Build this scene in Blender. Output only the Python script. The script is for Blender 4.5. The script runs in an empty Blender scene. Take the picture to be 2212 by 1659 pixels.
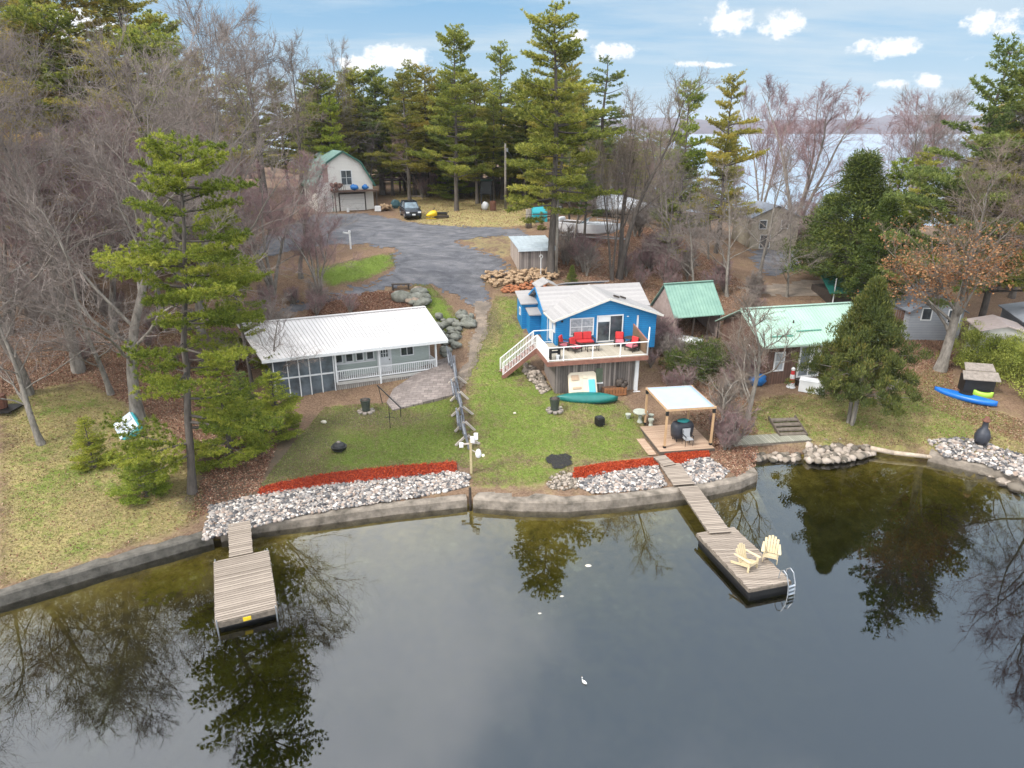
import bpy, bmesh, math, random
import numpy as np
from mathutils import Vector, Matrix
random.seed(7); RNG=np.random.default_rng(7)
PI=math.pi
scene=bpy.context.scene; COL=scene.collection
# ---------------------------------------------------------------- survey (metres; pixel rays of the 2212x1659 view)
H=18.5; TH=math.radians(20.6); CT=math.cos(TH); ST=math.sin(TH); F=1473.; CX=1106.; CY=829.5
def ray(u,v):
    a=(u-CX)/F; b=(CY-v)/F
    return a, CT+b*ST, -ST+b*CT
def P(u,v,z):
    x,y,w=ray(u,v); t=(z-H)/w; return Vector((x*t,y*t,z))
def PY(u,v,Y):
    x,y,w=ray(u,v); t=Y/y; return Vector((x*t,Y,H+w*t))
SH=[(-120,-40),(-60,-5),(-45,7),(-30,17.5),(-21.07,23.22),(-18.36,25.11),(-14.7,27.46),(-12.29,28.66),(-9.34,29.42),(-6,30.31),(-2.2,31.1),(-1.9,30.95),(.57,30.63),(2.94,30.58),(5.37,30.96),(8.14,31.58),(10.5,32.22),(12.46,32.94),(13.65,33.8),(13.75,36.5),(14.5,36.7),(18.2,36.9),(22.15,37.1),(24.6,36.4),(26.4,35),(28.2,33.4),(36,27),(60,15),(120,0)]
shx=np.array([p[0] for p in SH]); shy=np.array([p[1] for p in SH])
def ysh(x): return np.interp(x,shx,shy)
CP=[(-21,27,.7),(-30,22,.8),(-25,32,1.1),(-18,31,.85),(-18,36,1.2),(-30,45,3.2),(-22,45,2.3),(-38,50,6),(-30,60,7.4),(-25,70,8.4),(-50,40,5),(-45,25,2),(-60,60,9),
 (-12,33,.8),(-7,34,.8),(-3,34,.75),(-14,41,1.0),(-9,41.8,1.05),(-5,44.5,1.35),(-4.6,48,2.4),(-8,52,3.6),(-14,50,3.4),(-18,48,2.8),(-10,55.5,5.4),(-5,55.8,5.3),(-20,55,5.6),(-2.4,56.3,5.2),
 (0,33,.7),(0,36,.85),(0,40,1.2),(4,40,1.2),(6,43,1.5),(0,44,1.9),(-3,43,1.6),(0,48,3),(-1.5,50,3.5),(-1,52,4.1),(4,50,3.6),(5,55,5.2),(9,44,1.5),(11,46,1.9),(12,50,3),(9,52,4.2),
 (8.5,37,.55),(12,37,.55),(10.5,39.3,.62),(8.5,33.5,.7),(14.5,39.5,1.1),(3,33,.7),(1,60,6.5),(-3,60,6.4),(-10,62,7.2),(-16,63,7.4),(-8,68.5,8),(0,68.5,8),(-11,75,8.8),(-3,76,8.8),(-20,84,9.2),(-8,84,9.2),(0,94,9.6),(12,76,8.6),(12,66,7.2),(8,60,5.9),(-25,95,9.6),(-45,90,10),
 (13,56,4),(18,52,3),(22.4,60.8,4.8),(30,62,5),(30,75,5.6),(22,70,5.8),(30,88,6),(18,46,1.7),(22,46,1.7),(21,39,1.05),(26,44,1.8),(32,47.7,2.3),(33,41,1.7),(29,36.5,.9),(28,52,3),(36,58,4),(45,45,2.5),(45,30,1.2),(60,50,4),(50,75,5),(18,39,1.0),(24,39,1.0),
 (0,115,9.5),(-40,130,9.5),(30,115,5),(60,110,4),(0,150,7),(-60,170,7),(40,150,1.5),(90,90,3),(-90,100,9),(-90,30,6),(90,40,3)]
cp=np.array(CP,float)
def _phi(r2): return 0.5*r2*np.log(r2+1e-9)
_d=((cp[:,None,:2]-cp[None,:,:2])**2).sum(2); n_=len(cp)
_K=np.zeros((n_+3,n_+3)); _K[:n_,:n_]=_phi(_d)+np.eye(n_)*3.0; _K[:n_,n_]=1; _K[:n_,n_+1:]=cp[:,:2]; _K[n_,:n_]=1; _K[n_+1:,:n_]=cp[:,:2].T
_w=np.linalg.solve(_K,np.concatenate([cp[:,2],[0,0,0]]))
def hland(x,y):
    x=np.asarray(x,float); y=np.asarray(y,float); sh=x.shape; x=x.ravel(); y=y.ravel(); out=np.zeros(len(x)); xo,yo=x,y; x=np.clip(x,-95,95); y=np.minimum(y,170)
    for i in range(0,len(x),4000):
        X=np.stack([x[i:i+4000],y[i:i+4000]],1); r=((X[:,None,:]-cp[None,:,:2])**2).sum(2)
        out[i:i+4000]=_phi(r)@_w[:n_]+_w[n_]+X@_w[n_+1:]
    x,y=xo,yo; s=y-ysh(x); k=np.clip(s/4.0,0,1)
    low=.56+.03*s
    out=low*(1-k)+np.maximum(out,.62)*k
    out=np.minimum(out,11.)
    # shore of the far lake
    ys2=np.interp(x,[-400,-60,0,28,60,400],[520,420,320,195,168,160])
    k2=np.clip((y-(ys2-45))/45,0,1); out=out*(1-k2)+(-1.5)*k2
    kx=np.clip((np.abs(x)-90)/60,0,1)*np.clip((60-y)/60,0,1)*0
    return out.reshape(sh)
def hz(x,y): return float(hland(np.array([x]),np.array([y]))[0])
def hground(x,y):
    s=(y-ysh(x))*.86
    n=np.sin(x*.9)*np.sin(y*.7+1)*.06
    bed=-.3+np.minimum(s,0)*.22+n; bed=np.maximum(bed,-4.0)
    return np.where(s>.28,hland(x,y),bed)
def T(u,v):
    x,y,w=ray(u,v); t=20.
    lo=None
    ts=np.arange(20,260,.5); X=x*ts; Y=y*ts; Z=H+w*ts; h=hland(X,Y)
    idx=np.where(Z<h)[0]
    if len(idx)==0: i=len(ts)-1; return Vector((X[i],Y[i],h[i]))
    i=idx[0]; t0,t1=ts[i-1],ts[i]
    for _ in range(12):
        tm=(t0+t1)/2
        if H+w*tm<hz(x*tm,y*tm): t1=tm
        else: t0=tm
    return Vector((x*t1,y*t1,hz(x*t1,y*t1)))
# ---------------------------------------------------------------- materials
def newmat(name):
    m=bpy.data.materials.new(name); m.use_nodes=True; nt=m.node_tree; b=nt.nodes['Principled BSDF']; return m,nt,b
def N(nt,t,**k):
    n=nt.nodes.new(t)
    for a,v in k.items(): setattr(n,a,v)
    return n
def ramp(nt,fac,stops):
    r=N(nt,'ShaderNodeValToRGB'); nt.links.new(fac,r.inputs[0]); e=r.color_ramp.elements
    while len(e)<len(stops): e.new(.5)
    for i,(p,c) in enumerate(stops): e[i].position=p; e[i].color=(*c,1) if len(c)==3 else c
    return r.outputs[0]
def coord(nt,scale=(1,1,1),rot=(0,0,0)):
    tc=N(nt,'ShaderNodeTexCoord'); mp=N(nt,'ShaderNodeMapping'); mp.inputs['Scale'].default_value=scale; mp.inputs['Rotation'].default_value=rot
    nt.links.new(tc.outputs['Object'],mp.inputs[0]); return mp.outputs[0]
def noise(nt,vec,scale,detail=4,rough=.6):
    n=N(nt,'ShaderNodeTexNoise'); n.inputs['Scale'].default_value=scale; n.inputs['Detail'].default_value=detail; n.inputs['Roughness'].default_value=rough
    nt.links.new(vec,n.inputs['Vector']); return n.outputs['Fac']
def mixc(nt,f,a,b,bt='MIX'):
    m=N(nt,'ShaderNodeMix',data_type='RGBA',blend_type=bt)
    for i,s in ((0,f),(6,a),(7,b)):
        if isinstance(s,(int,float)): m.inputs[i].default_value=s
        elif isinstance(s,tuple): m.inputs[i].default_value=(*s,1)
        else: nt.links.new(s,m.inputs[i])
    return m.outputs[2]
def bump(nt,b,h,st=.5,dist=.02):
    n=N(nt,'ShaderNodeBump'); n.inputs['Strength'].default_value=st; n.inputs['Distance'].default_value=dist; nt.links.new(h,n.inputs['Height']); nt.links.new(n.outputs[0],b.inputs['Normal'])
MC={}
def M(name,c1,c2=None,scale=3,rough=.7,metal=0,stretch=(1,1,1),bmp=0,bd=.02,spec=.5):
    if name in MC: return MC[name]
    m,nt,b=newmat(name); c2=c2 or tuple(c*.8 for c in c1)
    v=coord(nt,stretch); f=noise(nt,v,scale,6,.65)
    c=ramp(nt,f,[(.3,c2),(.7,c1)]); nt.links.new(c,b.inputs['Base Color'])
    b.inputs['Roughness'].default_value=rough; b.inputs['Metallic'].default_value=metal; b.inputs['Specular IOR Level'].default_value=spec
    if bmp: bump(nt,b,noise(nt,v,scale*4,5),bmp,bd)
    MC[name]=m; return m
def Mwave(name,c1,c2,axis='Z',period=.15,rough=.6,line=.12,linec=None,var=.5,bmp=.6,nscale=2.5,stretch=(1,1,1)):
    """boards, laps or shingles: per-board tone + grooves"""
    if name in MC: return MC[name]
    m,nt,b=newmat(name); tc=N(nt,'ShaderNodeTexCoord'); sp=N(nt,'ShaderNodeSeparateXYZ'); nt.links.new(tc.outputs['Object'],sp.inputs[0])
    d=N(nt,'ShaderNodeMath',operation='DIVIDE'); nt.links.new(sp.outputs[axis],d.inputs[0]); d.inputs[1].default_value=period
    fl=N(nt,'ShaderNodeMath',operation='FLOOR'); nt.links.new(d.outputs[0],fl.inputs[0])
    fr=N(nt,'ShaderNodeMath',operation='FRACT'); nt.links.new(d.outputs[0],fr.inputs[0])
    wn=N(nt,'ShaderNodeTexWhiteNoise',noise_dimensions='1D'); nt.links.new(fl.outputs[0],wn.inputs['W'])
    v=coord(nt,stretch); nf=noise(nt,v,nscale,6,.7)
    a=N(nt,'ShaderNodeMath',operation='MULTIPLY_ADD'); nt.links.new(wn.outputs[0],a.inputs[0]); a.inputs[1].default_value=var; 
    s=N(nt,'ShaderNodeMath',operation='MULTIPLY_ADD'); nt.links.new(nf,s.inputs[0]); s.inputs[1].default_value=1.6*(1-var*.5); s.inputs[2].default_value=-.3-(.0)
    nt.links.new(s.outputs[0],a.inputs[2])
    cl=N(nt,'ShaderNodeClamp'); nt.links.new(a.outputs[0],cl.inputs[0])
    c=mixc(nt,cl.outputs[0],c2,c1)
    g=N(nt,'ShaderNodeMath',operation='LESS_THAN'); nt.links.new(fr.outputs[0],g.inputs[0]); g.inputs[1].default_value=line
    c=mixc(nt,g.outputs[0],c,linec or tuple(x*.45 for x in c2)); nt.links.new(c,b.inputs['Base Color'])
    b.inputs['Roughness'].default_value=rough
    if bmp: bump(nt,b,fr.outputs[0],bmp,.015)
    MC[name]=m; return m
def Mbrick(name,c1,c2,mc,sc=1.,bw=.5,bh=.28):
    m,nt,b=newmat(name); v=coord(nt); br=N(nt,'ShaderNodeTexBrick'); nt.links.new(v,br.inputs['Vector']); br.inputs['Scale'].default_value=sc; br.inputs['Brick Width'].default_value=bw; br.inputs['Row Height'].default_value=bh; br.inputs['Mortar Size'].default_value=.012
    br.inputs['Color1'].default_value=(*c1,1); br.inputs['Color2'].default_value=(*c2,1); br.inputs['Mortar'].default_value=(*mc,1); t=ramp(nt,noise(nt,v,2.2,6,.7),[(.3,(.7,.7,.7)),(.7,(1.25,1.22,1.2))]); nt.links.new(mixc(nt,1.,br.outputs['Color'],t,'MULTIPLY'),b.inputs['Base Color']); b.inputs['Roughness'].default_value=.9; return m
def glassm(name='window_glass',c=(.02,.025,.03),rough=.08):
    if name in MC: return MC[name]
    m,nt,b=newmat(name); v=coord(nt); f=noise(nt,v,1.3,3); cc=ramp(nt,f,[(.35,c),(.7,tuple(x*3+.02 for x in c))]); nt.links.new(cc,b.inputs['Base Color']); b.inputs['Roughness'].default_value=rough; b.inputs['Specular IOR Level'].default_value=.8
    MC[name]=m; return m
def leafmat(name,stops,trans=.25,rough=.6,var=1.):
    m,nt,b=newmat(name); at=N(nt,'ShaderNodeAttribute',attribute_name='tint'); oi=N(nt,'ShaderNodeObjectInfo')
    c=ramp(nt,at.outputs['Fac'],stops)
    hs=N(nt,'ShaderNodeHueSaturation'); mr=N(nt,'ShaderNodeMapRange'); nt.links.new(oi.outputs['Random'],mr.inputs[0]); mr.inputs[3].default_value=1-.25*var; mr.inputs[4].default_value=1+.25*var
    mr2=N(nt,'ShaderNodeMapRange'); mth=N(nt,'ShaderNodeMath',operation='FRACT'); ml=N(nt,'ShaderNodeMath',operation='MULTIPLY'); ml.inputs[1].default_value=7.3; nt.links.new(oi.outputs['Random'],ml.inputs[0]); nt.links.new(ml.outputs[0],mth.inputs[0]); nt.links.new(mth.outputs[0],mr2.inputs[0]); mr2.inputs[3].default_value=.5-.018*var; mr2.inputs[4].default_value=.5+.013*var
    nt.links.new(mr.outputs[0],hs.inputs['Value']); nt.links.new(mr2.outputs[0],hs.inputs['Hue']); nt.links.new(c,hs.inputs['Color'])
    nt.links.new(hs.outputs[0],b.inputs['Base Color']); b.inputs['Roughness'].default_value=rough; b.inputs['Specular IOR Level'].default_value=.25
    t=N(nt,'ShaderNodeBsdfTranslucent'); nt.links.new(hs.outputs[0],t.inputs[0]); mx=N(nt,'ShaderNodeMixShader'); mx.inputs[0].default_value=trans
    nt.links.new(b.outputs[0],mx.inputs[1]); nt.links.new(t.outputs[0],mx.inputs[2]); nt.links.new(mx.outputs[0],nt.nodes['Material Output'].inputs[0]); return m
# ---------------------------------------------------------------- mesh helpers
class MB:
    def __init__(s,xf=None): s.v=[]; s.f=[]; s.g=[]; s.xf=xf
    def add(s,vs,fs):
        s.g.append(len(s.f))
        o=len(s.v); s.v+=[tuple(p) for p in vs]; s.f+=[tuple(i+o for i in f) for f in fs]; return s
    def box(s,c,d,rz=0,m=None):
        x,y,z=[k/2 for k in d]; vs=[Vector((i*x,j*y,k*z)) for k in(-1,1) for j in(-1,1) for i in(-1,1)]
        R=m or Matrix.Rotation(rz,3,'Z'); vs=[R@v+Vector(c) for v in vs]
        return s.add(vs,[(0,2,3,1),(4,5,7,6),(0,1,5,4),(2,6,7,3),(0,4,6,2),(1,3,7,5)])
    def bx(s,x0,x1,y0,y1,z0,z1): return s.box(((x0+x1)/2,(y0+y1)/2,(z0+z1)/2),(abs(x1-x0),abs(y1-y0),abs(z1-z0)))
    def beam(s,p,q,w,h,up=(0,0,1)):
        p=Vector(p);q=Vector(q);d=q-p;L=d.length
        if L<1e-6: return s
        d/=L; u=Vector(up)
        if abs(d.dot(u))>.98: u=Vector((0,1,0))
        r=d.cross(u).normalized(); u=r.cross(d); m=Matrix((r,d,u)).transposed()
        return s.box((p+q)/2,(w,L,h),m=m)
    def cyl(s,p,q,r0,r1=None,n=10,cap=True):
        r1=r0 if r1 is None else r1; p=Vector(p);q=Vector(q);d=(q-p).normalized(); a=d.orthogonal().normalized(); b=d.cross(a)
        vs=[p+(a*math.cos(2*PI*i/n)+b*math.sin(2*PI*i/n))*r0 for i in range(n)]+[q+(a*math.cos(2*PI*i/n)+b*math.sin(2*PI*i/n))*r1 for i in range(n)]
        fs=[(i,(i+1)%n,n+(i+1)%n,n+i) for i in range(n)]
        if cap: fs+=[tuple(range(n-1,-1,-1)),tuple(range(n,2*n))]
        return s.add(vs,fs)
    def lathe(s,prof,n=14,c=(0,0,0)):
        vs=[(c[0]+r*math.cos(2*PI*i/n),c[1]+r*math.sin(2*PI*i/n),c[2]+z) for r,z in prof for i in range(n)]
        fs=[(k*n+i,k*n+(i+1)%n,(k+1)*n+(i+1)%n,(k+1)*n+i) for k in range(len(prof)-1) for i in range(n)]
        fs+=[tuple(range(n-1,-1,-1)),tuple(range((len(prof)-1)*n,len(prof)*n))]
        return s.add(vs,fs)
    def prism(s,poly,z0,z1):
        n=len(poly); a=[(p[0],p[1],z0(p) if callable(z0) else z0) for p in poly]+[(p[0],p[1],z1(p) if callable(z1) else z1) for p in poly]
        return s.add(a,[tuple(range(n-1,-1,-1)),tuple(range(n,2*n))]+[(i,(i+1)%n,n+(i+1)%n,n+i) for i in range(n)])
    def slab(s,q,t):
        """quad (4 points) thickened by t downward"""
        q=[Vector(p) for p in q]; d=Vector((0,0,-t)); return s.add(q+[p+d for p in q],[(0,1,2,3),(7,6,5,4)]+[(i,4+i,4+(i+1)%4,(i+1)%4) for i in range(4)])
    def wallp(s,pts,t,n):
        """planar polygon thickened by t along -n"""
        q=[Vector(p) for p in pts]; k=len(q); d=Vector(n)*-t
        return s.add(q+[p+d for p in q],[tuple(range(k)),tuple(range(2*k-1,k-1,-1))]+[(i,k+i,k+(i+1)%k,(i+1)%k) for i in range(k)])
    def blob(s,c,r,seg=7,rings=5,jit=.2,sc=(1,1,1),rnd=random):
        vs=[];fs=[]
        for k in range(rings+1):
            th=PI*k/rings
            for i in range(seg):
                rr=r*(1+rnd.uniform(-jit,jit)); vs.append((c[0]+rr*math.sin(th)*math.cos(2*PI*i/seg)*sc[0],c[1]+rr*math.sin(th)*math.sin(2*PI*i/seg)*sc[1],c[2]+rr*math.cos(th)*sc[2]))
        for k in range(rings):
            for i in range(seg): fs.append((k*seg+i,(k+1)*seg+i,(k+1)*seg+(i+1)%seg,k*seg+(i+1)%seg))
        return s.add(vs,fs)
    def loft(s,secs,closed=True,caps=True):
        n=len(secs[0]); vs=[p for sec in secs for p in sec]; m=n if closed else n-1
        fs=[(k*n+i,k*n+(i+1)%n,(k+1)*n+(i+1)%n,(k+1)*n+i) for k in range(len(secs)-1) for i in range(m)]
        if caps and closed: fs+=[tuple(range(n-1,-1,-1)),tuple(range((len(secs)-1)*n,len(secs)*n))]
        return s.add(vs,fs)
    def build(s,name,mat,parent=None,smooth=False,bevel=0,label=None):
        vs=[s.xf(p) for p in s.v] if s.xf else s.v
        me=bpy.data.meshes.new(name); me.from_pydata([tuple(p) for p in vs],[],s.f); me.validate(); me.update()
        bm=bmesh.new(); bm.from_mesh(me); bmesh.ops.recalc_face_normals(bm,faces=bm.faces); bm.to_mesh(me); bm.free()
        if smooth: me.shade_smooth()
        me.materials.append(mat); o=bpy.data.objects.new(name,me); COL.objects.link(o)
        if parent: o.parent=parent
        if bevel:
            b=o.modifiers.new('b','BEVEL'); b.width=bevel; b.segments=2; b.limit_method='ANGLE'
        if label: o['label']=label
        return o
def _split(s,name,mat,parent=None,**k):
    """one object per primitive"""
    e=s.g+[len(s.f)]
    for a,b in zip(e[:-1],e[1:]):
        fs=s.f[a:b]; ids=sorted({i for f in fs for i in f}); mp={i:n for n,i in enumerate(ids)}; q=MB(s.xf); q.add([s.v[i] for i in ids],[[mp[i] for i in f] for f in fs]); q.build(name,mat,parent,**k)
MB.split=_split
def tag(o,label,cat=None,group=None,kind=None):
    if label: o['label']=label
    if cat: o['category']=cat
    if group: o['group']=group
    if kind: o['kind']=kind
    return o
def thing(name,label,cat,loc=(0,0,0),rz=0,group=None,rot=None,scale=1):
    o=bpy.data.objects.new(name,None); COL.objects.link(o); o.location=loc; o.rotation_euler=rot or (0,0,rz); o.scale=(scale,)*3; o.empty_display_size=.3
    return tag(o,label,cat,group)
def copy_tree(o,parent=None):
    c=o.copy(); COL.objects.link(c); c.parent=parent
    for ch in [k for k in COL.objects if k.parent==o and k is not c]: copy_tree(ch,c)
    return c
def npmesh(name,V,Fc,mat,parent=None,tint=None,smooth=False):
    """V (n,3), Fc (m,k) int array"""
    me=bpy.data.meshes.new(name); k=Fc.shape[1]; m=len(Fc)
    me.vertices.add(len(V)); me.vertices.foreach_set('co',np.ascontiguousarray(V,np.float32).ravel())
    me.loops.add(m*k); me.loops.foreach_set('vertex_index',np.ascontiguousarray(Fc,np.int32).ravel())
    me.polygons.add(m); me.polygons.foreach_set('loop_start',np.arange(0,m*k,k,dtype=np.int32)); me.polygons.foreach_set('loop_total',np.full(m,k,np.int32))
    if smooth: me.polygons.foreach_set('use_smooth',np.ones(m,bool))
    me.update(calc_edges=True)
    if tint is not None:
        a=me.attributes.new('tint','FLOAT','FACE'); a.data.foreach_set('value',np.asarray(tint,np.float32))
    me.materials.append(mat); o=bpy.data.objects.new(name,me); COL.objects.link(o)
    if parent: o.parent=parent
    return o
# ---------------------------------------------------------------- tree makers (numpy)
class TubeB:
    def __init__(s): s.V=[];s.Fq=[];s.n=0
    def tube(s,pts,rad,n):
        pts=np.asarray(pts); k=len(pts); d=np.gradient(pts,axis=0); d/=np.linalg.norm(d,axis=1)[:,None]+1e-9
        ref=np.array([0.,0,1]) if abs(d[0,2])<.8 else np.array([1.,0,0])
        a=np.cross(d,ref); a/=np.linalg.norm(a,axis=1)[:,None]+1e-9; b=np.cross(d,a)
        an=np.arange(n)*2*PI/n
        ring=pts[:,None,:]+(a[:,None,:]*np.cos(an)[None,:,None]+b[:,None,:]*np.sin(an)[None,:,None])*np.asarray(rad)[:,None,None]
        s.V.append(ring.reshape(-1,3)); i=np.arange(n); j=(i+1)%n
        f=np.concatenate([np.stack([q*n+i,q*n+j,(q+1)*n+j,(q+1)*n+i],1) for q in range(k-1)])+s.n
        s.Fq.append(f); s.n+=k*n
    def twigs(s,base,dr,L,r,rg):
        """3-sided thin cones, two segments with a bend; base (m,3)"""
        m=len(base); dr=dr/np.linalg.norm(dr,axis=1)[:,None]
        ref=np.where(np.abs(dr[:,2:3])<.8,np.array([[0,0,1.]]),np.array([[1.,0,0]])); a=np.cross(dr,ref); a/=np.linalg.norm(a,axis=1)[:,None]; b=np.cross(dr,a)
        L=L[:,None]; bend=rg.normal(0,.18,(m,3))
        mid=base+dr*L*.5; tip=base+(dr+bend)*L
        an=np.arange(3)*2*PI/3; off=(a[:,None,:]*np.cos(an)[None,:,None]+b[:,None,:]*np.sin(an)[None,:,None])*r[:,None,None]
        V=np.concatenate([base[:,None,:]+off,mid[:,None,:]+off*.8,tip[:,None,:]+off*.35],1).reshape(-1,3)
        s.V.append(V); o=(np.arange(m)*9)[:,None]+s.n; i=np.arange(3); j=(i+1)%3
        for q in (0,3):
            f=np.stack([i+q,j+q,j+q+3,i+q+3],1); s.Fq.append((f[None]+o[:,:,None]).reshape(-1,4))
        s.n+=m*9
        return tip,mid
    def mesh(s,name,mat,parent,tint=None,smooth=True):
        return npmesh(name,np.concatenate(s.V),np.concatenate(s.Fq),mat,parent,tint,smooth)
def unit(v): return v/(np.linalg.norm(v)+1e-9)
def branch_path(rg,p,d,L,seg,wig,trop):
    pts=[p]; st=L/seg
    for i in range(seg):
        d=unit(d+rg.normal(0,wig,3)+np.array([0,0,trop])); p=p+d*st; pts.append(p)
    return np.array(pts),d
def blades(c,dr,L,W,rg,tint):
    """leaf quads: centre base c, direction dr"""
    m=len(c); dr=dr/(np.linalg.norm(dr,axis=1)[:,None]+1e-9); r=rg.normal(0,1,(m,3)); s=np.cross(dr,r); s/=np.linalg.norm(s,axis=1)[:,None]+1e-9
    L=L[:,None]; W=W[:,None]/2
    V=np.stack([c,c+dr*L*.5+s*W,c+dr*L,c+dr*L*.5-s*W],1).reshape(-1,3); Fc=np.arange(m*4).reshape(m,4); return V,Fc,tint
def pine(seed,Hh,R,base=.25,dens=1.,step=.55,tw=.20,gap=.15,lean=0.,dead=.1,tuft=7,blade=.26,bw=.07,droop=0.,prof=None,low=(),elv=.5,lop=0.,vr=(.35,1.25)):
    rg=np.random.default_rng(seed); tb=TubeB(); br=TubeB()
    k=14; zz=np.linspace(0,Hh,k); wob=np.cumsum(rg.normal(0,.045,(k,2)),0)*Hh/18; tr=np.stack([wob[:,0]+lean*zz**1.2*.03,wob[:,1],zz],1); tr[0,:2]=0
    r0=tw*Hh/16; rad=r0*(1-zz/Hh)**.8+.02; rad[0]*=1.35; tb.tube(tr,rad,9)
    C=[];D=[];TT=[]
    z=Hh*base; jobs=[]
    while z<Hh*.985: jobs.append((z,None)); z+=step*rg.uniform(.6,1.35)*(1 if z<Hh*.8 else .7)
    for q in low: jobs.append((q[0],q))
    for z,lw in jobs:
        t=max(0,(z/Hh-base)/(1-base)); lp=(prof(t) if prof else (1-t)**.75*(.6+.4*min(1,t*3.5)))
        nb=(rg.integers(3,6) if t<.9 else 3) if lw is None else 1; a0=rg.uniform(0,2*PI)
        for j in range(nb):
            if rg.random()<gap and lw is None: continue
            az=a0+j*2*PI/nb+rg.normal(0,.25); L=max(.35,R*lp*rg.uniform(*vr)*(1+lop*math.cos(az+.8))); el=-.08-droop+elv*t*t+rg.normal(0,.09)
            if lw is not None: az,L,el=lw[1],lw[2],-.1
            p0=np.array([np.interp(z,zz,tr[:,0]),np.interp(z,zz,tr[:,1]),z+rg.uniform(-.15,.15)])
            d=np.array([math.cos(az)*math.cos(el),math.sin(az)*math.cos(el),math.sin(el)])
            seg=6; pts,dl=branch_path(rg,p0,d,L,seg,.07,.05)
            br.tube(pts,np.linspace(.018+.016*L,.008,seg+1),4)
            if rg.random()<dead*(1-t) and lw is None: continue
            bt=rg.uniform(0,.45)
            nsub=int(max(3,L/.22)*dens); f0=.1 if lw is not None else (.22 if t>.3 else .38)
            for q in range(nsub):
                f=f0+(1-f0)*(q+rg.random())/nsub; pp=np.array([np.interp(f*seg,range(seg+1),pts[:,i]) for i in range(3)])
                ax=unit(pts[-1]-pts[0]); side=unit(np.cross(ax,[0,0,1]))*(1 if q%2 else -1); sl=(.4+.5*L*(1-f)+.1)*rg.uniform(.6,1.25); sl=min(sl,1.8)
                sd=unit(ax*.75+side*rg.uniform(.6,1.1)+np.array([0,0,rg.uniform(.0,.35)]))
                nt=max(2,int(sl/.15)); u=(np.arange(nt)+rg.random(nt))/nt
                c=pp[None]+sd[None]*(u*sl)[:,None]+rg.normal(0,.05,(nt,3)); C.append(c); D.append(np.repeat(sd[None],nt,0)); TT.append(np.full(nt,bt+rg.uniform(-.1,.15)))
    c=np.concatenate(C);d=np.concatenate(D);t=np.concatenate(TT); m=len(c)
    c=np.repeat(c,tuft,0); d=np.repeat(d,tuft,0); t=np.repeat(t,tuft)+rg.uniform(-.1,.42,m*tuft)
    dd=d*.7+rg.normal(0,.6,(m*tuft,3))+np.array([0,0,.42]); V,Fc,_=blades(c,dd,blade*rg.uniform(.6,1.25,m*tuft),bw*rg.uniform(.7,1.3,m*tuft),rg,None)
    return tb,br,(V,Fc,t)
def conifer_thing(name,data,mats,cat='tree'):
    tb,br,(V,Fc,t)=data; root=thing(name,None,cat)
    tb.mesh('trunk',mats[0],root); cr=npmesh('crown',V,Fc,mats[1],root,t); br.mesh('branches',mats[0],cr); return root
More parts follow.
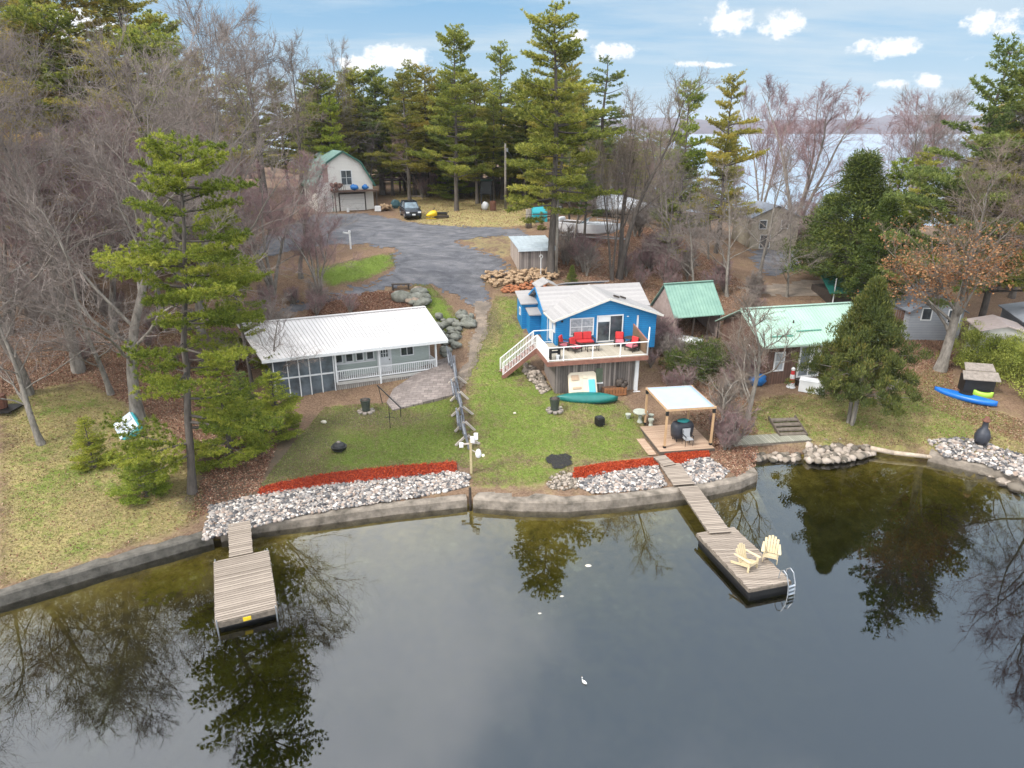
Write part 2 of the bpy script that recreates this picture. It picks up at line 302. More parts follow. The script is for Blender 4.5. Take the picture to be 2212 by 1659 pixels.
def decid(seed,Hh,spread=.5,fork=.3,n1=12,n2=7,n3=7,n4=5,wig=.15,trop=.04,r0=.25,ang=(.5,.9),twigL=.8,stems=1,leaf=0,lean=0.,twr=.009,l1=.5):
    rg=np.random.default_rng(seed); tb=TubeB(); cb=TubeB(); E3=[];D3=[]
    for s_ in range(stems):
        az=s_*2*PI/stems+rg.random(); el=.0 if stems==1 else rg.uniform(.12,.38)
        d=np.array([math.cos(az)*math.sin(el)+lean,math.sin(az)*math.sin(el),math.cos(el)]); hs=Hh*(1 if stems==1 else rg.uniform(.75,1))
        pts,_=branch_path(rg,np.array([0.,0,0]),d,hs*.9,12,.06 if stems==1 else .05,.03); rr=r0*(1-np.linspace(0,1,13))**1.05+.02; rr[0]*=1.35; tb.tube(pts,rr,8)
        for i in range(n1):
            f=fork+(1-fork)*((i+rg.random())/n1); p=np.array([np.interp(f*12,range(13),pts[:,k]) for k in range(3)]); ax=unit(pts[-1]-pts[0])
            a=rg.uniform(0,2*PI); th=rg.uniform(*ang)*(1-.35*f); o=unit(np.cross(ax,[math.cos(a),math.sin(a),.3])); d1=unit(ax*math.cos(th)+o*math.sin(th))
            L1=Hh*l1*(1.15-f*.75)*rg.uniform(.75,1.15)*(spread/.5)**.5; p1,_=branch_path(rg,p,d1,L1,8,wig,trop); r1=max(.025,np.interp(f*12,range(13),rr)*.45); tb.tube(p1,np.linspace(r1,.012,9),5)
            for j in range(n2):
                g=.2+.8*(j+rg.random())/n2; q=np.array([np.interp(g*8,range(9),p1[:,k]) for k in range(3)]); ax1=unit(p1[min(8,int(g*8)+1)]-p1[int(g*7.9)])
                th=rg.uniform(.4,.95); o=unit(np.cross(ax1,rg.normal(0,1,3))); d2=unit(ax1*math.cos(th)+o*math.sin(th)+np.array([0,0,.12])); L2=L1*.5*(1.2-g*.7)*rg.uniform(.6,1.2)
                p2,_=branch_path(rg,q,d2,L2,5,wig*1.2,trop); cb.tube(p2,np.linspace(max(.014,r1*.4*(1.1-g)),.008,6),3)
                u=.15+.85*(np.arange(n3)+rg.random(n3))/n3
                b=np.stack([np.interp(u*5,range(6),p2[:,k]) for k in range(3)],1); ax2=unit(p2[-1]-p2[0])
                dd=ax2*.8+rg.normal(0,.5,(n3,3))+np.array([0,0,.15]); E3.append(b); D3.append(np.concatenate([dd,np.full((n3,1),L2)],1))
    b=np.concatenate(E3); dd=np.concatenate(D3); L=(dd[:,3]*.42+.15)*rg.uniform(.6,1.2,len(b)); L=np.minimum(L,twigL*1.8); d3=dd[:,:3]
    tip,mid=cb.twigs(b,d3,L,np.full(len(b),twr),rg)
    # finest twigs
    m=len(b); u=rg.random((m,n4,1))*.8+.2; bb=(b[:,None,:]*(1-u)+tip[:,None,:]*u).reshape(-1,3); d4=np.repeat(d3/np.linalg.norm(d3,axis=1)[:,None],n4,0)*.9+rg.normal(0,.5,(m*n4,3))+np.array([0,0,.12])
    tip4,_=cb.twigs(bb,d4,np.repeat(L,n4)*rg.uniform(.35,.75,m*n4),np.full(m*n4,twr*.6),rg)
    lv=None
    if leaf:
        pick=(rg.random(len(tip4))<leaf)&(tip4[:,2]<Hh*rg.uniform(.45,.75,len(tip4))); c=np.repeat(tip4[pick],4,0)+rg.normal(0,.1,(pick.sum()*4,3)); w=rg.uniform(.08,.15,len(c)); lv=blades(c,rg.normal(0,1,c.shape)-np.array([0,0,.4]),w*1.3,w,rg,None); lv=(lv[0],lv[1],rg.random(len(c)))
    return tb,cb,lv
def decid_thing(name,data,mats,cat='tree'):
    tb,cb,lv=data; root=thing(name,None,cat); tb.mesh('trunk',mats[0],root); cr=cb.mesh('crown',mats[1],root)
    if lv: npmesh('leaves',lv[0],lv[1],mats[2],cr,lv[2])
    return root
def clump(seed,cent,rad,nb,L,W,up=.5,out=.6,flat=1.):
    """leafy clumps: cent (m,3), blades each pointing outward/up"""
    rg=np.random.default_rng(seed); m=len(cent); c=np.repeat(cent,nb,0); r=rg.normal(0,1,c.shape); r/=np.linalg.norm(r,axis=1)[:,None]; r*=rg.random((len(c),1))**.4
    c=c+r*np.repeat(rad,nb)[:,None]*np.array([1,1,flat]); d=r*out+rg.normal(0,.4,c.shape)+np.array([0,0,up]); t=np.repeat(rg.uniform(0,.5,m),nb)+rg.uniform(0,.45,len(c))
    n=len(c); V,Fc,_=blades(c,d,L*rg.uniform(.6,1.3,n),W*rg.uniform(.7,1.3,n),rg,None); return V,Fc,t
BARK=M('pine_bark',(.13,.11,.095),(.05,.042,.036),6,.9,stretch=(1,1,.25),bmp=.8,bd=.03)
BARKG=M('grey_bark',(.30,.27,.235),(.085,.075,.062),5,.9,stretch=(1,1,.3),bmp=.7,bd=.03)
TWG=M('grey_twigs',(.33,.28,.25),(.12,.095,.085),.6,.9)
TWR=M('reddish_twigs',(.36,.235,.235),(.16,.10,.10),.6,.9)
TWB=M('brown_twigs',(.25,.195,.155),(.14,.11,.085),.6,.9)
NEED=leafmat('white_pine_needles',[(0,(.085,.115,.026)),(.35,(.21,.235,.042)),(.7,(.40,.39,.08)),(1,(.52,.46,.13))],.45)
NEEDB=leafmat('bright_pine_needles',[(0,(.09,.13,.025)),(.35,(.22,.28,.04)),(.7,(.42,.45,.07)),(1,(.58,.56,.12))],.45)
NEEDD=leafmat('dark_needles',[(0,(.065,.10,.034)),(.5,(.17,.215,.055)),(1,(.32,.34,.10))],.4)
NEEDY=leafmat('yellowing_needles',[(0,(.10,.115,.026)),(.35,(.25,.24,.045)),(.7,(.42,.36,.07)),(1,(.5,.33,.1))],.4)
JUN=leafmat('juniper_foliage',[(0,(.022,.032,.009)),(.4,(.062,.074,.017)),(.8,(.12,.12,.028)),(1,(.21,.13,.04))],.15)
CED=leafmat('cedar_foliage',[(0,(.025,.045,.012)),(.5,(.085,.12,.022)),(1,(.2,.22,.045))],.2)
HED=leafmat('hedge_foliage',[(0,(.09,.13,.025)),(.5,(.25,.31,.06)),(1,(.45,.48,.12))],.25)
OAKL=leafmat('dry_oak_leaves',[(0,(.19,.085,.03)),(.5,(.42,.21,.085)),(1,(.58,.37,.17))],.35)
# ---------------------------------------------------------------- setting
def inpoly(x,y,poly):
    x=np.asarray(x);y=np.asarray(y);c=np.zeros(x.shape,bool);n=len(poly)
    for i in range(n):
        x1,y1=poly[i][0],poly[i][1];x2,y2=poly[(i+1)%n][0],poly[(i+1)%n][1]
        k=((y1>y)!=(y2>y))&(x<(x2-x1)*(y-y1)/((y2-y1) if y2!=y1 else 1e-9)+x1); c^=k
    return c
gx=np.unique(np.concatenate([np.linspace(-1400,-130,14),np.linspace(-130,-48,30),np.arange(-48,48,.4),np.linspace(48,130,30),np.linspace(130,1400,14)]).round(3))
gy=np.unique(np.concatenate([np.linspace(-300,-20,12),np.linspace(-20,12,16),np.arange(12,64,.36),np.arange(64,110,.9),np.linspace(110,250,40),np.linspace(250,2300,12)]).round(3))
GX,GY=np.meshgrid(gx,gy); GZ=hground(GX,GY); 
GZ=GZ+np.where(GZ>.7,(np.sin(GX*1.7+GY*.6)*np.sin(GY*1.3-GX*.4)*.05),0)*np.clip((GY-ysh(GX)-3)/4,0,1)
nx_,ny_=len(gx),len(gy); V=np.stack([GX.ravel(),GY.ravel(),GZ.ravel()],1)
ii=(np.arange(ny_-1)[:,None]*nx_+np.arange(nx_-1)[None]).ravel(); Fq=np.stack([ii,ii+1,ii+nx_+1,ii+nx_],1)
def gblob(u,v,ru,rv,z=None):
    p=T(u,v); return p.x,p.y,ru,rv
def W(u,v): p=T(u,v); return (p.x,p.y)
vx,vy,vz=V[:,0],V[:,1],V[:,2]
def soft(poly,w=.8):
    """soft polygon mask from world polygon"""
    acc=np.zeros(len(vx))
    for dx,dy in ((0,0),(w,0),(-w,0),(0,w),(0,-w),(w*.7,w*.7),(-w*.7,w*.7),(w*.7,-w*.7),(-w*.7,-w*.7)): acc+=inpoly(vx+dx,vy+dy,poly)
    return acc/9
green=np.zeros(len(vx)); straw=np.zeros(len(vx)); dirt=np.zeros(len(vx)); leafy=np.ones(len(vx))*.9; straw+=.32; green+=.16
lawn1=[W(*p) for p in [(560,1055),(640,950),(700,880),(830,870),(990,850),(1010,960),(1020,1010),(1000,1012),(985,1000),(860,1008),(720,1022),(610,1040)]]
lawn2=[W(*p) for p in [(1020,1050),(1012,920),(1005,820),(1050,700),(1070,640),(1125,640),(1130,740),(1150,800),(1200,850),(1330,860),(1390,900),(1405,985),(1300,998),(1236,1012),(1225,1035),(1120,1050)]]
lawn3=[W(*p) for p in [(1560,940),(1600,880),(1700,850),(1900,860),(2000,800),(2036,790),(2060,850),(2140,885),(2212,915),(2212,1010),(2000,965),(1760,955),(1640,950)]]
lawnL=[W(*p) for p in [(0,1270),(0,860),(180,820),(330,900),(440,1060),(430,1130)]]
strip=[W(*p) for p in [(680,580),(850,545),(855,575),(780,610),(700,620)]]
strip2=[W(*p) for p in [(890,615),(930,615),(990,680),(1000,720),(960,720),(905,660)]]
backy=[W(*p) for p in [(840,420),(900,400),(1150,430),(1160,490),(960,490),(880,480)]]
near=[W(*p) for p in [(980,500),(1120,505),(1110,560),(1000,530)]]
def up(a,m,k): return a*(1-m)+k*m
for pl,g,s_,d_,l_ in ((lawnL,.4,.78,.05,.12),(lawn1,.72,.42,.1,.05),(lawn2,.62,.6,.12,.05),(lawn3,.5,.75,.05,.1),(strip,.8,.2,.1,.2),(strip2,.75,.4,.1,.1),(backy,.28,.8,.1,.3),(near,.1,.5,.4,.2)):
    m=soft(pl); green=up(green,m,g); straw=up(straw,m,s_); dirt=up(dirt,m,d_); leafy=up(leafy,m,l_)
# worn dirt: beneath cottage front, path edge, under pines
for (u,v,ru,rv,k) in ((800,905,4,1.6,.8),(560,960,4,3,.7),(470,1060,3,2,.7),(1060,700,1.2,4,.5),(640,1000,2,3,.4),(1240,1000,2,1,.3),(1250,900,2,1,.3)):
    p=T(u,v); m=np.exp(-((vx-p.x)/ru)**2-((vy-p.y)/rv)**2)*k; dirt=up(dirt,m,1); green=green*(1-m)
far_=(vy>110); leafy=np.where(far_,.8,leafy)
def vcol(me,name,a,b,c,d):
    at=me.attributes.new(name,'FLOAT_COLOR','POINT'); at.data.foreach_set('color',np.stack([a,b,c,d],1).astype(np.float32).ravel())
def ground_mat():
    m,nt,b=newmat('ground'); at=N(nt,'ShaderNodeAttribute',attribute_name='cover'); sp=N(nt,'ShaderNodeSeparateColor'); nt.links.new(at.outputs['Color'],sp.inputs[0]); v=coord(nt)
    n1=noise(nt,v,.6,6,.65); n2=noise(nt,v,9,5,.75); n3=noise(nt,v,2.2,5,.7); n4=noise(nt,v,28,3,.8); nl=noise(nt,v,.42,5,.6); mz=N(nt,'ShaderNodeMath',operation='MULTIPLY_ADD'); nt.links.new(nl,mz.inputs[0]); mz.inputs[1].default_value=1.1; mz.inputs[2].default_value=-.55; mz2=N(nt,'ShaderNodeMath',operation='ADD'); nt.links.new(n3,mz2.inputs[0]); nt.links.new(mz.outputs[0],mz2.inputs[1]); n3=mz2.outputs[0]
    g=ramp(nt,n2,[(.2,(.085,.135,.026)),(.42,(.135,.2,.036)),(.62,(.185,.24,.052)),(.8,(.29,.31,.11))]); s=ramp(nt,n2,[(.2,(.19,.16,.06)),(.5,(.31,.26,.12)),(.8,(.42,.35,.2))])
    d=ramp(nt,n4,[(.25,(.06,.045,.034)),(.7,(.17,.135,.10))])
    l=ramp(nt,n2,[(.22,(.06,.04,.028)),(.42,(.14,.09,.06)),(.6,(.23,.155,.11)),(.78,(.40,.31,.24))])
    def fac(w,n,k=1.6,lo=.3):
        # threshold-ish blend: weight + noise
        a=N(nt,'ShaderNodeMath',operation='ADD'); nt.links.new(w,a.inputs[0]); nt.links.new(n,a.inputs[1])
        r=N(nt,'ShaderNodeMapRange'); nt.links.new(a.outputs[0],r.inputs[0]); r.inputs[1].default_value=.86; r.inputs[2].default_value=1.14; 
        q=N(nt,'ShaderNodeMath',operation='MULTIPLY'); r2=N(nt,'ShaderNodeMapRange'); nt.links.new(w,r2.inputs[0]); r2.inputs[2].default_value=.08; nt.links.new(r.outputs[0],q.inputs[0]); nt.links.new(r2.outputs[0],q.inputs[1]); return q.outputs[0]
    c=mixc(nt,.35,l,d)
    c=mixc(nt,fac(sp.outputs[1],n3),c,s); c=mixc(nt,fac(sp.outputs[0],n3),c,g); 
    lm=N(nt,'ShaderNodeMath',operation='MULTIPLY'); nt.links.new(fac(at.outputs['Alpha'],n4),lm.inputs[0]); lm.inputs[1].default_value=.75
    c=mixc(nt,lm.outputs[0],c,l); c=mixc(nt,fac(sp.outputs[2],n3),c,d)
    br=ramp(nt,n1,[(.3,(.8,.8,.8)),(.7,(1.12,1.1,1.05))]); c=mixc(nt,1.,c,br,'MULTIPLY')
    # bed under water: silt, ochre weed and stones
    bed=ramp(nt,n3,[(.3,(.10,.075,.018)),(.5,(.19,.14,.03)),(.68,(.26,.2,.06)),(.8,(.4,.35,.2))])
    ge=N(nt,'ShaderNodeNewGeometry'); sx=N(nt,'ShaderNodeSeparateXYZ'); nt.links.new(ge.outputs['Position'],sx.inputs[0]); lt=N(nt,'ShaderNodeMath',operation='LESS_THAN'); nt.links.new(sx.outputs[2],lt.inputs[0]); lt.inputs[1].default_value=.05
    c=mixc(nt,lt.outputs[0],c,bed)
    nt.links.new(c,b.inputs['Base Color']); b.inputs['Roughness'].default_value=.95; b.inputs['Specular IOR Level'].default_value=.1
    bump(nt,b,n2,.6,.08); return m
GM=ground_mat(); go=npmesh('ground',V,Fq,GM,None,None,True); vcol(go.data,'cover',green,straw,dirt,leafy); tag(go,'grassy and leaf strewn land rising from the shore','ground',kind='structure')
def drape(name,poly,mat,lift,step=.5,label='',cat='',kind='structure',edge=.0,seed=1):
    """sheet over the ground inside a world polygon, ragged edges"""
    xs=[p[0] for p in poly];ys=[p[1] for p in poly]; ax=np.arange(min(xs)-1,max(xs)+1,step); ay=np.arange(min(ys)-1,max(ys)+1,step); X,Y=np.meshgrid(ax,ay); rg=np.random.default_rng(seed)
    cx_=(X[:-1,:-1]+step/2);cy_=(Y[:-1,:-1]+step/2); jx=(np.sin(cx_*2.1+cy_*1.3)+.7*np.sin(cx_*6.3-cy_*5)+rg.normal(0,.5,cx_.shape))*edge; jy=(np.cos(cy_*1.9-cx_)+.7*np.cos(cy_*7.1+cx_*4)+rg.normal(0,.5,cx_.shape))*edge
    m=inpoly(cx_+jx,cy_+jy,poly); Z=hground(X,Y)+np.where(hground(X,Y)>.7,(np.sin(X*1.7+Y*.6)*np.sin(Y*1.3-X*.4)*.05),0)*np.clip((Y-ysh(X)-3)/4,0,1)+lift
    nn=X.shape[1]; r,c=np.where(m); i=r*nn+c; Fc=np.stack([i,i+1,i+nn+1,i+nn],1); V_=np.stack([X.ravel(),Y.ravel(),Z.ravel()],1)
    used=np.unique(Fc); mp=np.full(len(V_),-1); mp[used]=np.arange(len(used)); o=npmesh(name,V_[used],mp[Fc],mat,None,None,True); tag(o,label,cat,kind=kind); return o
def gravel_mat(name,c1,c2,c3):
    m,nt,b=newmat(name); v=coord(nt); n1=noise(nt,v,.5,5,.7); n2=noise(nt,v,14,4,.8); vs=coord(nt,(.6,1.1,1),(0,0,.3)); ds=N(nt,'ShaderNodeTexNoise'); ds.inputs['Scale'].default_value=.35; nt.links.new(vs,ds.inputs['Vector']); va_=N(nt,'ShaderNodeVectorMath',operation='MULTIPLY_ADD'); nt.links.new(ds.outputs['Color'],va_.inputs[0]); va_.inputs[1].default_value=(5,5,5); nt.links.new(vs,va_.inputs[2]); n3=noise(nt,va_.outputs[0],.9,6,.6)
    c=ramp(nt,n2,[(.25,c2),(.6,c1),(.85,c3)]); t=ramp(nt,n3,[(.36,(.68,.68,.7)),(.5,(1,1,1)),(.64,(1.4,1.36,1.33))]); c=mixc(nt,1.,c,t,'MULTIPLY')
    t2=ramp(nt,n1,[(.35,(.85,.85,.88)),(.7,(1.15,1.12,1.08))]); c=mixc(nt,1.,c,t2,'MULTIPLY'); nt.links.new(c,b.inputs['Base Color']); b.inputs['Roughness'].default_value=.95; bump(nt,b,n2,.5,.04); return m
GRV=gravel_mat('grey_gravel',(.115,.118,.13),(.055,.057,.068),(.24,.235,.24)); PTH=gravel_mat('worn_gravel',(.2,.165,.13),(.11,.085,.065),(.32,.28,.24))
bank=[W(*p) for p in [(1530,985),(1560,900),(1620,880),(1640,950),(1630,1010),(1590,1030)]]
drive=[W(*p) for p in [(600,668),(690,640),(760,625),(830,605),(858,570),(850,540),(800,528),(690,530),(560,560),(560,520),(680,462),(800,462),(880,482),(1000,490),(1130,494),(1140,508),(1060,512),(985,522),(1080,560),(1100,590),(1060,600),(1045,618),(1058,640),(1042,662),(1015,655),(990,640),(940,620),(860,617),(790,632),(700,655),(620,685)]]
drape('driveway',drive,GRV,.03,.2,'dark grey gravel driveway with pale tyre tracks curving past the woodshed','driveway',edge=.25)
pth=[W(*p) for p in [(1028,650),(1058,650),(1054,700),(1044,740),(1026,790),(1006,830),(992,842),(990,812),(1010,775),(1020,735),(1028,695)]]
drape('gravel_path',pth,PTH,.034,.15,'worn gravel path running down between the two cottages','path',edge=.12)
rroad=[W(*p) for p in [(1590,618),(1850,600),(2000,628),(2000,645),(1800,640),(1640,640)]]
drape('side_lane',rroad,PTH,.03,.5,'pale gravel lane behind the cottage with the green roof','lane',edge=.2)
rl2=[W(*p) for p in [(1620,560),(1640,530),(1720,540),(1730,580),(1660,600)]]
drape('parking_pad',rl2,GRV,.03,.5,'grey gravel pad below the beige house','parking pad',edge=.3)
# water: the cove is one closed body of tinted water, the far lake one sheet
def water_mat(name,base_f,rough,bumpst):
    m=bpy.data.materials.new(name); m.use_nodes=True; nt=m.node_tree; nt.nodes.clear(); out=N(nt,'ShaderNodeOutputMaterial')
    gl=N(nt,'ShaderNodeBsdfGlossy'); gl.inputs['Roughness'].default_value=rough; gl.inputs['Color'].default_value=(.93,.96,1,1); tr=N(nt,'ShaderNodeBsdfTransparent'); fr=N(nt,'ShaderNodeFresnel'); fr.inputs['IOR'].default_value=1.33
    a=N(nt,'ShaderNodeMath',operation='MULTIPLY_ADD'); nt.links.new(fr.outputs[0],a.inputs[0]); a.inputs[1].default_value=1.0; a.inputs[2].default_value=base_f; cl=N(nt,'ShaderNodeClamp'); nt.links.new(a.outputs[0],cl.inputs[0])
    mx=N(nt,'ShaderNodeMixShader'); nt.links.new(cl.outputs[0],mx.inputs[0]); nt.links.new(tr.outputs[0],mx.inputs[1]); nt.links.new(gl.outputs[0],mx.inputs[2]); nt.links.new(mx.outputs[0],out.inputs['Surface'])
    if bumpst:
        v=coord(nt,(1,1,1)); n=noise(nt,v,1.2,4,.6); bp=N(nt,'ShaderNodeBump'); bp.inputs['Strength'].default_value=bumpst; bp.inputs['Distance'].default_value=.02; nt.links.new(n,bp.inputs['Height']); nt.links.new(bp.outputs[0],gl.inputs['Normal'])
    return m,nt,out
wm,nt,out=water_mat('cove_water',.085,.004,.02)
va=N(nt,'ShaderNodeVolumeAbsorption'); va.inputs['Color'].default_value=(.5,.54,.32,1); va.inputs['Density'].default_value=1.25
vsx=N(nt,'ShaderNodeVolumeScatter'); vsx.inputs['Color'].default_value=(.35,.5,.4,1); vsx.inputs['Density'].default_value=.0
nt.links.new(va.outputs[0],out.inputs['Volume'])
w=MB(); w.bx(-140,140,-90,60,-6,0); wo=w.build('cove_water',wm); tag(wo,'calm dark greenish water of the cove mirroring the trees','water',kind='structure')
wm2,nt2,out2=water_mat('lake_water',.5,.2,.3)
m2=MB(); m2.add([(-1500,100,-.02),(1500,100,-.02),(2500,2700,-.02),(-2500,2700,-.02)],[(0,1,2,3)]); wo2=m2.build('lake_water',wm2); tag(wo2,'pale open lake beyond the wooded point','water',kind='structure')
# far shore: wooded hills
hx=np.linspace(-1500,2600,160); rgz=np.random.default_rng(3); hh=46+10*np.sin(hx*.004+1)+6*np.sin(hx*.013)+rgz.normal(0,1.3,160)
rows=[(0,-3),(25,.3),(70,.62),(130,.85),(260,1.),(700,1.05)]; VV=[];
for dy,k in rows:
    for i,x in enumerate(hx): VV.append((x,2300+dy+30*math.sin(x*.003),(hh[i]+rgz.normal(0,1.5))*k if k>0 else k))
VV=np.array(VV); n=160; ii=(np.arange(len(rows)-1)[:,None]*n+np.arange(n-1)[None]).ravel(); ho=npmesh('far_hills',VV,np.stack([ii,ii+1,ii+n+1,ii+n],1),M('far_woods',(.10,.075,.085),(.035,.03,.04),.035,.95),None,None,True); tag(ho,'low purple brown wooded hills across the lake','hills',kind='structure')

hm=bpy.data.materials.new('haze'); hm.use_nodes=True; nth=hm.node_tree; nth.nodes.clear(); oh=N(nth,'ShaderNodeOutputMaterial'); pv_=N(nth,'ShaderNodeVolumePrincipled'); pv_.inputs['Color'].default_value=(.82,.88,1,1); pv_.inputs['Density'].default_value=.00012; nth.links.new(pv_.outputs[0],oh.inputs['Volume'])
m=MB(); m.bx(-2700,2700,-320,3300,-8,80); tag(m.build('haze',hm),'thin bluish air over the lake and land','haze',kind='stuff')
# ---------------------------------------------------------------- shore: walls, stones, mulch
CONC=M('weathered_concrete',(.30,.255,.21),(.065,.055,.042),1.5,.9,bmp=.7,bd=.03); CONCD=M('dark_concrete',(.15,.135,.115),(.04,.037,.03),1.8,.9,bmp=.8,bd=.04)
def shore_wall(x0,x1,top,width,mat,label,name='seawall',pts=None,hgt=.5):
    pts=pts or [(x,float(ysh(x))) for x in np.unique(np.concatenate([np.arange(x0,x1,.7),[x1],[p for p in shx if x0<p<x1]]))]
    secs=[];r=random.Random(int(x0*10)); n=len(pts)
    for i,(x,y) in enumerate(pts):
        a=Vector(pts[max(0,i-1)]);b=Vector(pts[min(n-1,i+1)]);d=(b-a).normalized(); nn=Vector((-d.y,d.x)); j=r.uniform(-.012,.012); w=width(x) if callable(width) else width; t=top+j*.5
        f=lambda k,z:(x+nn.x*k,y+nn.y*k,z)
        secs.append([f(-.1,-1.6),f(-.06+j,t-.08),f(.0+j,t),f(w*.5,t+.03),f(w+j*3,t+.02),f(w+.05,-1.6)])
    m=MB(); m.loft(secs); return tag(m.build(name,mat,bevel=0),label,'wall')
shore_wall(-62,-14.2,.54,.6,CONCD,'dark mossy concrete seawall along the straw coloured lawn left of the small dock')
shore_wall(-13.9,-2.35,.5,.4,CONC,'long straight concrete seawall in front of the white river stones')
shore_wall(-2.0,13.55,.56,lambda x:.42+1.5*math.exp(-((x-.2)/1.9)**2)*(1 if x>-1.9 else .3),CONC,'curving concrete seawall with a wide slab, ending at the corner by the plank walkway')
cn=[(13.62,33.7),(13.66,34.6),(13.62,35.6),(13.5,36.6)]; shore_wall(0,0,.57,.42,CONC,'short concrete wall running back from the seawall corner toward the plank walkway',pts=cn[::1])
shore_wall(24.7,46,.5,.8,CONC,'low concrete edge at the far right shore, below the black chiminea')
ICO=[];ICF=[]
_bm=bmesh.new(); bmesh.ops.create_icosphere(_bm,subdivisions=1,radius=1); ICO=np.array([v.co[:] for v in _bm.verts]); ICF=np.array([[v.index for v in f.verts] for f in _bm.faces]); _bm.free()
def stones(name,poly,num,r0,r1,mat,label,kind='stuff',seed=5,lift=.03,zf=None,cat='stones',density=None):
    rg=np.random.default_rng(seed); xs=[p[0] for p in poly];ys=[p[1] for p in poly]; X=rg.uniform(min(xs),max(xs),num*8);Y=rg.uniform(min(ys),max(ys),num*8); m=inpoly(X,Y,poly); X=X[m][:num];Y=Y[m][:num]; n=len(X)
    Z=(zf(X,Y) if zf else np.maximum(hland(X,Y),.5))+lift; r=rg.uniform(r0,r1,n)*rg.choice([.5,.75,1,1.15,1.6],n,p=[.15,.3,.3,.18,.07]); sc=rg.uniform(.6,1.15,(n,1,3))*np.array([1,1,.7]); ang=rg.uniform(0,2*PI,n)
    base=ICO[None]*(1+rg.uniform(-.16,.16,(n,len(ICO),1)))*sc*r[:,None,None]; c,s=np.cos(ang)[:,None],np.sin(ang)[:,None]; bx_=base[:,:,0]*c-base[:,:,1]*s; by_=base[:,:,0]*s+base[:,:,1]*c
    V=np.stack([bx_+X[:,None],by_+Y[:,None],base[:,:,2]+Z[:,None]],2).reshape(-1,3); Fc=(ICF[None]+(np.arange(n)*len(ICO))[:,None,None]).reshape(-1,3); t=np.repeat(rg.random(n),len(ICF))
    o=npmesh(name,V,Fc,mat,None,t); tag(o,label,cat,kind=kind); return o
STN=leafmat('river_stone',[(0,(.045,.045,.05)),(.3,(.14,.135,.135)),(.55,(.33,.3,.28)),(.75,(.28,.21,.17)),(.93,(.5,.46,.42)),(1,(.62,.59,.56))],0,.8,0); STB=leafmat('shore_rock',[(0,(.09,.08,.065)),(.5,(.22,.185,.15)),(1,(.40,.34,.29))],0,.85,0)
PW=lambda L,z=.6:[P(u,v,z)[:2] for u,v in L]
stones('river_stones',PW([(438,1165),(452,1098),(560,1072),(700,1052),(850,1036),(985,1022),(1015,1028),(1012,1052),(900,1074),(760,1094),(640,1114),(540,1140)]),8200,.055,.115,STN,'grey and white river stones between the long red mulch bed and the left seawall')
stones('river_stones',PW([(1245,1052),(1250,1035),(1330,1020),(1420,1006),(1432,1035),(1440,1052),(1350,1062),(1280,1066)]),2700,.055,.12,STN,'grey and white river stones just left of the long dock ramp',seed=6)
stones('river_stones',PW([(1478,1030),(1462,1002),(1500,988),(1530,990),(1575,1018),(1560,1034),(1500,1046)]),1500,.06,.13,STN,'pile of grey and white river stones just right of the long dock ramp',seed=8)
stones('river_stones',PW([(1180,1050),(1190,1030),(1215,1022),(1245,1035),(1245,1056),(1200,1062)]),230,.06,.13,STB,'small patch of brownish pebbles beside the wide concrete slab',seed=9)
stones('shore_rocks',PW([(1745,988),(1735,962),(1790,955),(1880,958),(1900,970),(1840,985),(1770,990)],.4),300,.12,.3,STB,'tumbled round shore rocks below the lawn beside the plank walkway',seed=11,zf=lambda x,y:.1+np.clip((y-ysh(x))*.35,0,.6),lift=.08)
stones('shore_rocks',PW([(2000,955),(2080,955),(2212,990),(2212,1035),(2120,1000),(2040,985)],.6),1500,.07,.15,STN,'pale gravel and stones behind the concrete edge at the right shore',seed=12)
stones('shore_rocks',PW([(2100,1010),(2120,998),(2225,1035),(2260,1075),(2200,1048)],.2),120,.14,.3,STB,'wet boulders standing in the water off the right shore',seed=13,zf=lambda x,y:0*x+.0)
stones('shore_rocks',PW([(1610,975),(1720,972),(1725,990),(1640,990)],.2),90,.14,.3,STB,'dark rocks in the shade beneath the plank walkway',seed=14,zf=lambda x,y:0*x+.05)
MUL=M('red_mulch',(.36,.035,.012),(.14,.014,.006),26,.9,bmp=1,bd=.08)
def mulch(poly,label,seed):
    pw=PW(poly,.66); o=drape('mulch_bed',pw,MUL,.075,.12,label,'mulch','stuff',edge=.03,seed=seed)
    rg=np.random.default_rng(seed); xs=[p[0] for p in pw];ys=[p[1] for p in pw]; X=rg.uniform(min(xs)-.1,max(xs)+.1,30000);Y=rg.uniform(min(ys)-.08,max(ys)+.08,30000); m=inpoly(X,Y,pw)|inpoly(X,Y-.1,pw)&(rg.random(30000)<.4)|inpoly(X,Y+.1,pw)&(rg.random(30000)<.4); X=X[m];Y=Y[m]
    c=np.stack([X,Y,hland(X,Y)+.09],1); V_,F_,_=blades(c,rg.normal(0,1,c.shape)*np.array([1,1,.35])+np.array([0,0,.15]),rg.uniform(.05,.13,len(c)),rg.uniform(.02,.05,len(c)),rg,None); npmesh('chips',V_,F_,MULC,o,rg.random(len(c)))
MULC=leafmat('red_chips',[(0,(.13,.012,.006)),(.5,(.38,.045,.014)),(1,(.52,.10,.035))],.0,.9,0)
mulch([(557,1074),(562,1060),(610,1047),(720,1028),(860,1013),(985,1003),(986,1021),(850,1036),(700,1052),(600,1066)],'long bed of bright red mulch above the left river stones',21)
mulch([(1238,1034),(1242,1016),(1300,1006),(1380,996),(1412,992),(1424,1004),(1330,1019),(1262,1034)],'short bed of bright red mulch left of the long dock ramp',22)
mulch([(1436,985),(1470,974),(1528,972),(1532,986),(1500,990),(1462,1004),(1448,1003)],'small bed of bright red mulch in front of the covered deck platform',23)
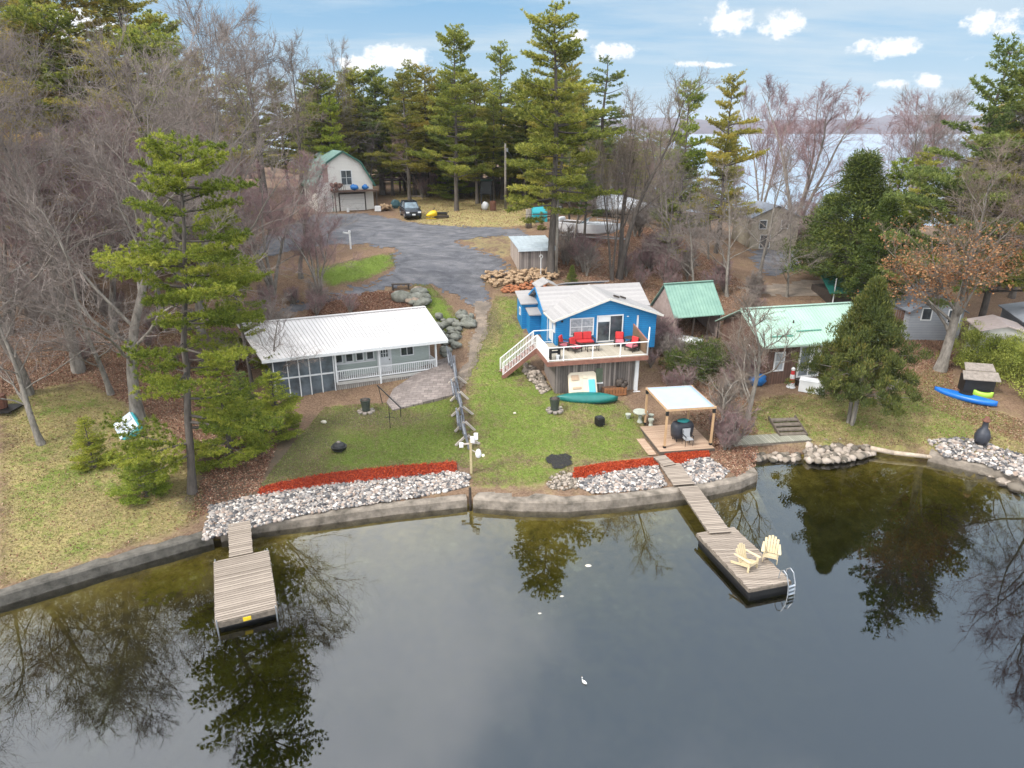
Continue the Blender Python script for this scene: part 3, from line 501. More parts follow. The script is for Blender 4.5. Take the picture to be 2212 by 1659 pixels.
# ---------------------------------------------------------------- docks
PLK=Mwave('dock_planks',(.34,.285,.235),(.15,.12,.095),'Y',.145,.85,.1,None,.55,stretch=(.5,3,1)); PLKW=Mwave('warm_planks',(.5,.36,.26),(.28,.18,.12),'Y',.145,.8,.08,None,.5,stretch=(.5,3,1)); PLKD=Mwave('grey_green_planks',(.34,.33,.27),(.17,.165,.12),'X',.15,.85,.1,None,.6,stretch=(3,.5,1))
WDB=M('dark_beam',(.13,.1,.08),(.05,.04,.03),4,.85); STEEL=M('galvanised_steel',(.55,.57,.6),(.4,.42,.45),8,.35,.8); FLT=M('black_float',(.012,.012,.013),(.008,.008,.008),3,.5)
def deckf(name,m,w,L,z=0,t=.04,gap=.0):
    m.bx(0,w,0,L,z-t,z); return m
def dock(u0,label,loc,ang,w,L,grp=None):
    t=thing('dock',label,'dock',loc,ang); m=MB(); r=random.Random(int(L*10+w)); y=0
    while y<L-.05: m.bx(r.uniform(-.015,.01),w+r.uniform(-.01,.02),y+.006,y+.137,-.04,r.uniform(-.004,.006)); y+=.145
    m.build('planks',PLK,t); f=MB(); f.bx(.02,w-.02,-.05,-.0,-.26,-.02).bx(.02,w-.02,L,L+.04,-.26,-.03).bx(-.03,.03,-.05,L+.04,-.26,-.045).bx(w-.03,w+.03,-.05,L+.04,-.26,-.045); f.build('frame',WDB2,t)
    fl=MB(); fl.bx(.12,w-.12,.1,L-.15,-.62,-.262); fl.build('float',FLT,t); return t
WDB2=M('weathered_beam',(.2,.165,.13),(.08,.065,.05),5,.85,stretch=(1,1,1))
a1=P(465,1345,.45);b1=P(600,1312,.45);c1=P(461,1213,.45); angL=math.atan2(b1.y-a1.y,b1.x-a1.x)
dl=dock(0,'square grey plank dock with a yellow tag, at the end of the short ramp',(a1.x,a1.y,.45),angL,2.3,4.35)
ty=MB(); ty.box((1.15,-.075,-.12),(.3,.03,.16)); ty.build('yellow_tag',M('yellow_plastic',(.75,.55,.02),(.6,.42,.02),3,.5),dl)
for x in (.05,2.25): MB().cyl((x,-.05,-.6),(x,-.05,.14),.03).split('corner_post',STEEL,dl)
for x in (.05,2.25): MB().cyl((x,4.3,-.6),(x,4.3,.12),.03).split('corner_post',STEEL,dl)
def ramp_(label,p0,p1,w,grp=None,mat=None):
    p0=Vector(p0);p1=Vector(p1); d=p1-p0; L=math.hypot(d.x,d.y); t=thing('dock_ramp',label,'ramp',p0,0,grp); t.rotation_euler=(math.atan2(d.z,L),0,math.atan2(d.y,d.x)-PI/2); m=MB(); L=d.length; y=0; r=random.Random(int(L*77))
    while y<L-.05: m.bx(-w/2+r.uniform(-.015,.01),w/2+r.uniform(-.01,.015),y+.006,y+.137,0,.035+r.uniform(0,.006)); y+=.145
    m.build('planks',mat or PLK,t); f=MB(); f.bx(-w/2+.03,-w/2+.09,0,L,-.14,-.002).bx(w/2-.09,w/2-.03,0,L,-.14,-.002); f.split('beam',WDB2,t); return t
ramp_('short narrow plank ramp joining the left seawall to the square dock',P(521,1200,.47),P(517,1130,.66),1.0)
a2=P(1620,1272,.5);b2=P(1708,1255,.5);c2=P(1506,1152,.5); angR=math.atan2(b2.y-a2.y,b2.x-a2.x); LR=(c2-a2).length
dr=thing('dock','long weathered floating dock carrying two yellow chairs','dock',(a2.x,a2.y,.5),0); 
# slightly raked rectangle measured from its four corners
e1=(b2-a2); e2=(c2-a2); e2n=e2.normalized(); m=MB(); r=random.Random(4); s=0
while s<LR-.05:
    q0=e2n*(s+.006); q1=e2n*(s+.137); j=r.uniform(-.015,.015); h=r.uniform(-.004,.006); m.slab([q0+e1*(-.01+j)+Vector((0,0,h)),q0+e1*(1.01+j)+Vector((0,0,h)),q1+e1*(1.01+j)+Vector((0,0,h)),q1+e1*(-.01+j)+Vector((0,0,h))],.035); s+=.145
m.build('planks',PLK,dr)
f=MB(); f.beam(e1*-.02+Vector((0,0,-.11)),e1*1.02+Vector((0,0,-.11)),.06,.13).beam(Vector((-.03,0,-.11)),e2+Vector((-.03,0,-.11)),.06,.13).beam(e1+Vector((0.03,0,-.11)),e1+e2+Vector((.03,0,-.11)),.06,.13); f.build('frame',WDB2,dr)
fl=MB(); fl.slab([e1*.03+Vector((0,.04,-.18)),e1*.97+Vector((0,.04,-.18)),e1*.97+e2*.98+Vector((0,0,-.18)),e1*.03+e2*.98+Vector((0,0,-.18))],.5); fl.build('float',FLT,dr)
pA=P(1556,1152,.55); pB=P(1486,1052,.62); pC=P(1464,1035,.75); pD=P(1448,1000,.8); pE=P(1428,990,.86)
ramp_('long plank ramp rising from the floating dock to the seawall',pA,pB,1.05); ramp_('wide plank landing lying across the river stones above the seawall',P(1478,1048,.68),P(1447,1003,.82),1.15); ramp_('short narrow plank step behind the landing, pointing to the covered deck',P(1447,1006,.86),P(1424,986,.88),.75)
# ladder
lt=thing('dock_ladder','bright metal swim ladder with looped handrails at the end of the floating dock','ladder',P(1700,1262,.5),angR+.15,scale=.85); m=MB()
for x in (-.02,.42):
    pp=[(x,.55,0),(x,.5,.45),(x,.3,.62),(x,.08,.5),(x,-.12,0),(x,-.2,-.95)]
    for i in range(5): m.cyl(pp[i],pp[i+1],.028,n=8)
m.build('handrails',STEEL,lt); m=MB()
for k in range(4): m.box((.2,-.14-.02*k,-.08-.22*k),(.42,.1,.03))
m.split('rung',STEEL,lt)
# adirondack chairs (front towards -y)
YEL=M('pale_yellow_paint',(.60,.49,.31),(.5,.41,.25),3,.55)
def adir(label,loc,rz,scale=1):
    t=thing('adirondack_chair',label,'chair',loc,rz,None,scale=scale); m=MB()
    for i in range(5): m.box((0,-.38+.11*i,.36-.045*i),(.52,.095,.022),m=Matrix.Rotation(-.38,3,'X'))
    m.box((0,-.435,.31),(.54,.02,.09)); m.build('seat',YEL,t,bevel=.006); m=MB(); k=.35; hs=[.66,.76,.8,.76,.66]
    for i in range(5):
        x=(i-2)*.108; dx=(i-2)*.018; h=hs[i]; b=Vector((x,.1,.2)); e=Vector((x+dx,.1+h*k,.2+h*.94)); m.beam(b,e,.098,.02,up=(0,-1,.3))
    m.beam((-.26,.19,.36),(.26,.19,.36),.05,.025).beam((-.3,.32,.68),(.3,.32,.68),.05,.025); m.build('backrest',YEL,t,bevel=.006)
    for s in(-1,1):
        m=MB(); m.prism([(s*.27,-.48),(s*.40,-.50),(s*.42,-.42),(s*.37,.36),(s*.29,.36)],.545,.57); m.build('armrest',YEL,t,bevel=.005)
        m=MB(); m.box((s*.3,-.40,.27),(.024,.09,.54)); m.build('leg',YEL,t); m=MB(); m.beam((s*.27,-.44,.3),(s*.27,.52,.04),.024,.11); m.build('leg',YEL,t)
    return t
p1=P(1608,1222,.51); p2=P(1663,1205,.51)
adir('pale yellow slatted chair on the dock, turned sideways toward the ladder',(p1.x,p1.y,.51),.62,1.0); adir('pale yellow slatted chair on the dock facing the open water',(p2.x,p2.y,.51),-.38,1.0)
# plank walkway and steps on the right
g1=P(1585,962,.75);g2=P(1752,950,.75); t=thing('plank_walkway','grey green plank walkway bridging the notch in the right shore','walkway',(g1.x,g1.y-.05,.75),math.atan2(g2.y-g1.y,g2.x-g1.x)); m=MB(); x=0; Lw=(g2-g1).length
while x<Lw: m.bx(x+.005,x+.14,0,1.15,0,.04); x+=.148
m.build('planks',PLKD,t); m=MB(); m.bx(0,Lw,.03,.12,-.16,-.002).bx(0,Lw,1.0,1.1,-.16,-.002); m.split('beam',WDB2,t)
m=MB(); m.bx(2.5,3.6,.02,.5,-.9,-.165); m.build('support_block',CONC,t)
s1=P(1690,940,.85); t=thing('wooden_steps','four weathered timber steps set into the bank above the plank walkway','steps',(s1.x,s1.y,.8),.1)
for k in range(4): m=MB(); m.box((.75,.2+.42*k,.0+.14*k),(1.75,.34,.1)); m.build('tread',WDB2,t)
m=MB(); m.beam((-.12,0,-.05),(-.12,1.75,.5),.06,.2).beam((1.62,0,-.05),(1.62,1.75,.5),.06,.2); m.split('stringer',WDB,t)
# log
m=MB(); q=[P(1880,968,.35),P(1930,978,.3),P(2000,986,.28),P(2052,988,.25)]; 
for i in range(3): m.cyl(q[i],q[i+1],.16-.02*i,.14-.02*i)
tag(m.build('driftwood_log',M('dead_wood',(.5,.42,.33),(.28,.22,.17),4,.9),smooth=True),'long pale driftwood log lying along the right shore','log')
# ---------------------------------------------------------------- white roofed cottage
WHT=M('white_paint',(.68,.69,.7),(.6,.61,.62),2,.5); WHR=M('white_metal_roof',(.64,.61,.60),(.56,.535,.53),.7,.4); SIDG=Mwave('sage_siding',(.42,.47,.44),(.38,.43,.41),'Z',.12,.7,.1,(.22,.25,.24),.2)
FND=M('foundation_render',(.42,.38,.33),(.2,.17,.15),3,.9,bmp=.6); GL=glassm(); SCR=glassm('screen_dark',(.035,.045,.055),.35); DKW=M('dark_wood',(.06,.045,.035),(.03,.022,.018),5,.7); LATT=Mwave('lattice_boards',(.36,.34,.31),(.2,.18,.165),'X',.14,.9,.25,(.04,.035,.03),.5)
A=P(565,779,4.3); ZB=1.0; an=.3787; wc=thing('white_roofed_cottage','long low grey green cottage with a ribbed white metal roof and white porch','cottage',(A.x,A.y,ZB),an)
X=lambda p:(p[0]-.12*p[1],p[1],p[2]-ZB)
def wb(): return MB(X)
m=wb(); zf=2.0
m.bx(4.7,11.75,1.45,7.6,zf-.1,4.45); m.bx(.7,4.7,2.3,7.6,zf-.1,4.45); m.wallp([(11.76,1.45,4.45),(11.76,7.6,4.45),(11.76,4.1,5.6)],.1,(1,0,0)); m.build('wall',SIDG,wc)
m=wb(); z=lambda b:4.3+1.5*b/4.1
m.slab([(0,0,4.3),(12.6,0,4.3),(12.57,4.1,5.8),(-.75,4.1,5.8)],.07); m.slab([(-.75,4.1,5.8),(12.57,4.1,5.8),(12.6,8.3,4.3),(0,8.3,4.3)],.07)
rf=m.build('roof',WHR,wc); m=wb()
for i in range(50):
    f=i/49; x0=.02+12.55*f; x1=-.73+13.28*f; m.beam((x0,-.01,4.32),(x1,4.1,5.82),.05,.06); m.beam((x1,4.1,5.82),(x0,8.3,4.32),.05,.06)
m.beam((-.77,4.1,5.83),(12.6,4.1,5.83),.3,.04); m.build('ribs',WHR,rf); m=wb(); m.beam((0,-.03,4.2),(12.6,-.03,4.2),.05,.2).beam((12.63,0,4.22),(12.6,4.1,5.72),.04,.16).beam((12.6,4.1,5.72),(12.63,8.3,4.22),.04,.16); m.build('fascia',WHT,rf)
m=wb(); m.bx(4.7,11.9,.35,1.45,zf-.2,zf); m.build('porch_floor',M('porch_boards',(.45,.44,.42),(.36,.35,.33),4,.8),wc)
m=wb(); m.bx(7.4,11.75,.42,7.6,.2,zf-.2); m.build('foundation',FND,wc); m=wb(); m.bx(4.7,7.4,.4,.5,.5,zf-.2).bx(7.4,11.8,.36,.4,1.15,zf-.21); m.build('lattice_skirt',LATT,wc)
for a in (4.75,7.75,11.85): m=wb(); m.bx(a-.06,a+.06,.36,.48,zf,4.25); m.build('porch_post',WHT,wc)
m=wb(); m.bx(7.7,7.8,.3,.4,.7,zf); m.build('porch_post',WHT,wc)
for a0,a1 in ((4.8,7.7),(7.8,11.8)):
    m=wb(); m.bx(a0,a1,.38,.46,zf+.76,zf+.83).bx(a0,a1,.38,.46,zf+.08,zf+.15); nb=int((a1-a0)/.145)
    for i in range(nb): x=a0+(i+.5)*(a1-a0)/nb; m.bx(x-.022,x+.022,.395,.44,zf+.15,zf+.76)
    m.build('porch_railing',WHT,wc)
m=wb(); m.bx(11.77,11.83,.5,1.4,zf+.76,zf+.83).bx(11.77,11.83,.5,1.4,zf+.08,zf+.15); [m.bx(11.78,11.82,.5+.15*i,.54+.15*i,zf+.15,zf+.76) for i in range(6)]; m.build('porch_railing',WHT,wc)
def win(par,mk,x0,x1,z0,z1,y,fr=.07,mull=(1,1),mat=None,nrm=-1,axis='x',glass=None,name='window'):
    """frame with glass; y = wall plane, opens to -y; axis 'y' -> plane x=y"""
    def B(m,a0,a1,c0,c1,d0,d1):
        if axis=='x': m.bx(a0,a1,min(y+nrm*d0,y+nrm*d1),max(y+nrm*d0,y+nrm*d1),c0,c1)
        else: m.bx(min(y+nrm*d0,y+nrm*d1),max(y+nrm*d0,y+nrm*d1),a0,a1,c0,c1)
    m=mk(); B(m,x0,x0+fr,z0,z1,-.02,.06);B(m,x1-fr,x1,z0,z1,-.02,.06);B(m,x0+fr,x1-fr,z1-fr,z1,-.02,.06);B(m,x0+fr,x1-fr,z0,z0+fr,-.02,.06)
    nx,nz=mull
    for i in range(1,nx): x=x0+(x1-x0)*i/nx; B(m,x-.025,x+.025,z0+fr,z1-fr,-.02,.045)
    for i in range(1,nz): z=z0+(z1-z0)*i/nz; B(m,x0+fr,x1-fr,z-.018,z+.018,-.02,.04)
    o=m.build(name,mat or WHT,par); m=mk(); B(m,x0+fr*.8,x1-fr*.8,z0+fr*.8,z1-fr*.8,-.03,.02); m.build('pane',glass or GL,o); return o
for i in range(4): win(wc,wb,4.95+.73*i,5.52+.73*i,zf+1.02,zf+1.68,1.45)
m=wb(); m.bx(4.85,7.8,1.38,1.449,zf+.9,zf+1.0); m.build('window_ledge',WHT,wc)
win(wc,wb,9.6,10.6,zf+1.0,zf+1.8,1.45,mull=(2,1))
m=wb(); m.bx(8.0,8.85,1.39,1.449,zf,zf+1.95); d=m.build('door',WHT,wc); win(d,wb,8.15,8.7,zf+1.1,zf+1.7,1.39,fr=.03,mull=(3,2)); m=wb(); m.bx(8.74,8.79,1.33,1.39,zf+.85,zf+.95); m.build('handle',DKW,d)
for a in (7.9,8.86): m=wb(); m.bx(a-.0,a+.09,1.4,1.448,zf,zf+2.0); m.build('door_trim',WHT,wc)
m=wb(); m.bx(11.72,11.8,1.4,1.5,zf,4.4); m.build('corner_trim',WHT,wc)
# screened room on the left
m=wb(); m.bx(.7,4.65,.43,.47,.75,4.2); sc=m.build('screen_wall',SCR,wc); m=wb()
for a in (.7,1.6,2.3,3.0,3.75,4.6): m.bx(a-.03,a+.03,.36,.429,.75,4.2)
for zz in (.8,2.75,4.12): m.bx(.7,4.63,.37,.427,zz-.05,zz+.05)
m.build('screen_frame',WHT,sc); m=wb(); m.bx(.66,.72,.45,4,.75,4.25); m.build('side_screen',SCR,wc)
m=wb(); m.bx(1.0,4.5,.5,2.2,1.7,1.78); m.build('room_floor',DKW,wc)
ch=thing('porch_chair','low folding chair at the left end of the white porch','chair',(0,0,0)); q=Matrix.Rotation(an,3,'Z')@Vector((5.2-.12*1.1,1.1,0)); ch.location=(A.x+q.x,A.y+q.y,zf); ch.rotation_euler=(0,0,an+.9)
m=MB(); m.box((0,0,.36),(.5,.5,.03)).box((0,.3,.62),(.5,.03,.5),m=Matrix.Rotation(-.35,3,'X')); m.build('seat',M('grey_mesh_fabric',(.35,.36,.38),(.28,.29,.3),5,.8),ch); m=MB(); [m.cyl((sx*.24,-.24,0),(sx*.24,.3,.5),.015,n=6).cyl((sx*.24,.28,0),(sx*.24,-.22,.42),.015,n=6) for sx in(-1,1)]; m.split('leg',STEEL,ch)
# patio
pv=[P(835,868,1.22),P(848,882,1.22),P(985,858,1.3),P(985,800,1.42),P(940,805,1.42),P(850,845,1.25)]; m=MB(); m.prism([(p.x,p.y) for p in pv],.9,lambda p:hz(p[0],p[1])+.1); tag(m.build('stone_patio',Mbrick('pavers',(.25,.215,.2),(.17,.145,.135),(.09,.075,.07))),'reddish grey paved patio in front of the white cottage foundation','patio')
h0=T(826,872);h1=P(868,905,.9); t=thing('garden_handrail','thin black metal handrail beside the patio steps','handrail',(h0.x,h0.y,h0.z)); m=MB(); d=Vector((h1.x-h0.x,h1.y-h0.y,-.3)); m.beam((-.3,.2,1.25),d+Vector((0,0,.85)),.05,.07).cyl((0,0,0),(-.2,.1,1.2),.025).cyl(d+Vector((-.05,0,-.3)),d+Vector((-.05,0,.85)),.025); m.build('rail',FLT,t)
tp=T(843,925); t=thing('feeder_pole','thin black shepherd pole standing in the left lawn','pole',tp); m=MB(); m.cyl((0,0,0),(0,0,1.5),.022).cyl((0,0,1.0),(.22,0,1.05),.015).cyl((-.3,0,.75),(.3,0,.75),.018); m.build('pole',FLT,t)
# ---------------------------------------------------------------- blue cottage
BLU=Mwave('blue_siding',(.012,.23,.50),(.009,.17,.40),'Z',.145,.6,.1,(.004,.06,.22),.25); SHG=Mwave('grey_shingles',(.36,.345,.34),(.25,.24,.24),'Y',.2,.9,.1,(.28,.27,.27),.5,bmp=.3,nscale=5); SHG2=Mwave('grey_shingles_cross',(.35,.34,.335),(.245,.235,.235),'X',.2,.9,.1,(.27,.26,.26),.5,bmp=.3,nscale=5)
BRD=Mwave('weathered_boards',(.27,.23,.205),(.05,.043,.04),'X',.17,.9,.12,(.03,.025,.022),.85,nscale=2,stretch=(3,3,.4)); RSTN=M('redwood_stain',(.27,.12,.085),(.17,.075,.055),3,.7); BRICK=M('rust_brown',(.12,.06,.035),(.07,.035,.02),4,.9)
O=Vector((3.1,46.0)); ab=.21; ZG=1.5; bc=thing('blue_cottage','bright blue cottage with grey shingle gables and a raised railed deck','cottage',(O.x,O.y,ZG),ab)
X2=lambda p:(p[0],p[1],p[2]-ZG)
def bb(): return MB(X2)
Wd=7.45; ze=6.12; za=7.38; zfl=4.15
m=bb(); m.wallp([(0,0,3.75),(Wd,0,3.5),(Wd,0,ze),(Wd/2,0,za-.06),(0,0,ze)],.12,(0,-1,0)); m.bx(0,.12,.12,2.4,3.75,ze).bx(Wd-.12,Wd,.12,6.6,3.5,ze)
m.bx(-.05,Wd-.13,2.401,6.6,3.3,6.08); m.wallp([(-.06,2.4,6.08),(-.06,6.6,6.08),(-.06,4.5,7.16)],.1,(-1,0,0)); m.wallp([(Wd+.01,2.4,6.08),(Wd+.01,6.6,6.08),(Wd+.01,4.5,7.16)],.1,(1,0,0)); m.build('wall',BLU,bc)
m=bb(); o_=.35; sl=(za-ze)/(Wd/2); zl=ze-sl*.35+.02
m.slab([(-.35,-.38,zl),(Wd/2,-.38,za+.04),(Wd/2,4.4,za+.04),(-.35,2.3,zl)],.09); m.slab([(Wd/2,-.38,za+.04),(Wd+.35,-.38,zl),(Wd+.35,2.3,zl),(Wd/2,4.4,za+.04)],.09); rf=m.build('roof',SHG2,bc)
m=bb(); m.beam((-.36,-.40,zl-.06),(Wd/2,-.40,za-.03),.04,.15).beam((Wd/2,-.40,za-.03),(Wd+.36,-.40,zl-.06),.04,.15).beam((-.37,-.38,zl-.06),(-.37,2.2,zl-.06),.03,.13); m.build('fascia',M('cream_trim',(.62,.6,.55),(.55,.53,.48),3,.6),rf)
m=bb(); m.slab([(-.45,2.15,6.12),(Wd+.4,2.15,6.12),(Wd+.4,4.5,7.33),(-.45,4.5,7.33)],.08); m.slab([(-.45,4.5,7.33),(Wd+.4,4.5,7.33),(Wd+.4,6.9,6.12),(-.45,6.9,6.12)],.08); m.build('rear_roof',SHG,bc)
m=bb(); m.beam((-.47,2.15,6.1),(-.47,4.5,7.3),.04,.14).beam((-.47,4.5,7.3),(-.47,6.9,6.1),.04,.14); m.build('barge_board',BLU,bc)
m=bb(); m.bx(2.6,6.2,6.6,8.6,4,6.3); m.build('rear_wing',BLU,bc); m=bb(); m.slab([(2.4,6.2,7.2),(6.0,6.2,7.2),(6.2,8.8,6.5),(2.4,8.8,6.5)],.08); m.build('rear_wing_roof',SHG,bc)
m=bb(); m.bx(.5,1.9,6.9,8.4,4.6,6.4); m.build('back_porch',BLU,bc); m=bb(); m.slab([(.3,6.75,6.75),(1.2,6.75,7.2),(1.2,8.6,7.2),(.3,8.6,6.75)],.07).slab([(1.2,6.75,7.2),(2.1,6.75,6.75),(2.1,8.6,6.75),(1.2,8.6,7.2)],.07); m.build('back_porch_roof',SHG2,bc)
for x,y in ((4.6,.75),(5.35,1.4)): m=bb(); z=za-sl*abs(x-Wd/2)+.1; m.box((x,y,z+.06),(.42,.22,.12),m=Matrix.Rotation(sl,3,'Y')); m.build('roof_vent',DKW,rf)
# left extensions
m=bb(); m.bx(-1.25,-.07,5.3,7.0,3.4,6.0).bx(-.9,-.07,4.25,5.29,3.4,5.35); m.build('side_wing',BLU,bc); m=bb(); m.slab([(-1.4,5.1,5.95),(.0,5.1,5.95),(.0,7.2,6.5),(-1.4,7.2,6.5)],.08); m.slab([(-1.0,4.0,5.35),(-.02,4.0,5.35),(-.02,5.28,5.62),(-1.0,5.28,5.62)],.08); m.build('side_wing_roof',SHG,bc)
m=bb(); m.bx(-1.32,-1.26,5.3,7,3.0,3.5); m.build('wing_footing',CONC,bc); win(bc,bb,5.7,6.1,4.9,5.5,-1.25,axis='y',nrm=-1)
win(bc,bb,.97,2.73,4.72,6.02,0,mull=(2,2),glass=M('curtained_glass',(.42,.43,.45),(.16,.18,.2),5,.15))
sd=win(bc,bb,2.95,4.92,4.17,6.12,0,fr=.08,mull=(2,1),name='sliding_door'); m=bb(); m.bx(3.05,3.9,-.05,-.025,5.65,6.03); m.build('blind',WHT,sd)
m=bb(); m.bx(-.05,.0-.001,1.0,1.8,4.17,6.1); d=m.build('side_door',WHT,bc); win(bc,bb,.25,.65,4.95,5.95,0,axis='y',nrm=-1,glass=WHT); m=bb(); m.bx(-.03,.03,2.28,2.39,3.8,6.15); m.build('corner_trim',WHT,bc)
m=bb(); m.bx(5.95,6.07,-.06,-.001,4.3,5.98); m.build('white_board',WHT,bc); m=bb(); m.box((5.25,-.03,5.95),(.14,.05,.05)); m.build('wall_light',WHT,bc); m=bb(); m.box((.4,-.05,5.85),(.12,.1,.12)); m.build('wall_lantern',FLT,bc)
# deck
Dm=Mwave('deck_boards',(.40,.36,.29),(.27,.24,.19),'X',.14,.8,.06,(.2,.17,.13),.4); m=bb(); m.bx(-1.5,5.4,-3.55,-.13,4.02,4.14).bx(-1.5,-.06,-.13,.6,4.02,4.14); dk=m.build('deck',Dm,bc)
m=bb(); m.bx(-1.55,5.45,-3.62,-3.56,3.85,4.15).bx(-1.57,-1.51,-3.56,.6,3.85,4.15).bx(5.41,5.47,-3.55,0,3.85,4.15); m.build('deck_fascia',RSTN,dk)
RC=M('railing_white',(.8,.8,.8),(.75,.75,.75),2,.4)
def rail(x0,y0,x1,y1,npost,pick,z=4.15,zz=None,name='deck_railing',h=.95):
    z1=z if zz is None else zz; m=bb(); p=Vector((x0,y0,z));q=Vector((x1,y1,z1)); U=Vector((0,0,1))
    m.beam(p+U*h,q+U*h,.07,.05).beam(p+U*.08,q+U*.08,.04,.04)
    for i in range(npost): c=p.lerp(q,i/(npost-1)); m.beam(c,c+U*(h+.0),.07,.07)
    if pick:
        L=(q-p).length;k=int(L/.14)
        for i in range(1,k): c=p.lerp(q,i/k); m.beam(c+U*.1,c+U*h,.03,.03)
    return m.build(name,RC,bc)
rail(-1.5,-3.5,5.4,-3.5,2,False); 
for f in (.15,.44,.72): m=bb(); x=-1.5+6.9*f; m.bx(x-.035,x+.035,-3.535,-3.465,4.15,5.08); m.build('rail_post',RC,bc)
rail(-1.5,-3.45,-1.5,-.45,2,True); rail(5.4,-3.5,6.9,-.2,2,False,z=4.15); rail(-1.5,.6,-.1,.6,2,False)
m=bb(); m.wallp([(5.38,-3.4,4.2),(5.38,-.9,4.2),(5.38,-.9,5.55),(5.38,-3.4,5.1)],.05,(1,0,0)); m.build('privacy_panel',M('brown_panel',(.2,.13,.08),(.12,.08,.05),6,.7),bc); m=bb(); m.beam((5.38,-.85,5.6),(5.38,-3.4,5.16),.1,.05); m.build('panel_cap',RSTN,bc)
# stairs to the left
st=MB(X2); n=8
for i in range(n): f=(i+.5)/n; st.box((-1.6-2.3*f,.05,4.08-1.75*f),(.32,1.0,.05))
st.split('stair_tread',RSTN,bc); m=bb(); m.beam((-1.5,-.47,4.0),(-3.95,-.47,2.15),.05,.3).beam((-1.5,.57,4.0),(-3.95,.57,2.15),.05,.3); m.split('stair_stringer',RSTN,bc)
for y in (-.45,.55): rail(-1.55,y,-3.9,y,2,True,z=4.12,zz=2.3,name='stair_railing')
# skirt under the deck
m=bb(); m.bx(-.85,4.85,-3.05,-2.98,.7,3.86); sk=m.build('deck_skirt',BRD,bc); m=bb(); m.bx(-.87,-.8,-2.98,-.2,.9,3.86).bx(4.8,4.87,-2.98,-.2,.9,3.86).bx(1.0,Wd-.3,.3,.4,1.2,3.5); m.build('skirt_sides',BRD,bc); m=bb(); m.bx(4.75,5.0,-3.2,-2.97,.6,3.84).bx(4.65,5.15,-3.35,-2.85,1.1,1.5); m.split('corner_post',WHT,bc)
m=bb(); m.bx(1.95,2.45,-3.11,-3.06,2.3,3.3); m.build('skirt_hatch',M('dull_green',(.12,.15,.1),(.08,.1,.07),4,.8),bc); m=bb(); m.bx(1.9,2.5,-3.13,-3.06,2.2,2.29); m.build('hatch_sill',WHT,bc)
stones('rubble',[(2.0,42.8),(2.6,43.2),(1.9,45.6),(1.0,46.4),(.8,45.4)],260,.08,.2,STB,'loose pale rubble stones along the left side of the deck skirt',seed=31,lift=.08)
def BL(a,b,z): return Vector((O.x+a*math.cos(ab)-b*math.sin(ab),O.y+a*math.sin(ab)+b*math.cos(ab),z))
# deck furniture
RED=M('red_cushion',(.5,.03,.03),(.38,.02,.025),4,.8); PNK=M('pink_patterned_cushion',(.55,.22,.25),(.4,.05,.08),14,.8); WIC=M('dark_wicker',(.05,.035,.03),(.025,.018,.015),30,.7)
def seat(label,loc,rz,w,name='deck_chair',cat='chair',fab=None,nb=1):
    t=thing(name,label,cat,loc,rz); m=MB(); m.box((0,0,.36),(w,.62,.14)); m.build('seat',PNK if nb==1 else RED,t,bevel=.04); 
    for i in range(nb): m=MB(); m.box(((i-(nb-1)/2)*w/nb,.3,.68),(w/nb-.04,.14,.52),m=Matrix.Rotation(-.2,3,'X')); m.build('back_cushion',fab or RED,t,bevel=.05)
    m=MB(); m.box((0,0,.25),(w+.08,.66,.08)).box((0,.38,.55),(w+.04,.04,.62))
    for sx in(-1,1): m.box((sx*(w/2+.05),.0,.55),(.07,.66,.05)); [m.box((sx*(w/2+.05),yy,.27),(.05,.05,.54)) for yy in(-.3,.32)]
    m.build('frame',WIC,t); return t
seat('red two seat cushioned loveseat below the blue cottage window',BL(1.85,-.6,4.15),ab,1.3,'loveseat','sofa',nb=2)
seat('red cushioned deck chair left of the loveseat, turned sideways',BL(.35,-1.0,4.15),ab+1.0,.6); seat('red cushioned deck chair standing in front of the sliding door edge',BL(4.3,-1.1,4.15),ab-.3,.6); seat('pink striped deck chair at the right end of the deck behind the railing',BL(4.75,-2.3,4.15),ab-1.1,.6); seat('low pink cushioned footstool chair in front of the loveseat',BL(.9,-1.7,4.15),ab+.5,.55)
t=thing('coffee_table','low dark wicker table in front of the red loveseat','table',BL(2.1,-1.75,4.15),ab); m=MB(); m.box((0,0,.4),(.9,.5,.04)); m.build('top',WIC,t); m=MB(); [m.box((x,y,.19),(.05,.05,.38)) for x in(-.4,.4) for y in(-.2,.2)]; m.split('leg',WIC,t)
t=thing('side_table','small black table at the front left corner of the deck','table',BL(-.9,-2.9,4.15),ab); m=MB(); m.box((0,0,.7),(.75,.45,.05)).box((0,0,.45),(.65,.4,.04)); m.build('top',FLT,t); m=MB(); [m.box((x,y,.34),(.1,.08,.68)) for x in(-.3,.3) for y in(-.15,.15)]; m.split('leg',FLT,t)
m=MB(); m.lathe([(.1,0),(.13,.3),(.135,.31)],12); o=m.build('bucket',WHT,smooth=False); o.location=BL(-.75,-3.15,4.15); tag(o,'white bucket under the small black deck table','bucket')
t=thing('patio_table','small dark round table among the pink chairs at the right end of the deck','table',BL(4.95,-1.6,4.15),ab); m=MB(); m.lathe([(.42,.68),(.43,.7),(.42,.72)],18); m.build('top',WIC,t); m=MB(); m.cyl((0,0,0),(0,0,.68),.04).lathe([(.22,0),(.2,.04)],12); m.build('pedestal',WIC,t)
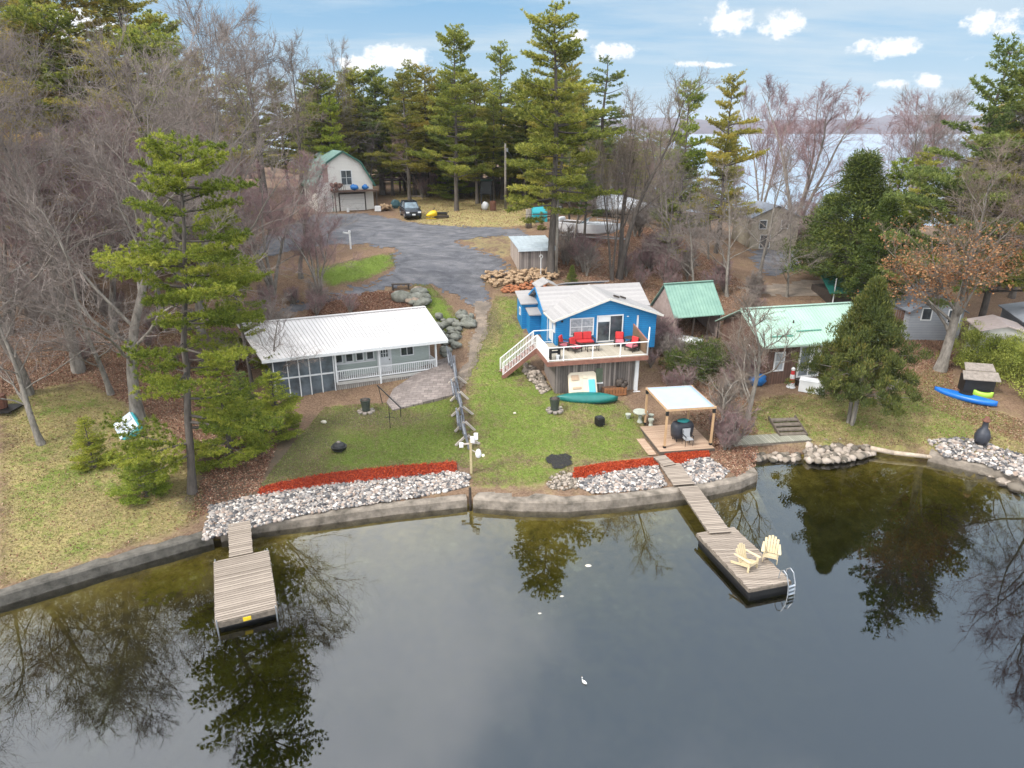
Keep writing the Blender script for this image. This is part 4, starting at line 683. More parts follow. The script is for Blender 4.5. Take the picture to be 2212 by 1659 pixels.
# things against the skirt
GRN=M('green_canoe_hull',(.015,.17,.155),(.01,.12,.11),2,.35); 
def hullshape(L,W_,D,n=14,keel=.6,rise=.1):
    secs=[]
    for i in range(n+1):
        t=-1+2*i/n; w=W_/2*max(.0,(1-abs(t)**2.2))**.8+.01; d=D*(1-.15*abs(t)**4); z0=rise*abs(t)**3; secs.append([(t*L/2,w*math.cos(a),z0-d*math.sin(a)**keel if 0<a<PI else z0) for a in [PI*k/10 for k in range(11)]])
    return secs
def boat_up(name,label,loc,rot,L,W_,D,mat,cat='canoe'):
    t=thing(name,label,cat,loc); t.rotation_euler=rot; s=hullshape(L,W_,D); m=MB(); m.loft([[(x,y,-z) for x,y,z in sec] for sec in s],True,True); m.build('hull',mat,t,smooth=True)
    m=MB(); P0=[ (s[i][0],s[i][-1]) for i in range(len(s))]
    for i in range(len(s)-1):
        for k in (0,-1): a,b=s[i][k],s[i+1][k]; m.cyl((a[0],a[1],-a[2]),(b[0],b[1],-b[2]),.018,n=5)
    m.build('gunwale',FLT,t); return t
pc=P(1268,868,1.35); boat_up('canoe','dark green canoe turned upside down in front of the weathered deck skirt',(pc.x,pc.y,hz(pc.x,pc.y)+.1),(.35,.02,.03),4.1,.95,.42,GRN)
pp=BL(.95,-3.72,hz(4.6,42.6)+.25); t=thing('pedal_boat','cream pedal boat with a light blue panel leaning against the deck skirt','boat',pp); t.rotation_euler=(1.15,0,.21); CRM=M('cream_plastic',(.68,.6,.47),(.6,.52,.4),3,.5); m=MB(); m.prism([(-1.0,-.1),(-.95,1.35),(-.8,1.5),(.85,1.5),(1.0,1.35),(1.0,-.1),(.85,-.2),(-.85,-.2)],-.22,0); m.build('hull',CRM,t,bevel=.05)
m=MB(); m.bx(-.75,-.25,.95,1.3,.0,.07).bx(-.72,-.1,.35,.5,0,.05); m.split('seat_well',M('tan_plastic',(.5,.36,.24),(.4,.28,.2),4,.6),t,bevel=.02); m=MB(); m.bx(.4,.85,.05,.95,.0,.06); m.build('blue_panel',M('light_blue_plastic',(.12,.5,.68),(.1,.42,.6),3,.5),t,bevel=.02); m=MB(); m.bx(.05,.35,1.05,1.25,0,.05).bx(-.15,-.05,.1,1.4,0,.03); m.build('console',CRM,t)
q=P(1308,852,1.5); t=thing('wood_crate','orange brown slatted wooden crate against the deck skirt','crate',BL(3.2,-3.75,1.42),.21); m=MB(); [m.bx(-.8+.2*i,-.64+.2*i,-.02,.02,.05,.65) for i in range(8)]; [m.bx(-.8,.8,-.03,.03,z,z+.08) for z in(.1,.5)]; m.build('slats',M('orange_wood',(.34,.15,.06),(.2,.08,.035),5,.8),t); m=MB(); m.bx(-.8,.8,.03,.5,0,.6); m.build('box_body',BRICK,t)
q=P(1325,838,1.5); m=MB(); rr=random.Random(3); [m.blob((rr.uniform(-.4,.4),rr.uniform(-.15,.15),.15+rr.random()*.3),.22,rnd=rr) for _ in range(7)]; o=m.build('dark_tarp_heap',DKW,smooth=True); o.location=BL(3.7,-3.5,1.95); tag(o,'dark brown crumpled heap on top of the orange crate','heap')
# planter pots and fire bowls on the lawns
STG=M('stone_grey',(.3,.26,.23),(.16,.14,.12),5,.9,bmp=.5)
def pot(u,v,label):
    p=T(u,v); t=thing('stove_pot',label,'planter',p); m=MB(); m.lathe([(.24,0),(.27,.3),(.33,.72),(.35,.76),(.3,.76),(.28,.6)],14,(0,0,.12)); m.build('pot',M('dark_green_pot',(.05,.065,.05),(.03,.035,.03),6,.6),t,smooth=False); m=MB(); rr=random.Random(u); [m.box((.42*math.cos(a),.42*math.sin(a),.06),(.3,.24,.13),a) for a in [i*PI/4 for i in range(8)]]; m.build('stone_ring',STG,t,bevel=.02); m=MB(); m.lathe([(.27,0),(.2,.12),(.02,.2)],10,(0,0,.82)); m.build('soil',DKW,t); return t
pot(791,890,'tall dark planter pot on a stone ring in the left lawn before the white cottage'); pot(1198,888,'tall dark planter pot on a stone slab beside the upturned green canoe')
def fire(u,v,label,r=.42,style=0):
    p=T(u,v); t=thing('fire_pit',label,'fire pit',p,.4); m=MB()
    if style==0: m.lathe([(.2,.02),(r,.18),(r+.04,.34),(r-.05,.34),(r-.1,.2)],18); m.build('bowl',FLT,t); m=MB(); m.lathe([(r-.04,.34),(r-.08,.46),(.2,.56),(.05,.58)],18); m.build('mesh_lid',M('dark_mesh',(.03,.03,.032),(.012,.012,.012),60,.6),t); m=MB(); m.lathe([(.12,0),(.1,.06)],10,(0,0,.58)); m.build('knob',STG,t)
    else: m.box((0,0,.28),(.5,.5,.5)); m.build('body',FLT,t,bevel=.04); m=MB(); m.box((0,0,.55),(.4,.4,.05)); m.build('lid',M('dark_mesh',(.03,.03,.032),(.012,.012,.012),60,.6),t)
    m=MB(); [m.cyl((.3*math.cos(a),.3*math.sin(a),0),(.26*math.cos(a),.26*math.sin(a),.25),.02,n=6) for a in (0.3,1.9,3.4,5)]; m.split('foot',FLT,t)
fire(733,975,'round black fire bowl with mesh lid on the left lawn above the long mulch bed'); fire(1295,918,'square black fire box on the lawn between the canoe and the covered deck',style=1)
for (u,v,l,n,c,s) in ((700,915,'small pale ornament rock in the worn ground left of the dark planter','garden_rock','rock',.2),(1112,894,'small pale stone lying alone in the lawn between the fence and the canoe','garden_rock','rock',.1),(1210,882,'small white stone beside the right planter pot','garden_rock','rock',.12),(905,745+0,'',None,'',0)):
    if not n: continue
    p=T(u,v); m=MB(); m.blob((0,0,s*.5),s,sc=(1.1,.7,.7)); o=m.build(n,M('pale_stone',(.66,.62,.52),(.5,.45,.36),4,.8),smooth=True); o.location=p; tag(o,l,c)
rr=random.Random(5)
drape('ash_patch',[W(*q) for q in [(1178,990),(1192,984),(1205,986),(1222,981),(1236,986),(1232,994),(1240,1002),(1226,1010),(1212,1012),(1196,1014),(1190,1004),(1180,1000)]],M('black_ash',(.04,.037,.036),(.015,.014,.014),18,.95,bmp=1,bd=.1),.07,.07,'flat heap of black ash on the lawn above the wide concrete slab','ash heap','stuff',edge=.06,seed=4)
# stone garden table with seats
p=T(1382,912); t=thing('garden_table','grey green concrete garden table with round seats at the edge of the lawn','table',p); CG=M('grey_green_concrete',(.4,.42,.36),(.28,.3,.25),4,.9); m=MB(); m.lathe([(.46,.68),(.48,.72),(.46,.77)],18); m.build('top',CG,t); m=MB(); m.lathe([(.2,0),(.12,.2),(.12,.5),(.22,.68)],12); m.build('pedestal',CG,t)
for a in (2.7,5.6,.3): m=MB(); m.lathe([(.15,0),(.1,.15),(.19,.38),(.19,.44)],10,(.78*math.cos(a),.78*math.sin(a),0)); m.build('stool',CG,t)
# covered deck platform (pergola)
TAN=M('tan_timber',(.52,.34,.19),(.38,.24,.13),4,.7,stretch=(1,1,.3)); fp=[8.98,36.3,.15]; pl=thing('deck_platform','square wooden deck platform at the shore under the white canopy','platform',(fp[0]-.25,fp[1]-.5,.78),.15); m=MB(); y=0
while y<3.6: m.bx(-.1,3.25,y,y+.137,.0,.05); y+=.145
m.build('planks',PLKW,pl); m=MB(); m.bx(-.1,3.25,-.04,0,-.3,.03).bx(-.14,-.1,-.04,3.6,-.3,.03); m.build('fascia',WDB,pl)
m=MB(); m.bx(-.75,-.3,.0,2.2,-.14,-.1).bx(-.8,-.76,0,2.2,-.3,-.08); m.build('side_step',PLKW,pl)
pg=thing('pergola','light timber pergola with a pale canvas canopy over the shore platform','pergola',(fp[0],fp[1],.82),.15); PH=2.34; PWd=2.86; PD=3.48
for x,y in ((0,0),(PWd,0),(0,PD),(PWd,PD)):
    m=MB(); m.bx(x-.055,x+.055,y-.055,y+.055,.02,PH); o=m.build('post',TAN,pg); m=MB(); m.bx(x-.075,x+.075,y-.075,y+.075,PH-.25,PH+.02).bx(x-.075,x+.075,y-.075,y+.075,.012,.14); m.split('bracket',FLT,o)
m=MB(); m.bx(-.1,PWd+.1,-.06,.06,PH+.02,PH+.14).bx(-.1,PWd+.1,PD-.06,PD+.06,PH+.02,PH+.14).bx(-.06,.06,.061,PD-.061,PH+.021,PH+.13).bx(PWd-.06,PWd+.06,.061,PD-.061,PH+.021,PH+.13); m.split('beam',TAN,pg)
g=10; vs=[];fs=[]
for i in range(g+1):
    for j in range(g+1):
        u_,v_=i/g,j/g; vs.append((-.02+(PWd+.0)*u_-.0,-.02+(PD+.0)*v_,PH+.16-.10*math.sin(PI*u_)*math.sin(PI*v_)))
for i in range(g):
    for j in range(g): k=i*(g+1)+j; fs.append((k,k+g+1,k+g+2,k+1))
m=MB(); m.add(vs,fs); o=m.build('canopy',M('pale_canvas',(.36,.46,.58),(.32,.42,.54),2,.7),pg,smooth=True); sm=o.modifiers.new('s','SOLIDIFY'); sm.thickness=.012
# covered grill
q=Vector((fp[0]+1.25,fp[1]+1.15,.83)); t=thing('covered_grill','grill under a black cover with a teal cloth on top, below the canopy','grill',q,.3); m=MB(); secs=[]
for z,w,d in ((.25,.62,.36),(.6,.66,.38),(.95,.68,.38),(1.15,.58,.33),(1.25,.3,.15)): secs.append([(w*(1 if abs(math.cos(a))>.3 else .95)*math.copysign(abs(math.cos(a))**.5,math.cos(a)),d*math.copysign(abs(math.sin(a))**.5,math.sin(a)),z) for a in [2*PI*k/16 for k in range(16)]])
m.loft(secs); m.build('cover',FLT2:=M('black_cover',(.04,.045,.06),(.02,.022,.03),4,.5),t,smooth=True); m=MB(); m.blob((.05,0,1.25),.33,10,6,.1,sc=(1.2,.8,.35)); m.build('teal_cloth',M('teal_cloth',(.03,.3,.29),(.02,.2,.2),5,.8),t,smooth=True)
m=MB(); [m.cyl((sx*.45,sy*.22,0),(sx*.45,sy*.22,.4),.03,n=6) for sx in(-1,1) for sy in(-1,1)]; m.split('leg',FLT,t)
q=Vector((fp[0]+1.45,fp[1]+.4,.83)); t=thing('black_deck_chair','black metal chair standing in front of the covered grill','chair',q,.2); m=MB(); m.box((0,0,.42),(.5,.48,.04)).box((0,.26,.7),(.5,.03,.5),m=Matrix.Rotation(-.15,3,'X')); m.build('seat',M('grey_mesh_fabric',(.2,.2,.22),(.15,.15,.17),5,.8),t); m=MB(); [m.cyl((x*.24,y*.22,0),(x*.24,y*.22,.62 if y<0 else .9),.016,n=6) for x in(-1,1) for y in(-1,1)]; [m.box((x*.24,0,.62),(.05,.48,.03)) for x in(-1,1)]; m.split('leg',FLT,t)
# split fence between the lots
GF=M('grey_slab_wood',(.22,.23,.25),(.1,.105,.12),3,.85); LTW=M('light_split_wood',(.5,.45,.4),(.33,.29,.25),5,.9)
fpts=[(979,762),(986,800),(990,835),(997,868),(1002,900),(1007,935),(1012,960)]; hts=[1.0]*7
fpw=[T(u,v+14) for u,v in fpts]
for i in range(6):
    a,b=fpw[i],fpw[i+1]; mid=(a+b)/2; t=thing('fence_panel',['grey slab fence panel topmost, against the boulders by the white cottage','second grey slab fence panel from the boulders, beside the paved patio','third grey slab fence panel from the boulders, at the patio corner','fourth grey slab fence panel from the boulders, halfway down the lawn','fifth grey slab fence panel from the boulders, tallest and darkest','last grey slab fence panel, next to the post with the birdhouses'][i],'fence',mid,0,'slab fence between the two lawns'); m=MB(); d=b-a; d.z=0; hh=d/2*.96; tl=Vector((-.16+.1*(i%2),0,0))
    rr=random.Random(i)
    for k in range(4): sl_z=(b.z-a.z)/2; m.beam(-hh+tl*k+Vector((rr.uniform(-.03,.03),0,.2+.25*k-sl_z)),hh+tl*k+Vector((rr.uniform(-.03,.03),0,.2+.25*k+sl_z)),.09,.24)
    m.build('slabs',GF,t); m=MB(); dn=Vector((d.y,-d.x,0)).normalized()
    for s in (-1,1):
        if i: m.beam(dn*s*.62*(1+.15*(i%2))+Vector((0,0,.0)),dn*s*.05+Vector((0,0,.62)),.14,.12)
    m.split('brace',LTW,t)
pb=P(1018,1022,.72); t=thing('birdhouse_post','tall light timber post with white birdhouses and a round lamp at the shore','post',pb); m=MB(); m.box((0,0,1.0),(.13,.13,2.0)); m.build('post',M('pale_post_wood',(.46,.38,.22),(.33,.27,.15),6,.8),t)
m=MB(); m.beam((-.5,0,1.75),(.5,0,1.85),.07,.07).beam((0,0,1.45),(.42,-.1,1.25),.04,.04); m.build('cross_arm',LTW,t); BH=M('white_birdhouse',(.72,.72,.74),(.6,.6,.62),5,.6)
for x,y,z,h in ((.12,-.1,1.95,.38),(.3,-.05,2.1,.42),(-.5,0,1.62,.26)):
    m=MB(); m.bx(x-.11,x+.11,y-.1,y+.1,z-.02,z+h*.7); m.prism([(x-.11,y-.1),(x+.11,y-.1),(x+.11,y+.1),(x-.11,y+.1)],z+h*.7,lambda p,x=x,z=z,h=h:z+h*.71+.16*(1-abs(p[0]-x)/.12)); m.build('birdhouse',BH,t,bevel=.01)
m=MB(); m.lathe([(.05,0),(.15,.08),(.17,.25),(.12,.45),(.04,.52)],12,(.42,-.12,1.0)); m.build('white_buoy',BH,t,smooth=True); m=MB(); m.blob((.68,-.15,1.15),.09,10,7,0); m.build('lamp_globe',M('lamp_globe',(.8,.75,.6),(.8,.75,.6),1,.3),t,smooth=True)
m=MB(); m.cyl((0,0,-1.6),(0,0,.6),.07,n=8); o=m.build('mooring_pole',DKW); o.location=P(1016,1072,.5)+Vector((0,-.15,0)); tag(o,'short dark mooring pole standing in the water where the two seawalls meet','pole')
# ---------------------------------------------------------------- woodshed, stone rows, poles
def fr(p,ang,zb):
    return lambda q:q
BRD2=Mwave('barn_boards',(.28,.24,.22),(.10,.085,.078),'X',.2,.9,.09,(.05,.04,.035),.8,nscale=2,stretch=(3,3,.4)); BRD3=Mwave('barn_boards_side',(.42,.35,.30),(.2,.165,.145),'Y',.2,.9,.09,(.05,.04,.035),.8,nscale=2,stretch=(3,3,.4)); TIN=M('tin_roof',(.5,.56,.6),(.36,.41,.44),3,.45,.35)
b0=T(1122,590); t=thing('woodshed','leaning weathered board shed with a pale tin roof above the stone row','shed',b0,.2); z0=-.25
m=MB(); m.bx(0,3.15,0,.06,z0,2.1); m.build('front_wall',BRD2,t); m=MB(); m.add([(0,.06,z0),(0,4.0,z0),(0,4.0,2.55),(0,.06,2.1),(.06,.06,z0),(.06,4,z0),(.06,4,2.55),(.06,.06,2.1)],[(0,1,2,3),(7,6,5,4),(0,4,5,1),(1,5,6,2),(2,6,7,3),(3,7,4,0)]); m.bx(3.09,3.15,.06,4,z0,2.1).bx(0.06,3.09,3.94,4,z0,2.5); m.build('side_wall',BRD3,t)
m=MB(); m.slab([(-.15,-.25,2.12),(3.35,-.25,2.12),(3.35,4.2,2.62),(-.15,4.2,2.62)],.05); m.slab([(-.18,-.29,1.95),(3.38,-.29,1.95),(3.35,-.25,2.16),(-.15,-.25,2.16)],.02); rf=m.build('roof',TIN,t); m=MB(); [m.beam((x,-.25,2.13),(x,4.2,2.63),.03,.03) for x in np.linspace(-.1,3.3,9)]; m.build('seams',TIN,rf)
m=MB(); m.bx(1.85,1.93,-.03,0,.0,2.0); m.build('door_batten',M('pale_batten',(.5,.46,.42),(.4,.36,.33),4,.8),t)
def rocks(name,label,pts,r0,r1,mat,cat='boulders',num=60,seed=1,kind='stuff',stack=.5):
    rg=random.Random(seed); m=MB(); poly=[(T(u,v).x,T(u,v).y) for u,v in pts]; xs=[p[0] for p in poly];ys=[p[1] for p in poly]; k=0;tries=0
    while k<num and tries<9000:
        tries+=1; x=rg.uniform(min(xs),max(xs));y=rg.uniform(min(ys),max(ys))
        if not inpoly(np.array([x]),np.array([y]),poly)[0]: continue
        r=rg.uniform(r0,r1); m.blob((x,y,hz(x,y)+r*.2+rg.random()*stack),r,8,5,.2,(rg.uniform(.8,1.3),rg.uniform(.7,1.1),rg.uniform(.5,.85)),rg); k+=1
    return tag(m.build(name,mat,smooth=True),label,cat,kind=kind)
FST=M('fieldstone',(.42,.33,.25),(.15,.115,.095),3,.9,bmp=.6,bd=.04); MOS=M('mossy_boulder',(.24,.24,.21),(.09,.095,.075),2,.95,bmp=.7,bd=.05); 
rocks('firewood_pile','long heap of tan cut firewood and stones below the leaning board shed',[(1036,607),(1050,597),(1130,592),(1205,588),(1205,606),(1130,618),(1060,622)],.13,.24,M('cut_wood',(.5,.35,.21),(.13,.08,.05),5,.9,bmp=.6),'firewood',260,3,stack=.45)
rocks('firewood_pile','orange brown bark heap along the lower edge of the firewood',[(1080,632),(1100,618),(1180,612),(1180,628),(1110,634)],.1,.2,M('orange_bark',(.40,.16,.07),(.2,.07,.03),6,.9,bmp=.6),'firewood',110,4,stack=.2)
rocks('boulder_heap','big mossy boulders piled behind the white metal roof',[(880,640),(905,630),(925,650),(915,665),(885,660)],.35,.62,MOS,'boulders',13,5,stack=.3)
rocks('boulder_heap','dark boulders heaped beside the gravel path right of the white cottage',[(990,680),(1020,690),(1022,708),(1000,718),(985,700)],.28,.5,MOS,'boulders',16,6,stack=.3)
rocks('boulder_heap','tumbled grey boulders between the white roof corner and the slab fence',[(940,690),(990,700),(1000,745),(960,775),(945,740)],.2,.4,MOS,'boulders',55,7,stack=.3)
for i,(u,v,s,l) in enumerate([(868,648,.8,'upright mossy boulder at the left of the boulder pile behind the white roof'),(893,655,.6,'broad flat brown boulder in front of the boulder pile behind the white roof'),(905,632,.55,'round tan boulder on top of the boulder pile behind the white roof')]):
    p=T(u,v); m=MB(); m.blob((0,0,s*.35),s,9,6,.14,(1.2,.8,.65),random.Random(i+40)); o=m.build('boulder',MOS if i==0 else FST,smooth=True); o.location=p; tag(o,l,'boulder')
p=T(866,625); t=thing('picnic_bench','small dark wooden bench at the gravel edge above the boulders','bench',p,.1); m=MB(); m.bx(-.75,.75,-.2,.2,.42,.5); m.build('seat',DKW,t); m=MB(); m.bx(-.72,-.6,-.18,.18,0,.42).bx(.6,.72,-.18,.18,0,.42); m.split('leg',DKW,t)
p=T(758,538); t=thing('yard_pump','white post with a short side arm on the grass island','post',p); m=MB(); m.box((0,0,.75),(.14,.14,1.5)).beam((.05,0,1.45),(-.62,.0,1.56),.1,.12); m.build('post',WHT,t); m=MB(); m.box((0,-.02,1.62),(.2,.16,.2)); m.build('cap',WHT,t)
for (u,v,u2,v2,r,l,nm) in ((1201,600,1199,432,.14,'tall grey utility pole standing right of the leaning board shed','utility_pole'),(1092,452,1103,310,.15,'pale bare utility pole at the edge of the woods behind the leaf strewn yard','utility_pole'),(887,385,883,300,.14,'weathered utility pole behind the dark raised deck near the garage','utility_pole')):
    p=T(u,v); hgt=PY(u2,v2,p.y).z-p.z; t=thing(nm,l,'pole',p); m=MB(); m.cyl((0,0,-.2),(0,0,hgt),r,r*.75,10); m.build('pole',BARKG,t,smooth=True); m=MB(); m.cyl((.22,0,hgt-.9),(.22,0,hgt-.5),.12); m.box((.1,0,hgt-.7),(.2,.06,.06)); m.build('fitting',STEEL,t)
def wire(p,q,sag,label):
    pts=[]
    for i in range(25): f=i/24; a=Vector(p).lerp(Vector(q),f); pts.append([a.x,a.y,a.z-sag*4*f*(1-f)])
    w=TubeB(); w.tube(pts,np.full(25,.02),4); tag(w.mesh('power_line',FLT,None),label,'wire')
k1=T(1092,452); k1.z=PY(1103,316,k1.y).z; k2=T(887,385); k2.z=PY(883,306,k2.y).z; wire(k1,k2,.6,'thin power line between the pale pole and the pole behind the garage'); g_=PY(745,345,86); wire(k2,g_,.3,'thin power line from the rear pole to the garage gable'); k3=T(1201,600); k3.z=PY(1199,436,k3.y).z; wire(k1,k3,.8,'thin power line from the pale pole down to the pole by the board shed')
p=T(1168,605); t=thing('lamp_hook','thin white hook shaped lamp pole in front of the board shed','pole',p); m=MB(); m.cyl((0,0,0),(0,0,1.9),.03,n=6); pr_=[(.14*math.sin(a),0,1.9+.14-.14*math.cos(a)) for a in np.linspace(0,5,9)]; [m.cyl(pr_[i],pr_[i+1],.022,n=5) for i in range(8)]; m.build('pole',WHT,t)
# ---------------------------------------------------------------- gambrel garage
gp=[-22.8,82.31,.46,6.9]; GZ0=9.0; CRW=Mwave('cream_siding',(.72,.70,.66),(.66,.64,.6),'Z',.16,.7,.1,(.5,.48,.44),.2); GRT=M('mottled_green_roof',(.22,.36,.32),(.12,.2,.18),3,.6,.2); GRD=M('dark_green_trim',(.03,.12,.09),(.02,.08,.06),3,.5)
t=thing('gambrel_garage','two storey cream garage with a green gambrel roof and a junk filled balcony','garage',(gp[0],gp[1],GZ0),gp[2]); Wg=6.7; Dg=9.8; pro=[(0,3.4),(1.35,5.75),(Wg/2,6.95),(Wg-1.35,5.75),(Wg,3.4)]
m=MB(); m.wallp([(0,0,-.6),(Wg,0,-.6),(Wg,0,3.4),(Wg-1.35,0,5.7),(Wg/2,0,6.9),(1.35,0,5.7),(0,0,3.4)],.15,(0,-1,0)); m.bx(0,.12,.15,Dg,-.6,3.4).bx(Wg-.12,Wg,.15,Dg,-.6,3.4); m.wallp([(0,Dg,-.6),(Wg,Dg,-.6),(Wg,Dg,3.4),(Wg-1.35,Dg,5.7),(Wg/2,Dg,6.9),(1.35,Dg,5.7),(0,Dg,3.4)],.15,(0,1,0)); m.build('wall',CRW,t)
m=MB()
for i in range(4):
    (x0,z0_),(x1,z1_)=pro[i],pro[i+1]
    if i==0: x0-=.25; z0_-=.43
    if i==3: x1+=.25; z1_-=.43
    m.slab([(x0,-.35,z0_+.03),(x1,-.35,z1_+.03),(x1,Dg+.3,z1_+.03),(x0,Dg+.3,z0_+.03)],.1)
rf=m.build('roof',GRT,t); m=MB()
for i in range(4):
    (x0,z0_),(x1,z1_)=pro[i],pro[i+1]
    if i==0: x0-=.25; z0_-=.43
    if i==3: x1+=.25; z1_-=.43
    m.beam((x0,-.38,z0_-.03),(x1,-.38,z1_-.03),.05,.2)
m.bx(-.32,-.27,-.3,Dg,2.75,3.1); m.build('roof_trim',GRD,rf)
m=MB(); m.bx(2.65,5.6,-.05,0-.001,-.1,2.1); gd=m.build('garage_door',M('pale_panel_door',(.68,.67,.65),(.6,.59,.57),3,.6),t); m=MB(); [m.bx(2.66,5.59,-.07,-.051,z,z+.03) for z in (.4,.95,1.5)]; m.build('panel_lines',M('grey_line',(.4,.4,.4),(.35,.35,.35),3,.6),gd)
m=MB(); m.bx(2.5,2.649,-.06,-.001,-.1,2.25).bx(5.601,5.75,-.06,-.001,-.1,2.25).bx(2.5,5.75,-.08,-.061,2.1,2.3); m.build('door_surround',DKW,t)
d=win(t,MB,.95,1.75,-.1,1.9,0,mat=WHT,name='entry_door',glass=M('pale_door',(.62,.6,.6),(.5,.48,.48),4,.5)); m=MB(); m.bx(.85,.94,-.04,-.001,-.1,2.0).bx(1.76,1.85,-.04,-.001,-.1,2.0); m.build('door_trim',GRD,t)
win(t,MB,2.95,4.3,3.1,4.85,0,mull=(2,2),name='balcony_door',fr=.09); m=MB(); m.bx(.9,1.5,-.04,-.001,3.5,5.55); m.build('chimney_panel',M('brown_patchwork',(.42,.3,.26),(.24,.17,.15),2.5,.9),t); m=MB(); m.cyl((.55,-.12,3.3),(.55,-.1,3.3),.32,n=18); m.build('satellite_dish',M('dish_grey',(.45,.43,.44),(.38,.36,.37),3,.5),t)
m=MB(); m.bx(1.6,6.9,-1.5,-.1,2.45,2.6); bl=m.build('balcony',M('dark_deck',(.13,.08,.06),(.07,.045,.035),4,.8),t); m=MB(); [m.cyl((x,-1.4,-.1),(x,-1.4,2.45),.07,n=8) for x in(1.8,6.7)]; m.split('balcony_post',DKW,t); m=MB(); m.beam((1.6,-1.5,3.4),(3.0,-1.5,3.4),.06,.06); [m.bx(1.6+.2*i,1.64+.2*i,-1.52,-1.48,2.6,3.4) for i in range(8)]; m.build('balcony_rail',DKW,t)
R_=Matrix.Rotation(gp[2],3,'Z'); GL_=lambda x,y,z:Vector((gp[0],gp[1],GZ0))+R_@Vector((x,y,z)); rr=random.Random(9); BT=M('blue_tarp',(.015,.16,.45),(.01,.11,.34),4,.5)
for x,s,l in ((4.2,.45,'bright blue tarp bundle at the middle of the garage balcony'),(5.5,.38,'bright blue tarp bundle at the right of the garage balcony')):
    m=MB(); m.blob((0,0,.3),s,9,6,.22,(1.1,.7,.75),rr); o=m.build('blue_tarp',BT,smooth=True); o.location=GL_(x,-1.0,2.62); tag(o,l,'tarp')
m=MB(); [m.blob((rr.uniform(-.5,.5),rr.uniform(-.2,.2),.1+rr.random()*.7),.24,6,4,.25,rnd=rr) for _ in range(9)]; o=m.build('junk_heap',M('rusty_junk',(.25,.13,.1),(.1,.06,.05),5,.9)); o.location=GL_(2.1,-1.0,2.62); tag(o,'brown junk heap at the left end of the garage balcony','junk')
p=T(817,456); m=MB(); m.box((0,0,.3),(.75,.5,.6)); o=m.build('white_box',WHT,bevel=.03); o.location=p; tag(o,'white box on the ground right of the garage door','box')
p=T(752,458); m=MB(); m.lathe([(.16,0),(.2,.45),(.21,.46)],12); o=m.build('white_bucket',WHT); o.location=p; tag(o,'white bucket on the ground left of the garage door','bucket')
p=T(833,455); m=MB(); [m.cyl((rr.uniform(-.8,.8),rr.uniform(-.5,.5),.15+rr.random()*.5),(rr.uniform(-.8,.8),rr.uniform(-.5,.5),.15+rr.random()*.6),.13,n=8) for _ in range(22)]; o=m.build('log_pile',M('cut_wood',(.62,.47,.31)),None); o.location=p; tag(o,'loose pile of cut logs between the garage and the black car','logs')
p=T(855,450); m=MB(); m.blob((0,0,.5),.55,8,5,.2,(1,.6,.9),rr); o=m.build('dark_blue_bin',M('dark_teal_plastic',(.03,.09,.11),(.02,.06,.07),4,.5),bevel=.02); o.location=p; tag(o,'dark teal bin beside the log pile behind the black car','bin')
# raised dark deck with stairs, right of the garage
dk0=T(832,418); t=thing('raised_deck','dark brown raised deck with ladder like stairs beside the garage','deck',dk0,.1); hD=1.7; DR=M('dark_red_wood',(.12,.06,.05),(.06,.035,.03),4,.8); m=MB(); m.bx(-.2,4.3,0,2.6,hD,hD+.15); m.build('platform',DR,t); m=MB(); [m.bx(x,x+.14,y,y+.14,-.2,hD+.95) for x in(-.2,2,4.15) for y in(0,2.4)]; m.split('post',DR,t); m=MB(); [m.bx(-.2,4.3,-.03,.03,hD+z,hD+z+.1) for z in(.3,.6,.9)]; m.build('railing',DR,t)
m=MB(); [m.beam((4.5+k,0,hD+.2),(5.5+k*1.0,-1.3,-.1),.08,.14) for k in(0,.95)]; m.split('stair_stringer',M('tan_timber',(.52,.34,.19)),t); m=MB(); [m.box((4.97+.14*i,-.1-.17*i,hD-.0-.24*i),(.95,.2,.04)) for i in range(7)]; m.split('stair_tread',DR,t)
p=PY(850,378,92); m=MB(); m.box((0,0,0),(2.1,.8,.85)); [m.box((0,-.42,-.2+.2*k),(2.1,.02,.03)) for k in range(3)]; o=m.build('white_cabinet',WHT,bevel=.03); o.location=(p.x,dk0.y+1.6,dk0.z+hD+1.1); tag(o,'white slatted cabinet standing on the raised dark deck','cabinet'); 
m=MB(); [m.blob((rr.uniform(-1.6,1.6),rr.uniform(-.5,.5),rr.random()*.7),.35,6,4,.25,rnd=rr) for _ in range(14)]; o=m.build('junk_heap',M('purple_brown_junk',(.16,.09,.1),(.07,.045,.05),5,.9)); o.location=dk0+Vector((2,.9,hD+.3)); tag(o,'purple brown junk heap piled on the raised dark deck','junk')
p=T(900,392+8); m=MB(); m.box((0,0,.1),(2.6,1.3,.12)); o=m.build('concrete_slab',CONC); o.location=T(903,425); tag(o,'pale concrete slab lying on the grass above the black car','slab')
